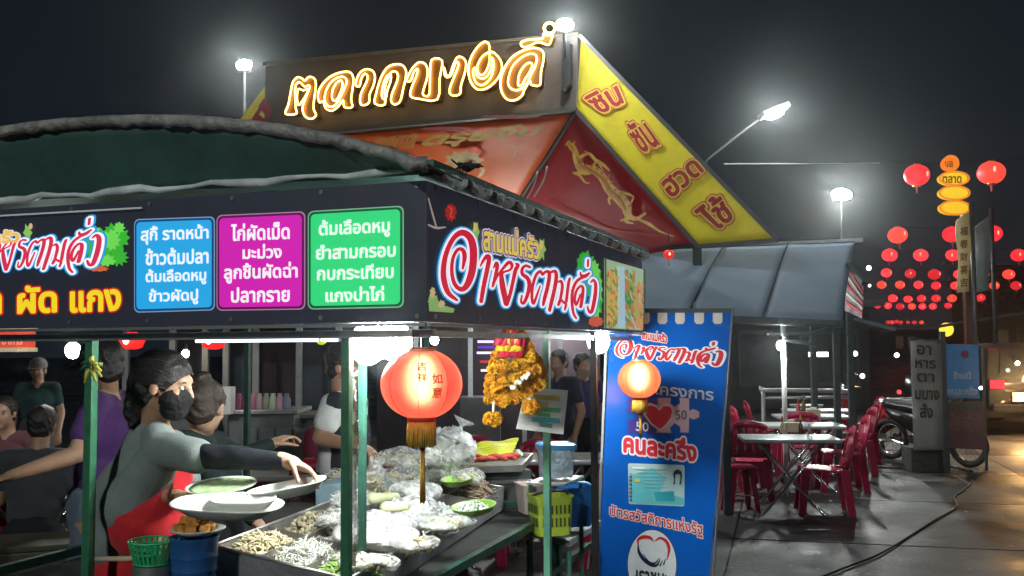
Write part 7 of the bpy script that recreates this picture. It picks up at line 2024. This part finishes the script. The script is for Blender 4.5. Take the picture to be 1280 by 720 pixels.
def tree(label, x, ytop, Y, w_, seed):
    p = at_y(x, ytop, Y); h = p.z
    t = thing('tree', label, 'tree', V((p.x, Y, 0))); rnd = random.Random(seed)
    MB().tube([V((p.x, Y, 0)), V((p.x + .1, Y, h * .35)), V((p.x, Y, h * .7))], [.2, .15, .07], 8).build('trunk', mat('bark', (.05, .04, .03), .9), t, smooth=True)
    for k in range(5):
        a = k * 1.3; MB().tube([V((p.x, Y, h * (.35 + .07 * k))), V((p.x + w_ * .35 * math.cos(a), Y + w_ * .3 * math.sin(a), h * (.6 + .06 * k)))], [.06, .02], 6).build('limb', mat('bark_limb', (.05, .04, .03), .9), t, smooth=True)
    mb = MB(); cl = [V((p.x + rnd.uniform(-.4, .4) * w_, Y + rnd.uniform(-.35, .35) * w_, h * rnd.uniform(.5, .92))) for _ in range(16)]
    for i in range(2600):
        c_ = rnd.choice(cl); d = V((rnd.gauss(0, 1), rnd.gauss(0, 1), rnd.gauss(0, .7))) * w_ * .10; q = c_ + d
        a = rnd.uniform(0, 6.3); s_ = rnd.uniform(.07, .16); e1 = V((math.cos(a), math.sin(a), rnd.uniform(-.6, .6))) * s_; e2 = V((-math.sin(a), math.cos(a), rnd.uniform(-.6, .6))) * s_ * .5
        mb.add([q - e1, q + e2, q + e1, q - e2], [(0, 1, 2, 3)])
    tag(mb.build('crown', mat('night_foliage', (.04, .065, .03), .6, var=.4), t, recalc=False), kind='stuff')
tree('dark bushy tree at the far right behind the lanterns', 1296, 318, 72, 14, 2); tree('dark tree behind the lantern strings in the distance', 1150, 385, 165, 22, 3)
def far_light(label, x, y, Y, r, c, s): 
    t = tag(MB().ball(at_y(x, y, Y), r, 10, 8).build('distant_light', glow('distant_light', c, s), None, smooth=True), label, 'light')
CW, CO = (.9, 1, 1), (1, .55, .2)
for a in (('tiny white light left of the lantern strings', 1086, 335, 50, .12, CW, 8), ('tiny white light beside the first lantern string of the second row', 1087, 357, 52, .07, CW, 8), ('warm light between the white and the blue roadside banners', 1175, 460, 15.5, .05, CO, 70),
          ('warm light low at the right edge by the car', 1286, 474, 17.5, .08, CO, 900), ('small white light low behind the motorcycles', 1121, 444, 22, .05, CW, 14), ('white light on the corner of the menu board', 1226, 485, 12.2, .02, CW, 16), ('small white light at the right edge above the car', 1272, 454, 18, .04, CW, 10),
          ('small yellow lit sign under the far lanterns', 1183, 412, 40, .28, (1, .6, .05), 1.6), ('red reflector with a glow as its glint behind the motorcycle', 1124, 490, 12.6, .03, (1, .1, .1), 1.2), ('tiny white light between the awning posts', 1069, 442, 24, .06, CW, 8), ('tiny blue white light beyond the tables', 1078, 470, 24, .06, CW, 5)):  # the red reflector's glint is a glow of its own
    far_light(*a)
tag(MB().tube(smoothline([at_y(1098, 416, 30), at_y(1130, 411, 30), at_y(1160, 410, 30), at_y(1210, 402, 30), at_y(1290, 390, 30)], 6), .05, 6).build('overhead_cable', mat('pale_cable', (.12, .13, .13), .6), None), 'thick sagging cable crossing the far street below the lanterns', 'cable')
tag(MB().tube([at_y(905, 205, 14), at_y(1100, 204, 18)], .006, 6).build('overhead_wire', mat('grey_wire', (.2, .22, .22), .6), None), 'thin straight wire right of the yellow cloth', 'wire')
# ================================================================ the market behind the stall
M_maroon = mat('maroon_screen', (.020, .008, .014), .7, var=.4, scale=2)
M_navy = mat('navy_panel', (.018, .028, .045), .6, var=.4, scale=2)
M_cntr = mat('pale_counter', (.14, .145, .15), .45, var=.2, metal=.2)
# long back stall with white posts, counters and a dark canopy
bs = thing('back_stall', 'row stall with white posts, pale counters and dark canopy behind the cooks', 'stall', V((at_y(330, 500, 9).x, 9, 0)))
for x, Y in ((158, 9.0), (216, 8.8), (257, 8.8), (283, 8.8), (320, 9.0), (374, 9.0), (424, 9.3)):
    p = at_y(x, 440, Y); MB().beam(V((p.x, Y, 0)), V((p.x, Y, 1.98)), .05, .05).build('white_post', mat('white_post', (.20, .21, .22), .4), bs)
a, b = at_y(-80, 424, 8.7), at_y(350, 424, 8.7)
MB().box(V(((a.x + b.x) / 2, 9.3, 1.98)), (b.x - a.x, 1.6, .26)).build('canopy', mat('dim_canopy', (.11, .08, .08), .7, var=.4, scale=2), bs, bevel=.02)
for x0, x1, y, Y, h in ((286, 368, 517, 8.2, 0), (374, 418, 522, 8.5, 0), (160, 250, 520, 8.4, 0)):
    a, b = at_y(x0, y, Y), at_y(x1, y, Y)
    MB().box(V(((a.x + b.x) / 2, Y + .25, a.z / 2)), (b.x - a.x, .5, a.z)).build('counter', M_cntr, bs, bevel=.01)
    MB().box(V(((a.x + b.x) / 2, Y + .22, a.z + .015)), (b.x - a.x + .08, .6, .03)).build('counter_top', M_stain, bs, bevel=.004)
a, b = at_y(286, 522, 8.0), at_y(352, 560, 8.0)
for k in range(4):
    MB().box(V((a.x + .12 + k * .14, 8.18, at_y(300, 548, 8.2).z)), (.12, .02, .16)).build('counter_panel', mat('counter_panel', (.16, .17, .18), .4), bs, bevel=.004)
for x0, x1, Y, m_ in ((222, 252, 9.3, M_navy), (288, 316, 9.4, M_navy), (322, 372, 9.6, M_maroon), (378, 420, 9.7, M_navy)):
    a, b = at_y(x0, 446, Y), at_y(x1, 446, Y)
    MB().box(V(((a.x + b.x) / 2, Y, 1.25)), (b.x - a.x, .04, 1.3)).build('back_panel', m_, bs)
# a second canopy across the middle, behind the lantern
ms = thing('middle_stall', 'dark drinks stall with lit sign strips seen behind the lantern and garland', 'stall', V((at_y(560, 500, 11).x, 11, 0)))
for x in (455, 520, 588, 655, 700):
    p = at_y(x, 440, 11); MB().beam(V((p.x, 11, 0)), V((p.x, 11, 2.25)), .05, .05).build('post', M_steel, ms)
a, b = at_y(440, 420, 10.6), at_y(770, 420, 10.6)
MB().box(V(((a.x + b.x) / 2, 11.5, 2.35)), (b.x - a.x, 2.2, .2)).build('canopy', M_navy, ms, bevel=.02)
MB().box(V(((a.x + b.x) / 2, 12.6, 1.1)), (b.x - a.x, .05, 2.2)).build('back_screen', M_maroon, ms)
a, b = at_y(575, 497, 10.8), at_y(625, 497, 10.8)
MB().box(V(((a.x + b.x) / 2, 11, a.z / 2)), (b.x - a.x, .5, a.z)).build('counter', M_cntr, ms, bevel=.01)
for k, (x0, x1, y, c, s_) in enumerate(((597, 617, 427, (.55, .50, 1), 2.2), (597, 618, 434, (.20, .08, .9), .8), (596, 617, 441, (.6, .55, 1), 2.0), (600, 619, 452, (.9, .08, .12), .7), (601, 617, 463, (1, .7, .8), 1.4))):
    a, b = at_y(x0, y, 10.5), at_y(x1, y, 10.5)
    tag(MB().tube([a, b], .014, 6).build('sign_strip', glow('sign_strip_light', c, s_), None), ('top white', 'violet', 'lower white', 'red', 'bottom pink')[k] + ' glowing line of the small sign left of the marigolds', 'light strip')
for k, (x0, x1, c) in enumerate(((382, 408, (.45, .42, .85)), (412, 424, (.5, .5, .9)))):
    a, b = at_y(x0, 424, 9.0), at_y(x1, 424, 9.0)
    tag(MB().box((a + b) / 2, ((b - a).length, .03, .05)).build('lit_sign', glow('violet_sign', c, .8), None), ('longer' if k == 0 else 'shorter') + ' pale violet lit strip under the front fascia far behind', 'sign')
tag(MB().lathe([(0, -.02), (.05, -.02), (.05, .02), (0, .02)], at_y(402, 424, 8.9), 16, rot=Matrix.Rotation(R(90), 3, 'X')).build('round_logo_light', glow('lime_logo', (.55, .75, .05), 1.0), None), 'round lime light on the violet strip', 'sign')
# red lit box at the left edge
rb = thing('red_light_box', 'red and cream lit awning box at the upper left behind the stall', 'sign', at_y(10, 424, 7.5))
a, b = at_y(-40, 424, 7.5), at_y(33, 424, 7.5)
MB().box((a + b) / 2, ((b - a).length, .3, .13)).build('box_face', mat('red_box', (.45, .03, .02), .5, em=.5, emcol=(.9, .10, .05)), rb, bevel=.01)
MB().box((a + b) / 2 + V((0, -.01, .08)), ((b - a).length + .03, .32, .03)).build('box_trim', mat('cream_trim', (.6, .5, .3), .5, em=.25, emcol=(1, .8, .5)), rb)
MB().box((a + b) / 2 + V((0, -.01, -.08)), ((b - a).length + .03, .32, .03)).build('box_trim', mat('cream_trim2', (.6, .5, .3), .5, em=.15, emcol=(1, .8, .5)), rb)
flat('box_lettering', warp(glyphs('อาหาร', off=.03), ((2, 422), (28, 422), (28, 431), (2, 431))), lambda x, y: at_y(x, y, 7.34), mat('pale_red', (.7, .3, .2), .5, em=.4, emcol=(1, .5, .4)), rb)
# two small lanterns with bright hearts at the back
for k, x in enumerate((165, 267)):
    c = at_y(x, 426, 7.6)
    t = thing('small_lantern', ('left' if k == 0 else 'right') + ' one of two small glowing red lanterns behind the cooks', 'lantern', c)
    MB().lathe([(.03, -.065), (.075, -.05), (.095, 0), (.075, .05), (.03, .065)], c, 20).build('shade', mat('glow_red', (.6, .01, .01), .5, em=1.1, emcol=(1, .02, .02)), t, smooth=True)
    MB().ball(c + V((-.01, -.095, 0)), (.022, .012, .026), 10, 8).build('bright_spot', glow('lantern_heart', (1, .7, .5), 9), t, smooth=True)
    MB().tube([c + V((0, 0, .06)), V((c.x, c.y, 1.95))], .004, 5).build('cord', M_wire, t)
bulb_lamp('white bulb glaring behind the front left green post', at_y(91, 438, 7.0), .05, 70, 2.1)
bulb_lamp('warm bulb glimmering above the head of the cook', at_y(232, 442, 8.4), .03, 60, 1.95, col=(1, .75, .5))
c = at_y(836, 318, 9.0)
t = thing('small_lantern', 'small red lantern hanging between the stall fascia and the grey awning', 'lantern', c)
MB().ball(c, (.05, .05, .042), 16, 10).build('shade', mat('glow_red2', (.5, .01, .01), .5, em=.7, emcol=(1, .03, .03)), t, smooth=True)
MB().ball(c + V((0, -.05, 0)), (.008, .005, .014), 8, 6).build('bright_spot', glow('lantern_heart2', (1, .6, .4), 3), t, smooth=True)
MB().tube([c + V((0, 0, .04)), c + V((0, 0, .2))], .004, 5).build('cord', M_wire, t)
MB().tube([c + V((0, 0, -.04)), c + V((0, 0, -.10))], .006, 5).build('tassel', M_gold, t)
# tables and chairs among the diners
sp = [(-3.1, 6.4, .2, 'grey folding table at the far left behind the man in purple'), (-1.9, 7.4, .0, 'grey folding table behind the woman with the hair bun'), (-.55, 7.2, .1, 'grey folding table behind the man in white'), (.35, 8.3, .0, 'grey folding table behind the vegetable tray')]
for x, y, rz, lb in sp: place(copy_tree(tb), V((x, y, 0)), rz, lb, 'folding tables among the diners behind the stall')
cc = [(-2.35, 6.9, 1.2, 'red chair right of the far left table'), (-3.5, 7.1, 3.1, 'red chair beyond the far left table'), (-1.3, 7.0, .4, 'red chair near the man in white, facing the camera'), (-1.25, 7.8, 3.0, 'red chair behind the pale counter, seen from the front'), (-.9, 6.5, .1, 'red chair directly behind the hanging bulbs'),
      (-.3, 7.9, 3.1, 'red chair beyond the table behind the man in white'), (.8, 7.7, -.3, 'red chair under the paper sign in the dark'), (.3, 9.1, 3.0, 'red chair farthest behind the vegetable tray'), (-2.1, 8.3, 2.9, 'red chair close to the white posts of the back stall'), (-1.75, 6.7, 1.5, 'red chair left of the pale counter panels'), (-1.0, 8.2, 1.7, 'red chair right of the pale counter'), (-.55, 6.3, -1.4, 'red chair between the near posts, low in the dark'), (-.2, 8.9, .6, 'red chair farthest behind the man in white'), (-2.7, 8.9, .2, 'red chair behind the man in purple')]
for x, y, rz, lb in cc: place(copy_tree(chp), V((x, y, 0)), rz, lb, 'red plastic chairs among the diners behind the stall')
ec = [((912, 590), .2, 'red plastic chair right beside the edge of the blue banner'), ((938, 622), 2.9, 'red plastic chair turned sideways at the nearest table'), ((1000, 600), 3.0, 'red plastic chair beyond the nearest table'), ((1078, 566), -1.6, 'red plastic chair standing farthest right of the tables')]
for (x, y), rz, lb in ec: place(copy_tree(chp), pxy(x, y, 0), rz, lb, 'red plastic chairs around the folding tables')
# shelf of bottles and boxes on the counters
rnd = random.Random(9)
for k in range(9):
    x = 290 + k * 8.5; p = at_y(x, 516, 8.3); m_ = mat('counter_jar', (rnd.uniform(.1, .5), rnd.uniform(.1, .4), rnd.uniform(.1, .35)), .3)
    lathe_thing('jar', p + V((0, 0, .03)), [(0, 0), (.035, 0), (.035, .08), (.02, .11), (.02, .13), (0, .13)], m_, '%s jar from the left on the pale counter behind the cooks' % (ORD + ['ninth'])[k], 'jar', 12)
bxp = at_y(279, 516, 8.1); tag(MB().box(bxp + V((0, 0, .1)), (.16, .14, .22)).build('drinks_box', M_whitep, None, bevel=.01), 'white box standing at the left end of the pale counter', 'box')
# diners
g = at_y(62, 560, 6.2)
figure('diner in dark grey shirt seen from behind, left of the front post', sit(g.x, 6.0, (-.2, .98)), (-.1, 1, -.1), cloth('charcoal_shirt', (.05, .052, .06)), cloth('dark_pants', (.02, .02, .025)), M_skin2, vox=.011)
st_ = copy_tree(stp); place(st_, V((g.x, 5.98, 0)), .1, 'red plastic stool under the diner in dark grey', 'red plastic stools behind the stall')
figure('diner in pink shirt facing the camera at the left edge', sit(at_y(18, 500, 7.6).x, 7.6, (.1, -1)), (.1, -1, -.1), cloth('pink_shirt', (.16, .06, .07)), cloth('grey_pants', (.08, .08, .09)), M_skin, vox=.011, facebits=True)
place(copy_tree(stp), V((at_y(18, 500, 7.6).x, 7.62, 0)), .1, 'red plastic stool under the diner in pink', 'red plastic stools behind the stall')
figure('standing person in teal shirt and white cap behind the left diners', stand(at_y(47, 500, 10.6).x, 10.6, (.3, -1), 1.55), (.2, -1, -.1), cloth('teal_shirt', (.02, .06, .06)), cloth('grey_pants2', (.08, .08, .09)), M_skin, cap_=cloth('white_cap', (.25, .22, .22)), vox=.012)
figure('diner in maroon shirt sitting behind the pale counter', sit(at_y(398, 500, 7.9).x, 7.95, (.8, -.6)), (.7, -.7, -.1), cloth('maroon_shirt', (.20, .02, .05)), cloth('grey_pants3', (.08, .08, .09)), M_skin2, vox=.012)
place(copy_tree(stp), V((at_y(398, 500, 7.9).x, 7.97, 0)), .1, 'red plastic stool under the diner in maroon', 'red plastic stools behind the stall')
figure('person in dark navy standing in shadow right of the green post', stand(at_y(700, 500, 9.6).x, 9.6, (-.6, -.8), 1.62), (-.6, -.8, -.2), cloth('navy_shirt', (.02, .025, .05)), cloth('black_pants', (.015, .015, .02)), M_skin2, vox=.011)
figure('person in violet shirt standing behind the lidded container', stand(at_y(728, 500, 10.0).x, 10.0, (.4, -.8), 1.58), (.4, -.8, -.2), cloth('violet_shirt', (.06, .04, .14)), cloth('black_pants2', (.015, .015, .02)), M_skin2, vox=.012)
# crates and bags on the ground at the lower left
for k, (x, y, z_, c, lb, sz) in enumerate(((-2.15, 5.2, 0, (.03, .05, .04), 'dark crate on the ground under the stretched arm', (.5, .4, .45)), (-2.6, 5.5, 0, (.06, .05, .03), 'olive box on the ground at the lower left', (.45, .4, .6)))):
    t = thing('storage_crate', lb, 'crate', (x, y, 0)); m_ = mat('crate_plastic', c, .5)
    MB().box((x, y, sz[2] / 2), sz, rz=.3).build('crate_body', m_, t, bevel=.02); MB().box((x, y, sz[2] + .01), (sz[0] * 1.05, sz[1] * 1.05, .03), rz=.3).build('rim', m_, t, bevel=.006)
# ================================================================ air
c0 = MB().box((0, 95, 6), (320, 290, 14.4)).build('haze', None, None)  # haze added so the lamps bloom and the blacks lift
c0['kind'] = 'stuff'
hm = bpy.data.materials.new('haze_air'); hm.use_nodes = True
n = hm.node_tree; n.nodes.remove(n.nodes['Principled BSDF'])
pv = n.nodes.new('ShaderNodeVolumePrincipled'); pv.inputs['Color'].default_value = (.9, .95, 1, 1); pv.inputs['Density'].default_value = HAZE_DENSITY; pv.inputs['Anisotropy'].default_value = .945
n.links.new(pv.outputs[0], n.nodes['Material Output'].inputs['Volume'])
c0.data.materials.append(hm)
